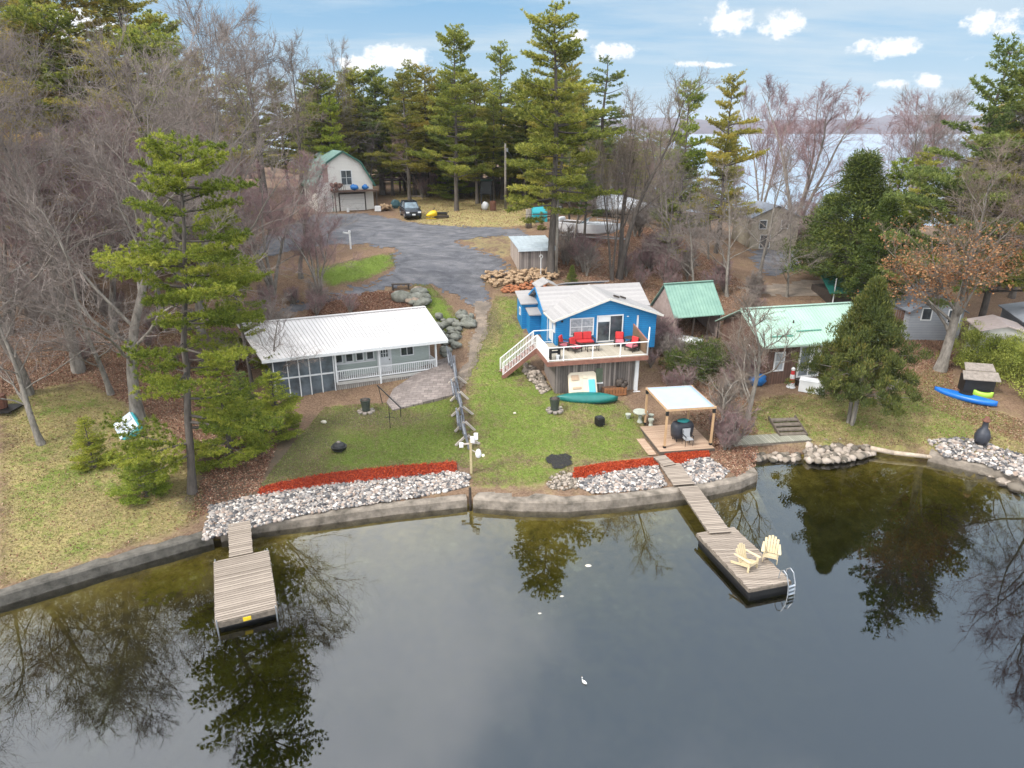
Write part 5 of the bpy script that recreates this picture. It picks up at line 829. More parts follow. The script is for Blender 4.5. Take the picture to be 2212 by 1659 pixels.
# ---------------------------------------------------------------- vehicles
def car(label,loc,rz,paint,L=4.6,Wc=1.85,Hc=1.75,name='parked_car',suv=True,prof=None):
    """front towards -y"""
    t=thing(name,label,'car',loc,rz); hw=Wc/2
    lo=[(-L/2,.42),(-L/2+.05,.80),(-L/2+.25,.95),(-L*.2,1.08),(L*.42,1.10),(L/2-.03,1.0),(L/2,.5),(L/2-.1,.32),(-L/2+.12,.3)] if suv else [(-L/2,.4),(-L/2+.05,.64),(-L/2+.3,.76),(-L*.2,.9),(L*.38,.94),(L/2-.03,.86),(L/2,.45),(L/2-.1,.28),(-L/2+.12,.26)]
    m=MB(); n=len(lo); secs=[]
    for x,s,dz in ((-hw,.93,.0),(-hw+.06,.985,.0),(-hw*.6,1.0,.03),(0,1.02,.045),(hw*.6,1.0,.03),(hw-.06,.985,0),(hw,.93,0)): secs.append([(x,y*s,z+(dz if z>.7 else 0)-(.0 if 0<abs(x)<hw-.01 else .02)) for y,z in lo])
    m.loft(secs); body=m.build('body',paint,t,smooth=False,bevel=.04)
    b0,b1,r0,r1=((-L*.21,L*.47,-L*.07,L*.36) if suv else (-L*.22,L*.37,-L*.06,L*.2)); zb=1.08 if suv else .9
    m=MB(); gw=hw-.1; rw=hw-.27; m.add([(-gw,b0,zb),(gw,b0,zb),(gw,b1,zb),(-gw,b1,zb),(-rw,r0,Hc-.06),(rw,r0,Hc-.06),(rw,r1,Hc-.06),(-rw,r1,Hc-.06)],[(0,1,5,4),(1,2,6,5),(2,3,7,6),(3,0,4,7),(4,5,6,7)]); m.build('windows',glassm('car_glass',(.05,.075,.095),.06),t)
    m=MB(); m.slab([(-rw-.03,r0-.06,Hc),(rw+.03,r0-.06,Hc),(rw+.03,r1+.05,Hc),(-rw-.03,r1+.05,Hc)],.06)
    for s in(-1,1):
        m.beam((s*gw,b0+.02,zb),(s*rw,r0,Hc-.04),.07,.06).beam((s*gw,b1-.02,zb),(s*rw,r1,Hc-.04),.1,.07); 
        for f in ((.35,.68) if suv else (.5,)): yb=b0+(b1-b0)*f; yt=r0+(r1-r0)*f; m.beam((s*(gw+.01),yb,zb),(s*(rw+.01),yt,Hc-.05),.05,.08)
    m.build('roof',paint,t)
    for s in(-1,1):
        for y in(-L*.31,L*.3):
            r=.36 if suv else .32; m=MB(); m.cyl((s*(hw-.2),y,r),(s*(hw+.01),y,r),r,n=20); w_=m.build('wheel',M('tyre',(.02,.02,.02),(.012,.012,.012),8,.9),t,bevel=.03); m=MB(); m.cyl((s*(hw),y,r),(s*(hw+.025),y,r),r*.6,n=14); m.build('rim',STEEL,w_)
        m=MB(); m.box((s*(hw-.28),-L/2+.04,.74 if suv else .62),(.36,.12,.16)); m.build('headlight',M('lamp_lens',(.7,.72,.75),(.6,.62,.65),3,.1),t,bevel=.02); m=MB(); m.box((s*(hw+.08),b0+.25,zb+.06),(.18,.1,.13)); m.build('mirror',paint,t,bevel=.02)
    m=MB(); m.box((0,-L/2+.0,.7 if suv else .56),(.8,.08,.18)).box((0,-L/2+.02,.42),(1.3,.1,.14)); m.build('grille',FLT,t); m=MB(); m.box((0,-L/2-.06,.52),(.36,.02,.16)); m.build('licence_plate',WHT,t); return t
p=T(886,470); car('black off road car parked at the edge of the gravel facing the lake',(p.x,p.y+.4,p.z+.02),.3,M('black_paint',(.018,.024,.035),(.014,.018,.028),2,.2))
p=T(945,472); t=thing('snowmobile','yellow snowmobile with a black seat on the leaf strewn grass','snowmobile',p,-1.35); YL=M('yellow_cowl',(.72,.5,.015),(.6,.4,.01),3,.4); m=MB(); secs=[]
for y,w,h0,h1 in ((-1.25,.18,.28,.4),(-1.05,.4,.22,.62),(-.7,.5,.2,.85),(-.3,.42,.22,.95),(-.05,.3,.25,.8)): secs.append([(w*math.cos(a),y,(h0+h1)/2+(h1-h0)/2*math.sin(a)) for a in [2*PI*k/12 for k in range(12)]])
m.loft(secs); m.build('cowl',YL,t,smooth=True); m=MB(); m.box((0,.5,.55),(.36,1.15,.3)); m.build('seat',FLT,t,bevel=.06); m=MB(); m.box((0,.45,.22),(.42,1.7,.26)); m.build('track',DKW,t,bevel=.08); m=MB(); m.box((-.42,-.75,.06),(.12,1.1,.04)).box((.42,-.75,.06),(.12,1.1,.04)).cyl((-.42,-.75,.08),(-.15,-.6,.4),.03).cyl((.42,-.75,.08),(.15,-.6,.4),.03); m.split('ski',YL,t); m=MB(); m.box((0,-.35,1.08),(.4,.04,.28),m=Matrix.Rotation(-.6,3,'X')).cyl((-.36,-.1,.98),(.36,-.1,.98),.025); m.build('windshield_bars',FLT,t); m=MB(); m.cyl((-.2,1.0,.35),(-.2,1.25,.75),.025).cyl((.2,1.0,.35),(.2,1.25,.75),.025).cyl((-.2,1.25,.75),(.2,1.25,.75),.025); m.build('rear_rack',FLT,t)
# white motor boat on a trailer
p=T(1268,520); t=thing('motor_boat','long white open motor boat on a trailer, its bow toward the two stemmed bare tree','boat',(p.x,p.y+.2,p.z),-.5); BW=M('white_car_paint',(.66,.67,.7),(.6,.61,.64),2,.3); m=MB(); secs=[]
for x,w,zk,zs in ((-3.2,1.0,.75,1.55),(-2.9,1.12,.62,1.75),(-1.5,1.18,.55,1.72),(0,1.15,.55,1.7),(1.4,1.0,.6,1.72),(2.6,.6,.85,1.78),(3.4,.08,1.3,1.85)): secs.append([(x,-w,zs),(x,-w*.9,zs-.45),(x,-w*.75,zk+.25),(x,0,zk),(x,w*.75,zk+.25),(x,w*.9,zs-.45),(x,w,zs),(x,w*.86,zs+.02),(x,w*.8,zs-.06),(x,-w*.8,zs-.06),(x,-w*.86,zs+.02)])
m.loft(secs); m.build('hull',BW,t,smooth=False); m=MB(); m.prism([(-2.5,-.8),(-.5,-.85),(-.5,.85),(-2.5,.8)],1.66,1.73); m.build('cockpit',DKW,t); m=MB(); m.box((-2.95,0,1.95),(.55,1.5,.35)); m.build('engine_cover',BW,t,bevel=.12)
m=MB(); m.wallp([(-.4,-.85,1.7),(.15,-.72,2.2),(.15,.72,2.2),(-.4,.85,1.7)],.03,(-.7,0,.7)); m.build('windshield',M('green_glass',(.3,.42,.4),(.2,.3,.3),3,.1),t); m=MB(); m.beam((.15,-.74,2.22),(.15,.74,2.22),.06,.05).beam((-.4,-.87,1.7),(.15,-.74,2.22),.05,.05).beam((-.4,.87,1.7),(.15,.74,2.22),.05,.05); m.build('windshield_frame',STEEL,t); m=MB(); m.bx(.5,1.2,-.7,.7,1.7,1.8).bx(1.35,2.0,-.6,.6,1.72,1.82).bx(2.15,2.6,-.4,.4,1.74,1.84); m.split('bow_panel',WHT,t); m=MB(); [m.cyl((x,s_*w,1.75),(x,s_*w,2.05),.02,n=6) for s_ in(-1,1) for x,w in((.6,1.05),(1.7,.85),(2.6,.55))]; [m.cyl((.6,s_*1.05,2.05),(1.7,s_*.85,2.05),.02,n=6).cyl((1.7,s_*.85,2.05),(2.6,s_*.55,2.05),.02,n=6).cyl((2.6,s_*.55,2.05),(3.3,0,2.1),.02,n=6) for s_ in(-1,1)]; m.build('bow_rail',STEEL,t)
m=MB(); m.beam((-2.8,-.6,.45),(2.2,-.6,.45),.09,.12).beam((-2.8,.6,.45),(2.2,.6,.45),.09,.12).beam((2.2,-.6,.45),(4.4,0,.42),.08,.1).beam((2.2,.6,.45),(4.4,0,.42),.08,.1).bx(-.9,-.8,-1.05,1.05,.3,.4); m.build('trailer_frame',STEEL,t)
for s_ in(-1,1): m=MB(); m.cyl((-.85,s_*1.0,.32),(-.85,s_*1.2,.32),.32,n=16); m.build('wheel',M('tyre',(.02,.02,.02)),t)
ALU=M('dull_aluminium',(.55,.54,.52),(.35,.34,.33),3,.5,.3)
# shrink wrapped boat
p=T(1345,474); t=thing('covered_boat','large boat shrink wrapped in shiny white plastic in front of the woods','boat',(p.x,p.y+.8,p.z),-.08); secs=[]; WRP=M('shrink_wrap',(.66,.69,.74),(.42,.46,.52),1.6,.3,bmp=.6,bd=.15)
for x,w,zk,zt in ((-3.1,.9,.9,2.0),(-2.7,1.15,.7,2.75),(-1.4,1.2,.6,2.7),(0,1.2,.6,2.6),(1.2,1.1,.65,2.3),(2.3,.8,.8,1.95),(3.2,.12,1.15,1.5)): secs.append([(x,-w,1.35),(x,-w*.55,(1.35+zt)/2+.2),(x,0,zt),(x,w*.55,(1.35+zt)/2+.2),(x,w,1.35),(x,w*.92,1.0),(x,w*.4,zk),(x,-w*.4,zk),(x,-w*.92,1.0)])
m=MB(); m.loft(secs); m.build('wrap',WRP,t,smooth=True); m=MB(); m.beam((-2.8,-.5,.5),(2.2,-.5,.5),.1,.12).beam((-2.8,.5,.5),(2.2,.5,.5),.1,.12).beam((2.2,-.5,.5),(4.0,0,.45),.1,.1).beam((2.2,.5,.5),(4.0,0,.45),.1,.1); m.build('trailer_frame',DKW,t); [ (lambda mm: mm.build('wheel',M('tyre',(.02,.02,.02)),t))(MB().cyl((-1,s*.85,.32),(-1,s*1.05,.32),.32,n=16)) for s in(-1,1)]
# black oil tank on legs, barrel, teal tent
p=T(1050,440); t=thing('outdoor_furnace','black box shaped tank on legs beside the pale pole at the edge of the woods','tank',p,.1); m=MB(); m.box((0,0,2.0),(1.5,1.1,1.7)); m.build('tank',M('black_tank',(.03,.035,.04),(.018,.02,.025),3,.5),t,bevel=.15); m=MB(); [m.box((x,y,.55),(.14,.14,1.15)) for x in(-.6,.6) for y in(-.4,.4)]; m.split('leg',FLT,t); m=MB(); m.box((0,0,2.9),(1.7,1.3,.06)); m.build('lid',GRD,t)
p=T(1065,455); m=MB(); m.lathe([(.36,0),(.38,.3),(.36,.6),(.38,.9),(.35,1.1)],14); o=m.build('rusty_barrel',M('rust',(.2,.08,.05),(.1,.05,.035),5,.9)); o.location=p; tag(o,'rusty brown barrel in front of the black tank','barrel')
p=T(1048,452); m=MB(); m.blob((0,0,.4),.45,8,5,.15,(1,.8,1.1),rr); o=m.build('white_sack',WHT,smooth=True); o.location=p+Vector((0,-.2,0)); tag(o,'white sack at the foot of the black tank','sack')
p=T(1164,478); t=thing('teal_shelter','small teal fabric shelter behind the low pine boughs by the lane','shelter',(p.x,p.y,p.z),.2); TL=M('teal_fabric',(.02,.33,.38),(.015,.25,.3),4,.6); m=MB(); m.loft([[(x,-.6,0),(x,-.55,1.0),(x,0,1.6),(x,.55,1.0),(x,.6,0)] for x in(-.8,0,.8)]); m.build('cover',TL,t)
p=T(1142,492); m=MB(); m.cyl((0,0,0),(0,0,1.9),.35,.3,12); o=m.build('tree_stump',BARKG,smooth=True); o.location=p; tag(o,'thick cut grey stump left of the teal shelter','stump')
p=T(1102,505); 
# ---------------------------------------------------------------- green roofed shed, row boat
sp_=[12.38,50.38,.28]; zb=hz(13.5,51); t=thing('green_roofed_shed','small open shed with a green metal roof between the blue cottage and the bare trees','shed',(sp_[0],sp_[1],zb),sp_[2]); L=4.31; rz=4.92-zb; rt=7.1-zb; GR2=M('mint_metal_roof',(.22,.36,.29),(.15,.27,.225),1.4,.45,.15); GR3=M('bright_mint_roof',(.35,.49,.41),(.28,.41,.345),.8,.45,.1)
m=MB(); m.slab([(0,0,rz),(L,0,rz),(L,2.08,rt),(0,2.08,rt)],.06).slab([(0,2.08,rt),(L,2.08,rt),(L,4.16,rz),(0,4.16,rz)],.06); rf=m.build('roof',GR2,t); m=MB(); [m.beam((x,0,rz+.02),(x,2.08,rt+.02),.03,.04) for x in np.linspace(.02,L-.02,17)]; m.beam((0,2.08,rt+.04),(L,2.08,rt+.04),.25,.04); m.build('ribs',GR2,rf)
m=MB(); m.wallp([(.2,.1,rz),(.2,2.08,rt-.1),(.2,4.06,rz),(.2,4.06,-.3),(.2,.1,-.3)],.1,(-1,0,0)); m.bx(L-.3,L-.2,.1,4,-.3,rz).bx(.3,L-.3,3.9,4,-.3,rz); m.build('wall',M('pinkish_boards',(.42,.33,.3),(.26,.2,.18),3,.9),t); m=MB(); [m.bx(x,x+.12,.1,.22,-.3,rz) for x in(.3,1.7,3.0,L-.35)]; m.split('post',DKW,t)
p=T(1470,742); o=None; t=thing('row_boat','white rowing boat lying in front of the green roofed shed','boat',(p.x,p.y,p.z+.3),-.5); m=MB(); m.loft([[(x,y,z+.2) for x,y,z in s] for s in hullshape(3.4,1.3,.42)]); m.build('hull',WHT,t,smooth=True); m=MB(); m.bx(-.9,-.6,-.5,.5,.16,.24).bx(.3,.6,-.5,.5,.16,.24); m.split('thwart',ALU,t); m=MB(); m.box((-.1,.05,.35),(.4,.35,.4)); m.build('outboard_cover',DKW,t,bevel=.05)
# ---------------------------------------------------------------- brown cottage
br=[17.09,44.18,.21]; t=thing('green_roofed_cottage','brown board cottage with a bright mint green metal roof behind the round juniper','cottage',(br[0],br[1],1.6),br[2]); B_=lambda z:z-1.6; LB=9.0
m=MB(); m.slab([(0,0,B_(4.58)),(LB,0,B_(4.58)),(LB,3.43,B_(6.36)),(0,3.43,B_(6.36))],.07).slab([(0,3.43,B_(6.36)),(LB,3.43,B_(6.36)),(LB,6.9,B_(4.58)),(0,6.9,B_(4.58))],.07); rf=m.build('roof',GR3,t); m=MB(); [m.beam((x,0,B_(4.6)),(x,3.43,B_(6.38)),.03,.035) for x in np.linspace(.02,LB-.02,38)]; m.beam((0,3.43,B_(6.4)),(LB,3.43,B_(6.4)),.28,.04); m.build('ribs',GR3,rf); m=MB(); m.beam((.9,.75,B_(5.0)),(2.6,.75,B_(5.0)),.12,.09).beam((3.1,1.1,B_(5.18)),(5.0,1.1,B_(5.18)),.12,.09); m.split('snow_guard',M('green_guard',(.10,.32,.24),(.08,.26,.2),3,.5),rf); m=MB(); m.beam((0,-.02,B_(4.5)),(LB,-.02,B_(4.5)),.04,.14).beam((-.02,0,B_(4.52)),(-.02,3.43,B_(6.3)),.04,.14); m.build('fascia',M('pale_green_trim',(.4,.55,.46),(.34,.48,.4),3,.5),rf); m=MB(); m.cyl((3.3,1.9,B_(5.5)),(3.3,1.9,B_(5.75)),.05); m.build('vent_pipe',DKW,rf)
BRN=Mwave('brown_boards',(.15,.085,.06),(.08,.045,.035),'X',.2,.9,.1,(.02,.012,.01),.6,nscale=3,stretch=(3,3,.5)); m=MB(); m.bx(.45,LB-.3,.5,.6,-.6,B_(4.72)); m.build('front_wall',BRN,t); m=MB(); m.wallp([(.44,.5,-.6),(.44,6.4,-.6),(.44,6.4,B_(4.75)),(.44,3.43,B_(6.2)),(.44,.5,B_(4.75))],.1,(-1,0,0)); m.wallp([(LB-.3,.5,-.6),(LB-.3,6.4,-.6),(LB-.3,6.4,B_(4.75)),(LB-.3,3.43,B_(6.2)),(LB-.3,.5,B_(4.75))],.1,(1,0,0)).bx(.5,LB-.4,6.3,6.4,-.6,B_(4.7)); m.build('side_wall',Mwave('brown_boards_side',(.15,.085,.06),(.08,.045,.035),'Y',.2,.9,.1,(.02,.012,.01),.6,nscale=3,stretch=(3,3,.5)),t)
win(t,MB,1.25,2.05,.95,2.35,.5,mull=(1,2),glass=M('pale_glass',(.4,.43,.46),(.25,.28,.31),2,.15),fr=.1); d=win(t,MB,3.15,4.9,.35,2.7,.5,mull=(2,1),fr=.12,name='sliding_door',glass=M('grey_glass',(.22,.25,.28),(.12,.14,.16),1.5,.12)); m=MB(); m.bx(4.0,4.8,.42,.46,1.2,2.5); m.build('curtain',WHT,d)
m=MB(); m.bx(3.0,5.0,-.1,.5,-.2,.32); m.build('door_step',DKW,t)
p=T(1753,848); t=thing('chest_freezer','white chest box standing on the grass beside the juniper','box',(p.x,p.y+.1,p.z),-.5); m=MB(); m.box((0,0,.42),(1.6,.8,.78)); m.build('body',WHT,t,bevel=.04); m=MB(); m.box((0,0,.85),(1.64,.84,.1)); m.build('lid',WHT,t,bevel=.02); m=MB(); m.box((.5,-.41,.45),(.3,.02,.2)); m.build('vent',ALU,t)
p=T(1708,836); t=thing('toy_lighthouse','small red and white striped garden lighthouse by the brown wall','ornament',p)
for i in range(4): m=MB(); m.lathe([(.24-.035*i,0),(.205-.035*i,.3)],12,(0,0,.05+.3*i)); m.build('band',WHT if i%2==0 else RED,t)
m=MB(); m.lathe([(.32,0),(.3,.05)],12).lathe([(.13,0),(.14,.12),(.02,.24)],10,(0,0,1.25)); m.build('base_and_cap',WHT,t)
p=T(1634,833); m=MB(); m.blob((0,0,.45),.6,10,6,.15,(1.1,.7,.75),rr); o=m.build('blue_tarp',BT,smooth=True); o.location=p; tag(o,'royal blue tarp heap at the left corner of the brown cottage','tarp')
p=T(1574,845); m=MB(); m.lathe([(.2,0),(.22,.5),(.15,.7),(.05,.75)],10); o=m.build('propane_tank',M('pale_blue_grey',(.45,.52,.55),(.38,.45,.48),3,.5),smooth=True); o.location=p; tag(o,'pale blue grey gas bottle among the shrubs left of the brown cottage','gas bottle')
p=T(1890,830); m=MB(); m.box((0,0,.4),(.9,.6,.8)); m.box((.1,0,.85),(1.1,.5,.1)); o=m.build('stone_barbecue',STG,bevel=.05); o.location=T(1932,840); tag(o,'low brown stone block at the right foot of the juniper','stone block')
# ---------------------------------------------------------------- houses beyond on the right
def hut(label,u,v,w,d,h,rise,rz,wm,rm,cat='house',name='shed',wins=()):
    p=T(u,v); t=thing(name,label,cat,(p.x,p.y,p.z),rz); m=MB(); m.bx(-w/2,w/2,0,d,-.6,h); m.wallp([(-w/2,0,h),(w/2,0,h),(0,0,h+rise-.06)],.1,(0,-1,0)).wallp([(-w/2,d,h),(w/2,d,h),(0,d,h+rise-.06)],.1,(0,1,0)); m.build('wall',wm,t); m=MB(); o_=.25; s=rise/(w/2)
    m.slab([(-w/2-o_,-o_,h-s*o_+.06),(0,-o_,h+rise+.06),(0,d+o_,h+rise+.06),(-w/2-o_,d+o_,h-s*o_+.06)],.08).slab([(0,-o_,h+rise+.06),(w/2+o_,-o_,h-s*o_+.06),(w/2+o_,d+o_,h-s*o_+.06),(0,d+o_,h+rise+.06)],.08); m.build('roof',rm,t)
    for x0,x1,z0,z1,nm in wins: win(t,MB,x0,x1,z0,z1,0,name=nm)
    return t
VIN=Mwave('white_vinyl',(.62,.66,.72),(.55,.59,.65),'Z',.2,.6,.1,(.45,.48,.54),.2); GRW=Mwave('grey_wall',(.31,.33,.36),(.24,.26,.29),'Z',.2,.7,.1,(.17,.18,.2),.3); BGE=M('beige_wall',(.36,.32,.25),(.25,.22,.17),3,.8); SLT=M('slate_roof',(.2,.22,.26),(.13,.145,.17),3,.8)
hut('small white sided shed with a peaked roof behind the brown board fence',1962,668,2.4,3,2.2,.7,-.1,VIN,WHT,'shed','garden_shed')
hut('grey house with a dark window behind the tall pine trunks',2012,735,4,5,2.4,1.2,-.05,GRW,SLT,'house','house',[(-1.2,-.4,1.6,2.6,'window'),(.8,1.8,1.4,2.5,'window')])
hut('white shed with a pinkish roof rising behind the right hedge',2150,800,2.8,2.8,2.9,.4,-.3,M('offwhite_wall',(.62,.6,.56),(.52,.5,.46),2,.7),M('pinkish_roof',(.5,.42,.4),(.4,.33,.31),3,.8),'shed','garden_shed')
hut('blue grey house cut by the right picture edge behind the hedge',2330,800,7,6,3.0,.8,-.3,GRW,M('pale_slate',(.36,.38,.42),(.28,.3,.34),3,.8),'house','house',[(-3,-2,1.6,2.6,'window')])
hut('two storey beige house half hidden by bare trees above the parking pad',1668,540,5.4,5,3.6,1.2,.1,BGE,SLT,'house','house',[(-1.9,-1.0,2.3,3.3,'window'),(.6,1.5,2.3,3.3,'window'),(-1.6,-.4,.2,1.7,'garage_window')])
p=T(1800,662); t=thing('teal_roofed_shed','dark teal roofed building behind the mint green roof ridge','shed',p,.1); m=MB(); m.slab([(-.5,0,1.2),(4.4,0,1.2),(3.6,3.6,2.3),(.3,3.6,2.3)],.1); m.build('roof',M('dark_teal_roof',(.02,.17,.14),(.015,.12,.1),3,.5),t); m=MB(); m.bx(-.2,4,.3,3.6,-.5,1.19); m.build('wall',DKW,t); m=MB(); m.cyl((0,.2,0),(0,.2,2.4),.05); m.build('vent_pipe',WHT,t)
f0=T(1905,715);f1=T(1985,730); t=thing('board_fence','dark brown vertical board fence between the juniper and the pine trunks','fence',f0); m=MB(); dd=f1-f0; k=int(dd.length/.16)
for i in range(k): c=dd*(i/k); m.box((c.x,c.y,.8),(.14,.04,2.1),math.atan2(dd.y,dd.x))
m.build('boards',M('fence_brown',(.13,.07,.045),(.07,.04,.028),5,.9),t); m=MB(); m.beam((0,.04,1.3),dd+Vector((0,.04,1.3)),.05,.1); m.build('rail',DKW,t)
# kayaks, grill hut, chiminea
def kayak(label,u,v,L,W_,mat,rz,dz=0.):
    p=T(u,v); t=thing('kayak',label,'kayak',(p.x,p.y,p.z+.28+dz),rz); s=hullshape(L,W_,.4,16); m=MB(); m.loft([[(x,y,z) for x,y,z in sec[:-1]]+[(x,-abs(0)+ -sec[0][1]*math.cos(a)*-1 if False else y2,.0+.1*math.sin(a)) for a,y2 in [(PI*q/6,sec[-1][1]+(sec[0][1]-sec[-1][1])*q/6) for q in range(0,6)]] for sec in s for x in [sec[0][0]]][:]); m.build('hull',mat,t,smooth=True); m=MB(); m.lathe([(.2,.09),(.24,.13),(.18,.14)],14); o=m.build('cockpit',FLT,t); o.scale=(1.8,1,1); return t
KB=M('blue_kayak_plastic',(.01,.15,.55),(.008,.11,.42),2,.35); kayak('bright blue kayak lying on the leaves in front of the small dark hut',2083,862,3.7,1.0,KB,-.85); kayak('lime green kayak lying behind the blue one',2122,856,1.15,.45,M('lime_plastic',(.4,.65,.08),(.32,.55,.06),2,.4),-.5)
p=T(2112,855); t=thing('grill_hut','small dark hut with a two step grey shingle roof against the hedge','hut',p,-.25); m=MB(); m.bx(-.9,.9,.1,1.1,0,1.2); m.build('body',FLT,t); m=MB(); m.slab([(-1.1,-.1,1.15),(1.1,-.1,1.15),(1.05,.5,1.55),(-1.05,.5,1.55)],.06).slab([(-.9,.5,1.62),(.9,.5,1.62),(.85,1.1,1.95),(-.85,1.1,1.95)],.06); m.build('roof',STG,t)
p=T(2117,962); t=thing('chiminea','black chiminea stove with a narrow neck standing on the right shore gravel','chiminea',p); m=MB(); m.lathe([(.3,.15),(.4,.4),(.42,.65),(.32,.95),(.17,1.15),(.14,1.5),(.19,1.55)],18); m.build('body',FLT2,t,smooth=True); m=MB(); [m.cyl((.34*math.cos(a),.34*math.sin(a),0),(.2*math.cos(a),.2*math.sin(a),.3),.03,n=6) for a in(.5,2.6,4.7)]; m.split('leg',FLT,t); m=MB(); m.lathe([(.2,0),(.23,.06),(.12,.25),(.1,.3)],14,(0,0,1.55)); m.build('cap',M('rust',(.2,.08,.05)),t)
# blue pedal boat at left under the pine, far left chair
p=T(268,935); t=thing('pedal_boat','white and turquoise pedal boat tipped under the left pine','boat',(p.x,p.y+.3,p.z+.35)); t.rotation_euler=(.55,.1,-.9); TQ=M('turquoise_plastic',(.05,.4,.44),(.04,.3,.33),3,.4); m=MB(); m.prism([(-1.1,-.55),(-.9,-.7),(.9,-.7),(1.25,-.4),(1.25,.4),(.9,.7),(-.9,.7),(-1.1,.55)],-.35,0); m.build('hull',TQ,t,bevel=.06); m=MB(); m.bx(-1.0,1.1,-.6,.6,.0,.06); m.build('deck',M('pale_blue_plastic',(.6,.7,.78),(.5,.6,.68),3,.5),t,bevel=.02); m=MB(); m.bx(-.5,.1,-.5,-.05,.06,.2).bx(-.5,.1,.05,.5,.06,.2).bx(.3,.35,-.5,.5,.06,.12).bx(.6,.65,-.5,.5,.06,.12); m.split('seat',WHT,t)
p=T(2,885); t=thing('rusty_fire_drum','rust red drum on a black grate at the left picture edge','fire pit',p); m=MB(); m.lathe([(.4,.15),(.45,.5),(.42,.95)],14); m.build('drum',M('rust',(.2,.08,.05)),t); m=MB(); m.bx(-.6,1.0,-.7,.7,.05,.12); m.build('grate',FLT,t)
for u,v,l in ((404,877-215,None,),):
    pass
# floats and a goose on the water
p=P(1262,1475,0); t=thing('white_gull','small white water bird floating near the bottom middle of the cove','bird',(p.x,p.y,0),2.2,scale=.32); m=MB(); secs=[]
for x,w,z0_,z1_ in ((-.42,.02,.16,.22),(-.3,.1,.04,.24),(-.05,.17,-.05,.28),(.15,.14,-.05,.24),(.3,.06,.03,.2),(.36,.035,.12,.26),(.35,.032,.28,.36),(.32,.03,.38,.45),(.36,.045,.44,.53),(.44,.03,.45,.51)): secs.append([(x,w*math.cos(a),(z0_+z1_)/2+(z1_-z0_)/2*math.sin(a)) for a in [2*PI*k/10 for k in range(10)]])
m.loft(secs); m.build('body',M('white_feathers',(.8,.8,.78),(.7,.7,.68),4,.8),t,smooth=True); m=MB(); m.cyl((.44,0,.48),(.52,0,.46),.02,.008,8); m.build('bill',M('orange_bill',(.7,.25,.03),(.6,.2,.03),3,.5),t)
for u,v,s,l in ((1271,1222,.13,'yellowish float drifting left of the long dock'),(1214,1288,.07,'small pale float nearest the middle of the cove'),(1166,1325,.06,'tiny pale leaf float below the other floats')):
    p=P(u,v,0); m=MB(); m.blob((0,0,0),s,9,6,.1,(1.2,.7,.25),rr); o=m.build('float',M('pale_stone',(.66,.62,.52)),smooth=True); o.location=p; tag(o,l,'float')
# ---------------------------------------------------------------- trees
PM=(BARK,NEED); 
def inst(proto,first,label,u,Y,vtop,zmid=12,wid=1.,group=None,rz=None,H0=None,cat=None,rnd=random.Random(5)):
    """place a copy: crown centre column u, world distance Y, top at row vtop"""
    x=(u-CX)/F*(Y*CT+(H-zmid)*ST); zg=hz(x,Y); b=(CY-vtop)/F; zt=H+Y*(-ST+b*CT)/(CT+b*ST); h=max(1.5,zt-zg)
    o=proto if first else copy_tree(proto); s=h/H0; o.location=(x,Y,zg-.1); o.scale=(s*wid,s*wid,s); o.rotation_euler=(0,0,rnd.uniform(0,6.28) if rz is None else rz); tag(o,label,cat,group); return o
class Kind:
    def __init__(s,proto,H0): s.p=proto; s.H=H0; s.first=True
    def put(s,label,u,Y,vtop,**k):
        o=inst(s.p,s.first,label,u,Y,vtop,H0=s.H,**k); s.first=False; return o
    def at(s,label,u,v,vtop,**k):
        """trunk foot seen at pixel (u,v)"""
        p=T(u,v); zg=p.z; b=(CY-vtop)/F; zt=H+p.y*(-ST+b*CT)/(CT+b*ST); h=zt-zg; o=s.p if s.first else copy_tree(s.p); s.first=False; sc=h/s.H; w_=k.get('wid',1.); o.location=(p.x,p.y,zg-.1); o.scale=(sc*w_,sc*w_,sc); o.rotation_euler=(k.get('tx',0),k.get('ty',0),k.get('rz',random.uniform(0,6.28))); tag(o,label,k.get('cat'),k.get('group')); return o
fl=lambda k,p=.6,a_=.8,b_=.25:(lambda t:(1-t)**p*(a_+b_*math.sin(t*k))+.03)
PA=Kind(conifer_thing('pine_tree',pine(11,18,5.2,.2,1.0,.55,gap=.1,tuft=13,blade=.24,bw=.055,prof=fl(23,.5)),(BARK,NEED)),18)
PB=Kind(conifer_thing('pine_tree',pine(12,18,4.2,.26,1.0,.55,gap=.15,tuft=12,blade=.24,bw=.055,prof=fl(17,.55)),(BARK,NEED)),18)
PC=Kind(conifer_thing('pine_tree',pine(13,18,3.6,.36,.9,.65,gap=.2,dead=.2,tuft=12,blade=.26,bw=.06,prof=fl(20,.6)),(BARK,NEEDD)),18)
PD=Kind(conifer_thing('pine_tree',pine(14,18,5.2,.2,1.0,.55,gap=.12,tuft=13,blade=.24,bw=.055,prof=fl(21,.5)),(BARK,NEEDY)),18)
PE=Kind(conifer_thing('pine_tree',pine(15,12,3.5,.06,1.1,.45,gap=.08,dead=0,tuft=13,blade=.23,bw=.055,prof=fl(15,.55)),(BARK,NEEDB)),12)
PF=Kind(conifer_thing('pine_tree',pine(21,18,4.0,.36,1.15,.5,gap=.25,dead=.05,tw=.16,tuft=25,blade=.19,bw=.034,lop=.25,vr=(.35,1.3),prof=lambda t:(min(1,.55+t*1.3))*(1-t)**.45*(.85+.2*math.sin(t*19))+.04,low=[(2.9,3.3,4.0),(2.4,4.2,3.2),(3.1,3.9,3.6),(5.8,2.9,2.6),(5.6,3.4,2.2),(5.3,.5,3.4),(4.6,.1,4.4),(4.2,-.25,4.6),(3.9,.35,4.2)]),(BARK,NEEDB)),18)
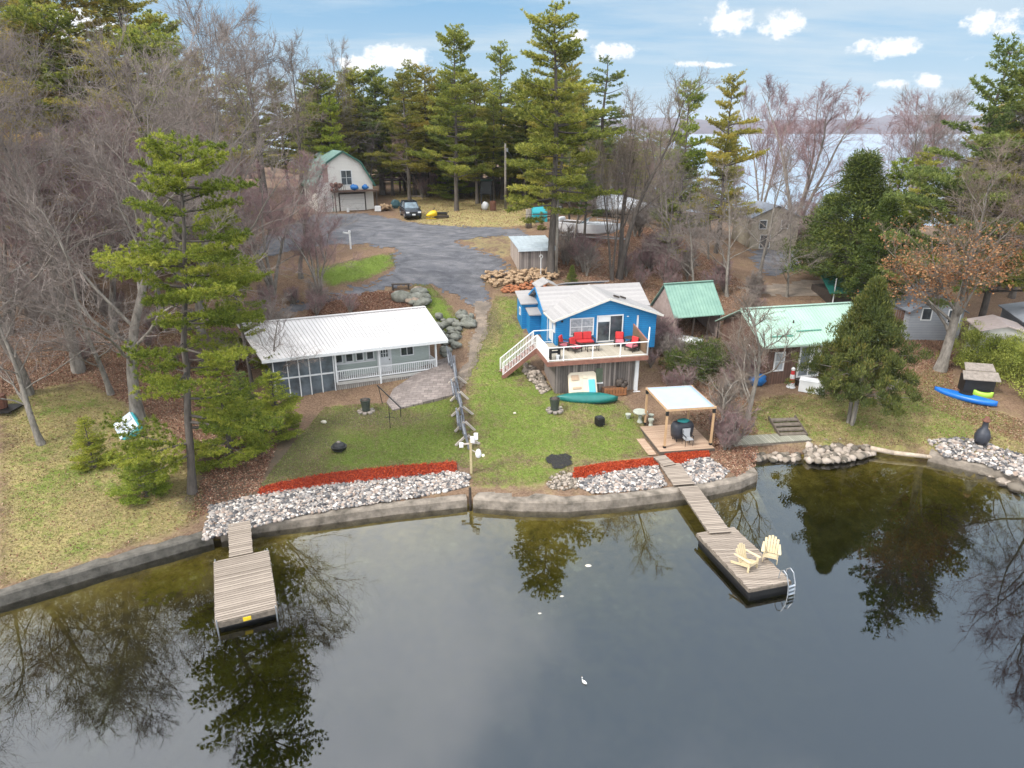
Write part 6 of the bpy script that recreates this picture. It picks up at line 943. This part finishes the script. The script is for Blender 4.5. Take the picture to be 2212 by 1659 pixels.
PG=Kind(conifer_thing('pine_tree',pine(22,19,4.8,.18,1.0,.6,gap=.15,dead=.1,tuft=13,blade=.25,bw=.055,prof=lambda t:.65+.35*math.sin(min(1,t*1.2)*PI)*(1-t*.55)-.4*t),(BARK,NEEDD)),19)
PH_=Kind(conifer_thing('pine_tree',pine(24,21,5.6,.26,1.0,.6,gap=.15,dead=.1,tuft=13,blade=.25,bw=.055,prof=lambda t:min(1,.6+t*1.6)*(1-t)**.6*(.85+.22*math.sin(t*22))+.03),(BARK,NEED)),21)
B1=Kind(decid_thing('bare_tree',decid(31,17,.6,.16,16,10,10,6,r0=.25,ang=(.6,1.2),l1=.5,wig=.17,twr=.009),(BARKG,TWG)),17)
B2=Kind(decid_thing('bare_tree',decid(32,17,.5,.22,14,9,10,6,r0=.26,ang=(.4,.9),l1=.46,twr=.009),(BARKG,TWR)),17)
B3=Kind(decid_thing('bare_tree',decid(33,15,.5,.2,8,9,9,5,r0=.15,ang=(.35,.75),stems=4,l1=.36,trop=.05,twr=.009),(BARKG,TWR)),15)
B4=Kind(decid_thing('bare_tree',decid(34,14,.5,.15,15,9,8,4,r0=.16,ang=(.5,1.1),l1=.44,wig=.17,twr=.009),(BARKG,TWG)),14)
B7=Kind(decid_thing('bare_tree',decid(43,17,.5,.3,12,8,8,3,r0=.22,ang=(.35,.7),stems=2,l1=.34,trop=.07,twr=.009),(BARK,TWB)),17)
B5=Kind(decid_thing('bare_sapling',decid(35,5,.5,.12,14,7,6,3,r0=.07,ang=(.5,.9),l1=.5,twr=.0055,twigL=.4),(BARKG,TWB)),5)
B6=Kind(decid_thing('oak_tree',decid(36,18,.6,.35,16,10,8,4,wig=.22,r0=.3,ang=(.6,1.1),l1=.4,trop=.03,twr=.012),(BARK,TWB)),18)
OK_=Kind(decid_thing('oak_tree',decid(37,17,.55,.2,18,10,8,4,r0=.36,ang=(.5,1.05),l1=.44,leaf=.8,wig=.13),(BARKG,TWB,OAKL)),17)
BR=Kind(decid_thing('bare_shrub',decid(38,3,.5,.1,7,5,5,2,r0=.03,ang=(.4,.9),stems=6,l1=.4,twr=.005,twigL=.3),(BARKG,TWR)),3)
BG=Kind(decid_thing('bare_shrub',decid(39,3,.5,.1,7,5,5,2,r0=.03,ang=(.4,.9),stems=6,l1=.4,twr=.005,twigL=.3),(BARKG,TWG)),3)
# named trees, left foreground
PF.at('large bright green pine on the shore at the left end of the river stones',415,1065,268,rz=0,wid=1.05,ty=.13)
PF.at('tall dark trunked pine before the left end of the white roof',548,838,430,rz=2.6,wid=.95,ty=.08)
PE.at('small bright green pine at the left foot of the large shore pine',318,1072,955,rz=1.,wid=1.7)
PE.at('low drooping green pine in front of the left end of the white cottage',605,940,800,rz=2.,wid=1.6)
PE.at('small green pine beside the large shore pine trunk, on the lawn side',500,990,770,rz=3.,wid=1.4)
PG.at('dark green pine filling the gap between the shore pine and the white cottage',530,925,800,rz=1.3,wid=1.6)
PE.at('small bright pine on the lawn edge left of the tipped pedal boat',205,1010,900,rz=.5,wid=1.3)
# bare trees of the left wood
L_=[(B1,298,905,110,'big bare grey tree with a crooked pale trunk behind the tipped pedal boat',1.1),(B1,170,800,90,'big bare tree second from the left edge behind the straw lawn',1.1),(B2,60,850,300,'bare tree with reddish twigs nearest the left edge',1.2),(B1,440,760,20,'tall bare tree with fanning limbs behind the large shore pine',1.0),(B2,250,730,230,'reddish bare tree in the middle of the left wood',1.1),(B3,20,720,200,'many stemmed bare tree at the left picture edge high on the bank',1.2),(B2,350,680,250,'reddish bare tree just left of the large shore pine top',1.1),(B3,130,680,150,'many stemmed bare tree high on the left bank',1.2),(B1,-90,900,-60,'big bare tree just past the left picture edge',1.1),(B4,90,960,560,'small bare grey tree leaning over the straw lawn at the left',1.4),(B4,240,850,470,'slim bare grey tree above the tipped pedal boat',1.3)]
for K,u,v,vt,l,w_ in L_: K.at(l,u,v,vt,wid=w_)
M_=[(B3,590,640,300,'pinkish many stemmed bare tree above the left end of the white roof',1.2),(B2,650,600,340,'pinkish bare tree left of the grass island',1.3),(B4,700,560,400,'small bare tree in front of the cream garage side',1.5),(B3,690,640,420,'many stemmed bare tree at the bend of the gravel left of the white post',1.2),(B2,530,590,230,'reddish bare tree behind the pine at the white roof',1.1),(B6,580,470,60,'crooked dark oak with knotted limbs against the sky left of the garage',1.0),(B6,655,440,90,'second crooked dark oak against the sky just left of the garage roof',.9),(B4,720,430,100,'spiky bare tree rising straight behind the garage roof',.8)]
for K,u,v,vt,l,w_ in M_: K.at(l,u,v,vt,wid=w_)
B4.at('small dark bare tree spreading its twigs across the white metal roof',590,850,640,wid=1.3)
for i,(u,Y,vt,K,w_) in enumerate([(60,64,-60,PD,1.1),(150,70,-30,PD,1.1),(230,62,-70,PD,1.1),(330,66,-50,PD,1.2),(400,84,30,PA,1.),(110,92,-60,PA,1.),(290,95,-40,PA,1.),(20,70,20,PB,1.2),(90,57,60,PD,1.),(190,59,10,PA,1.),(280,58,90,PD,1.),(370,60,60,PA,1.),(450,62,150,PD,.9),(140,60,200,PB,1.),(330,64,230,PD,.9),(460,90,110,PD,.9),(520,96,160,PA,.9),(-60,75,-60,PA,1.1),(200,68,150,PD,.9),(560,100,180,PB,1.1),(620,104,170,PA,.9)]): K.put('tall olive green pine in the wood behind the bare trees at upper left',u,Y,vt,wid=w_*1.2,group='pines behind the left wood')
PH_.at('tallest pine near the middle, rising behind the board shed into the sky',1190,598,8,rz=1.,wid=1.15)
PG.at('tall dark pine with a thick trunk left of the orange leaved oak',1990,728,95,rz=2.,wid=1.05,ty=-.09)
PA.at('tall green pine in front of the right edge of the sky, behind the oak',2110,735,135,rz=1.4,wid=1.0)
# back row by the gravel yard
for K,u,Y,vt,w_,l in [(PA,985,84,58,.95,'tall broad pine with a dark straight trunk in the leaf strewn yard'),(PD,1215,80,110,1.0,'yellowing pine leaning right of the tallest pine'),(PB,1085,93,90,1.0,'slim pine between the broad pine and the tallest pine'),(PB,895,97,132,1.25,'mid green pine left of the broad yard pine'),(PB,822,98,142,1.1,'narrow green pine behind the dark raised deck'),(PD,768,100,150,.7,'thin reddish brown topped pine behind the garage'),(PE,725,90,205,.75,'bright green small pine right behind the garage roof ridge'),(PA,950,99,170,.9,'dark pine behind the broad yard pine'),(PB,1040,104,175,1.2,'distant pine seen between two tall ones above the yard'),(PC,1130,92,150,1.3,'thin dark pine behind the left side of the tallest pine'),
  (PE,1472,79,172,.85,'light green pine right of the vase shaped bare tree'),(PD,1558,72,158,.85,'lopsided pine with a rusty side right of the light green pine'),(PG,2165,66,150,1.0,'dark sparse pine behind the orange leaved oak'),(PG,2235,60,170,1.0,'dark sparse pine at the right picture edge'),(PE,1930,60,340,.95,'bright green low boughed pine behind the juniper'),(PB,1385,84,330,1.2,'shadowy pine low behind the two stemmed bare tree'),(PC,1290,88,120,1.4,'rusty dark pine behind the vase shaped bare tree'),(PB,1450,64,470,1.6,'dark green bushy pine left of the beige house'),(PE,1170,72,455,.9,'low pine with level boughs beside the teal shelter')]: K.put(l,u,Y,vt,wid=w_)
for K,u,v,vt,w_,l in [(B7,1338,600,82,1.,'tall two stemmed bare tree with a vase shaped crown behind the blue cottage'),(B7,1322,604,230,.6,'slighter dark stem close beside the tall two stemmed bare tree'),(B3,1715,500,128,1.25,'big fan shaped bare tree standing against the open lake'),(B3,1640,480,160,.8,'bare tree with fanning limbs left of the big fan shaped one'),(B4,1570,640,370,1.2,'lichen grey bare tree behind the green roofed shed'),(B4,1640,600,330,1.2,'lichen grey bare tree in front of the beige house'),(B4,1500,640,400,1.1,'grey bare tree rising directly over the green roofed shed'),(B4,1440,600,330,1.2,'grey bare tree in front of the light green pine'),(B4,1268,450,330,.8,'grey bare tree above the shrink wrapped boat'),(B4,1700,640,440,1.2,'grey bare tree behind the left end of the mint green roof'),(B4,1432,505,320,.9,'grey bare tree just right of the shrink wrapped boat'),(B4,1530,560,380,1.1,'thin grey bare tree between the shed and the beige house'),(B3,1800,560,400,.9,'purplish bare tree in front of the lake left of the cedars')]: K.at(l,u,v,vt,wid=w_)
B5.at('small bare sapling with spreading twigs in front of the brown cottage',1615,905,648,wid=1.25); B5.at('small bare bush right behind the white canopy',1560,930,800,wid=1.5)
OK_.at('big oak with orange brown dead leaves and a pale trunk by the right hedge',2030,800,330,wid=1.15,rz=1.2); B2.at('bare tree just past the right picture edge',2330,800,60,wid=1.1); B1.at('bare tree behind the right hedge by the picture edge',2210,740,240,wid=1.)
# cedars, juniper, hedge
def cone_clumps(seed,Hh,R,n,base=.12,rag=.25,prof=lambda t:(1-t)**.8):
    rg=np.random.default_rng(seed); z=rg.random(n)**1.1; a=rg.uniform(0,2*PI,n); lob=1+.2*np.sin(a*3+z*9)+.28*np.sin(a*7+z*31)+.2*np.sin(a*13-z*47); r=R*np.array([prof(t) for t in z])*lob*np.sqrt(rg.uniform(.15,1.1,n))*np.where(rg.random(n)<.12,rg.uniform(1.,1.3,n),1); return np.stack([r*np.cos(a),r*np.sin(a),Hh*(base+(1-base)*z)],1)
def bush_tree(name,seed,Hh,R,n,nb,rad,mat,bark,L=.2,W_=.07,base=.12,prof=lambda t:(1-t)**.8,up=.6,twr=.16,stems=1):
    c=cone_clumps(seed,Hh,R,n,base,prof=prof); V,Fc,t_=clump(seed,c,np.full(n,rad)*np.random.default_rng(seed).uniform(.6,1.3,n),nb,L,W_,up); root=thing(name,None,'tree'); tb=TubeB(); rg=np.random.default_rng(seed)
    for s in range(stems): a=s*2.1; tb.tube([[.12*math.cos(a)*(stems>1),.12*math.sin(a)*(stems>1),0],[.2*math.cos(a)*(stems>1),.2*math.sin(a)*(stems>1),Hh*.35],[.05,0,Hh*.9]],[twr,twr*.7,.02],8)
    tb.mesh('trunk',bark,root); cr=npmesh('crown',V,Fc,mat,root,t_); br=TubeB(); idx=rg.choice(n,min(n,90),False)
    for i in idx: q=c[i]; br.tube([[0,0,max(.2,q[2]-.25*np.hypot(q[0],q[1]))],q*np.array([.6,.6,1])-np.array([0,0,.1]),q],[.03,.02,.008],3)
    br.mesh('branches',bark,cr); return root
JU=Kind(bush_tree('juniper_tree',41,6.2,2.7,640,105,.27,JUN,BARKG,.16,.038,.22,lambda t:(min(1,t*7+.5))*(1-t)**.95,.9,.1,3),6.2); JU.at('dense round olive brown juniper with a forked pale trunk in the right lawn',1838,915,612,rz=.4,wid=.88)
CE=Kind(bush_tree('cedar_tree',42,8,2.0,420,75,.36,CED,BARK,.17,.038,.14,lambda t:min(1,t*5+.5)*(1-t)**.95,.7),8)
for u,Y,vt,w_,l in ((1825,60,335,1.8,'pointed dark green cedar behind the mint green roof'),(1872,63,410,1.6,'dark green cedar just right of the pointed one'),(1885,56,430,1.2,'cedar standing over the teal roofed building'),(1775,66,420,1.7,'small cedar left of the pointed one'),(1940,58,470,1.2,'dark cedar behind the juniper top')): CE.put(l,u,Y,vt,wid=w_,zmid=6)
CE.at('yellow green young cedar behind the back porch of the blue cottage',1235,620,572,wid=1.3)
JS=Kind(bush_tree('juniper_shrub',45,2.4,1.5,110,40,.25,CED,BARKG,.16,.035,.02,lambda t:(1-t)**.5,.8,.05,2),2.4)
for i,(u,v,vt,w_,l) in enumerate([(1500,820,735,1.2,'olive green shrubby juniper between the canopy and the brown cottage'),(1540,800,735,1.2,'olive green shrub under the bare trees left of the brown cottage'),(1455,800,755,1.2,'olive shrub at the right foot of the blue cottage')]):
    JS.at(l,u,v,vt,wid=w_,cat='shrub')
# hedge: one clipped row of shrubs
rg=np.random.default_rng(50); hp=[T(2050,800),T(2130,800),T(2225,890)]; hp=[Vector((32.3,47.0,0)),Vector((34.5,45.2,0)),Vector((34.3,40.4,0)),Vector((36.5,38.5,0))]; cs=[]
for i in range(900):
    f=rg.random()*2.999; k=int(f); a=hp[k].lerp(hp[k+1],f-k); x=a.x+rg.normal(0,.75)+.6; y=a.y+rg.normal(0,.6); cs.append((x,y,hz(x,y)+.15+rg.random()**.7*(2.3+.5*math.sin(f*7)+.3*math.sin(f*17))*max(.25,1-((x-a.x-.6)/2.0)**2)))
cs=np.array(cs); V_,F_,t_=clump(51,cs,np.full(900,.36),80,.16,.05,.5); ho=npmesh('hedge',V_,F_,HED,None,t_); tag(ho,'tall bright yellow green hedge along the right lawn behind the kayaks','hedge')
# forest fill behind, one group per look
rf_=random.Random(77)
for i in range(23):
    u=690+i*34+rf_.uniform(-16,16); Y=rf_.uniform(88,100); [PA,PB,PD,PA,PG][i%5].put('full green pine in the front row of the wood behind the gravel yard',u,Y,rf_.uniform(135,215) if u<1260 else rf_.uniform(240,330),wid=rf_.uniform(1.0,1.3),group='front row pines of the back wood')
for i in range(46):
    u=rf_.uniform(640,1480); Y=rf_.uniform(97,128); K=rf_.choice([PC,PC,PB,PG,PC,PD]); K.put('tall pine deep in the dark wood behind the gravel yard',u,Y,rf_.uniform(165,240) if u<1250 else rf_.uniform(255,330),wid=rf_.uniform(.9,1.3),group='pines of the dark back wood')
for i in range(46):
    u=rf_.uniform(-100,1330); Y=rf_.uniform(130,230); rf_.choice([PC,PB,PA,PG]).put('distant pine making the far wall of the wood behind the yard',u,Y,rf_.uniform(215,262),wid=rf_.uniform(1.5,2.1),group='far wall of pines',zmid=15)
for i in range(20):
    u=rf_.uniform(700,1500); Y=rf_.uniform(90,118); rf_.choice([B4,B2]).put('bare grey tree among the pines of the back wood',u,Y,rf_.uniform(215,320) if u<1250 else rf_.uniform(290,380),wid=rf_.uniform(.8,1.1),group='bare trees of the back wood')
for i in range(24):
    u=rf_.uniform(-40,520); Y=rf_.uniform(54,74); rf_.choice([B1,B2,B3,B4]).put('bare purplish brown tree in the thick of the left wood',u,Y,rf_.uniform(250,430),wid=rf_.uniform(1.,1.3),group='bare trees of the left wood')
for i in range(16):
    u=rf_.uniform(1950,2250); Y=rf_.uniform(60,95); rf_.choice([PG,B3,B4,PB]).put('tree behind the houses at the right picture edge',u,Y,rf_.uniform(300,470),wid=rf_.uniform(1.,1.3),group='trees behind the right houses')
for i in range(16):
    u=rf_.uniform(1230,1620); Y=rf_.uniform(66,100); rf_.choice([PB,B4,PC,B3,B2]).put('mixed tree in the thin wood left of the open lake',u,Y,rf_.uniform(270,400),wid=rf_.uniform(1.,1.3),group='trees left of the open lake')
for i in range(9):
    u=rf_.uniform(1970,2260); Y=rf_.uniform(56,80); [B1,PD,B2][i%3].put('tall tree rising behind the oak at the right picture edge',u,Y,rf_.uniform(190,330),wid=rf_.uniform(.9,1.2),group='tall trees behind the oak')
for i in range(16):
    u=rf_.uniform(1340,1800); Y=rf_.uniform(80,120); rf_.choice([B3,B4,B4]).put('bare tree on the wooded point in front of the open lake',u,Y,rf_.uniform(395,450),wid=rf_.uniform(1.,1.4),group='bare trees on the point')
# shrubs and brush on the banks
brush=[((300,800),(560,700),14),((560,760),(680,640),8),((680,690),(760,655),5),((1215,600),(1300,565),6),((1350,600),(1420,500),8),((1400,760),(1440,700),4),((1440,860),(1620,760),13),((1545,975),(1590,905),6),((1380,640),(1620,560),12),((1600,720),(1640,640),8),((880,430),(1150,400),22),((20,800),(280,650),14),((1385,800),(1440,740),6),((1650,560),(1800,480),20)]
for (a,b,n) in brush:
    for i in range(n):
        u=rf_.uniform(min(a[0],b[0]),max(a[0],b[0])); v=rf_.uniform(min(a[1],b[1]),max(a[1],b[1])); K=rf_.choice([BR,BG,BR]); p=T(u,v); o=K.p if K.first else copy_tree(K.p); K.first=False; s=rf_.uniform(.45,.95)*(1. if p.y<60 else 1.4); o.location=(p.x,p.y,p.z-.05); o.scale=(s*1.2,s*1.2,s); o.rotation_euler=(0,0,rf_.uniform(0,6.28)); tag(o,'leafless twiggy shrub in the brush on the banks','shrub','leafless shrubs of the brush')
for i in range(34):
    u=rf_.uniform(660,1480); Y=rf_.uniform(93 if u>980 else 108,124); rf_.choice([PE,PG,PC]).put('low bushy evergreen in the shade of the back wood',u,Y,rf_.uniform(270,365),wid=rf_.uniform(1.3,1.9),group='low evergreens of the back wood',zmid=9)
# leaf litter and rough grass blades, nobody could count them
def scatter(name,label,regs,mat,L0,L1,W0,W1,upv,cat,seed):
    rg=np.random.default_rng(seed); C=[]
    for poly,n in regs:
        xs=[p[0] for p in poly];ys=[p[1] for p in poly]; X=rg.uniform(min(xs),max(xs),n*3);Y=rg.uniform(min(ys),max(ys),n*3); m=inpoly(X,Y,poly); X=X[m][:n];Y=Y[m][:n]; C.append(np.stack([X,Y,hland(X,Y)+(np.sin(X*1.7+Y*.6)*np.sin(Y*1.3-X*.4)*.05)*np.clip((Y-ysh(X)-3)/4,0,1)+.015],1))
    c=np.concatenate(C); n=len(c); V_,F_,_=blades(c,rg.normal(0,1,c.shape)*np.array([1,1,.3])+np.array([0,0,upv]),rg.uniform(L0,L1,n),rg.uniform(W0,W1,n),rg,None); o=npmesh(name,V_,F_,mat,None,rg.random(n)); return tag(o,label,cat,kind='stuff')
GRS=leafmat('grass_blades',[(0,(.10,.135,.03)),(.5,(.175,.22,.045)),(.9,(.27,.30,.085)),(1,(.42,.39,.19))],.3,.7); GRST=leafmat('straw_blades',[(0,(.14,.16,.04)),(.4,(.28,.26,.10)),(1,(.46,.39,.21))],.3,.7); LIT=leafmat('fallen_leaves',[(0,(.09,.05,.03)),(.5,(.24,.13,.075)),(.8,(.38,.24,.14)),(1,(.5,.4,.28))],.1,.9)
scatter('lawn_grass','short green grass of the two cottage lawns','grass',None,0,0,0,0,0,'',0) if False else None
scatter('lawn_grass','short green grass of the two cottage lawns',[(lawn1,50000),(lawn2,50000),(strip,7000),(strip2,8000)],GRS,.05,.12,.012,.028,.6,'grass',61)
scatter('straw_grass','rough straw coloured grass of the outer lawns and the yard',[(lawnL,42000),(lawn3,45000),(backy,14000),(lawn1,16000),(lawn2,26000)],GRST,.06,.14,.014,.032,.55,'grass',62)
lw=[W(*p) for p in [(0,860),(0,690),(300,660),(560,700),(520,880),(420,1000),(330,900),(180,820)]]; lw2=[W(*p) for p in [(660,690),(680,640),(870,628),(880,665),(700,688)]]; lw3=[W(*p) for p in [(1200,600),(1200,520),(1290,480),(1450,500),(1640,640),(1560,760),(1640,880),(1560,960),(1440,860),(1400,700),(1300,610)]]; lw5=[W(*p) for p in [(1900,760),(1960,720),(2060,740),(2060,830),(2150,890),(2212,910),(2212,960),(2060,900),(1950,850)]]; lw4=[W(*p) for p in [(400,1130),(450,1000),(520,930),(600,960),(560,1060)]]
scatter('fallen_leaves','brown fallen leaves covering the wooded banks',[(lw,45000),(lw2,16000),(lw3,60000),(lw4,7000),(backy,16000),(lawnL,3500),(lawn3,6000),(bank,6000),(lw5,12000)],LIT,.06,.14,.04,.09,.1,'leaves',63)
# ---------------------------------------------------------------- sky, sun, camera
SUN_EL=math.radians(48); SUN_AZ=math.radians(-125)   # from behind left of the camera
sd_=Vector((math.sin(SUN_AZ)*math.cos(SUN_EL),math.cos(SUN_AZ)*math.cos(SUN_EL),math.sin(SUN_EL)))
wd=bpy.data.worlds.new('World'); scene.world=wd; wd.use_nodes=True; nt=wd.node_tree; nt.nodes.clear()
out=N(nt,'ShaderNodeOutputWorld'); bg=N(nt,'ShaderNodeBackground'); bg.inputs['Strength'].default_value=.12; sky=N(nt,'ShaderNodeTexSky',sky_type='NISHITA'); sky.sun_disc=False; sky.sun_elevation=SUN_EL; sky.sun_rotation=SUN_AZ; sky.altitude=300; sky.air_density=1.0; sky.dust_density=1.2; sky.ozone_density=1.5
tc=N(nt,'ShaderNodeTexCoord'); sx=N(nt,'ShaderNodeSeparateXYZ'); nt.links.new(tc.outputs['Generated'],sx.inputs[0])
def mth(op,a,b=None,c=None):
    n=N(nt,'ShaderNodeMath',operation=op)
    for i,s in enumerate((a,b,c)):
        if s is None: continue
        if isinstance(s,(int,float)): n.inputs[i].default_value=s
        else: nt.links.new(s,n.inputs[i])
    return n.outputs[0]
# plane projected direction for high streaky cloud
zc=mth('MAXIMUM',sx.outputs[2],.0); den=mth('ADD',zc,.12); px=mth('DIVIDE',sx.outputs[0],den); py=mth('DIVIDE',sx.outputs[1],den); cb=N(nt,'ShaderNodeCombineXYZ'); nt.links.new(px,cb.inputs[0]); nt.links.new(py,cb.inputs[1])
mp=N(nt,'ShaderNodeMapping'); nt.links.new(cb.outputs[0],mp.inputs[0]); mp.inputs['Rotation'].default_value=(0,0,-.25); mp.inputs['Scale'].default_value=(.35,.9,1)
cir=noise(nt,mp.outputs[0],1.1,7,.62); cirm=ramp(nt,cir,[(.40,(0,0,0)),(.60,(.85,.85,.85)),(.8,(1,1,1))])
hz_=N(nt,'ShaderNodeMapRange'); nt.links.new(sx.outputs[2],hz_.inputs[0]); hz_.inputs[1].default_value=-.02; hz_.inputs[2].default_value=.16; hz_.inputs[3].default_value=.85; hz_.inputs[4].default_value=0.
mm=mth('MAXIMUM',cirm,hz_.outputs[0])
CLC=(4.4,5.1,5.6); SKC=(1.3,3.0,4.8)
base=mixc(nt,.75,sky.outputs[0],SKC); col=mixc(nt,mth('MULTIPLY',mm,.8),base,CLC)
# cumulus puffs: lumpy ellipses at fixed bearings
nv=N(nt,'ShaderNodeMapping'); nt.links.new(tc.outputs['Generated'],nv.inputs[0]); nv.inputs['Scale'].default_value=(1,1,1.3); pn=noise(nt,nv.outputs[0],30,8,.68)
acc=None
for u,v,ru,rv in ((1575,45,60,30),(1560,22,20,22),(1683,57,50,32),(1912,103,75,22),(1870,96,30,18),(2112,50,32,26),(2200,55,45,30),(2000,175,35,16),(1940,183,45,12),(1250,75,24,14),(850,125,90,30),(780,140,60,22),(1520,140,60,8),(1330,110,60,20),(180,60,90,40)):
    x,y,w=ray(u,v); d=Vector((x,y,w)).normalized(); right=Vector((1,0,0)); right=(right-d*right.dot(d)).normalized(); upv=right.cross(d)
    vd=N(nt,'ShaderNodeVectorMath',operation='DOT_PRODUCT'); nt.links.new(tc.outputs['Generated'],vd.inputs[0]); vd.inputs[1].default_value=tuple(right*(F/ru)); vu=N(nt,'ShaderNodeVectorMath',operation='DOT_PRODUCT'); nt.links.new(tc.outputs['Generated'],vu.inputs[0]); vu.inputs[1].default_value=tuple(upv*(F/rv))
    r2=mth('ADD',mth('POWER',vd.outputs['Value'],2.),mth('POWER',vu.outputs['Value'],2.)); fw=N(nt,'ShaderNodeVectorMath',operation='DOT_PRODUCT'); nt.links.new(tc.outputs['Generated'],fw.inputs[0]); fw.inputs[1].default_value=tuple(d); front=mth('GREATER_THAN',fw.outputs['Value'],0.5)
    g=mth('MULTIPLY',mth('SUBTRACT',1.,r2),front); acc=g if acc is None else mth('MAXIMUM',acc,g)
pf=mth('MULTIPLY_ADD',pn,3.4,-1.7); s_=mth('ADD',acc,pf); pm=N(nt,'ShaderNodeMapRange'); pm.interpolation_type='SMOOTHSTEP'; nt.links.new(s_,pm.inputs[0]); pm.inputs[1].default_value=.25; pm.inputs[2].default_value=.95
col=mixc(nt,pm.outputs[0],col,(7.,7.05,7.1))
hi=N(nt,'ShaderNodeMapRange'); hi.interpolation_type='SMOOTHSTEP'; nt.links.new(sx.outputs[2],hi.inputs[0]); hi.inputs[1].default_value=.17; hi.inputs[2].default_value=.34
# higher sky: veiled blue grey with bright banks of cloud, thickest to the left
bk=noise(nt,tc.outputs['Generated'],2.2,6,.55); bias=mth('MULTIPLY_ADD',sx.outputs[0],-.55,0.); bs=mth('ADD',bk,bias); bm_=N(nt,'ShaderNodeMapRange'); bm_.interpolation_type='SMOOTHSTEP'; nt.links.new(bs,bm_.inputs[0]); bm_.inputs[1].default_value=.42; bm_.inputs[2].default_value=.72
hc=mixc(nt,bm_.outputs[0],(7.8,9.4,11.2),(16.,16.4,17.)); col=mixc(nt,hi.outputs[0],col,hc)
up_=N(nt,'ShaderNodeMapRange'); up_.interpolation_type='SMOOTHSTEP'; nt.links.new(mth('SUBTRACT',sx.outputs[2],mth('MULTIPLY',sx.outputs[1],.55)),up_.inputs[0]); up_.inputs[1].default_value=.38; up_.inputs[2].default_value=.85  # unseen white dome overhead and behind the camera, added to lift ambient light
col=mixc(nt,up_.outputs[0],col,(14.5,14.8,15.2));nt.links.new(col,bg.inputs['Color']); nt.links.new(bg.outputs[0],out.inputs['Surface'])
sl_=bpy.data.lights.new('sun','SUN'); sl_.energy=3.0; sl_.angle=math.radians(11); sl_.color=(1,.95,.88); so_=bpy.data.objects.new('sun',sl_); COL.objects.link(so_); so_.rotation_euler=(-sd_).to_track_quat('-Z','Y').to_euler()
cam=bpy.data.cameras.new('camera'); co=bpy.data.objects.new('camera',cam); COL.objects.link(co); co.location=(0,0,H); co.rotation_euler=(PI/2-TH,0,0); cam.sensor_width=36; cam.lens=36*F/2212.; cam.clip_end=8000; cam.clip_start=.1; scene.camera=co
scene.view_settings.view_transform='Standard'; scene.view_settings.look='None'; scene.view_settings.exposure=0.42; scene.view_settings.gamma=1
scene.cycles.transparent_max_bounces=6; scene.cycles.max_bounces=4; scene.cycles.diffuse_bounces=2; scene.cycles.glossy_bounces=2
bpy.context.view_layer.update()
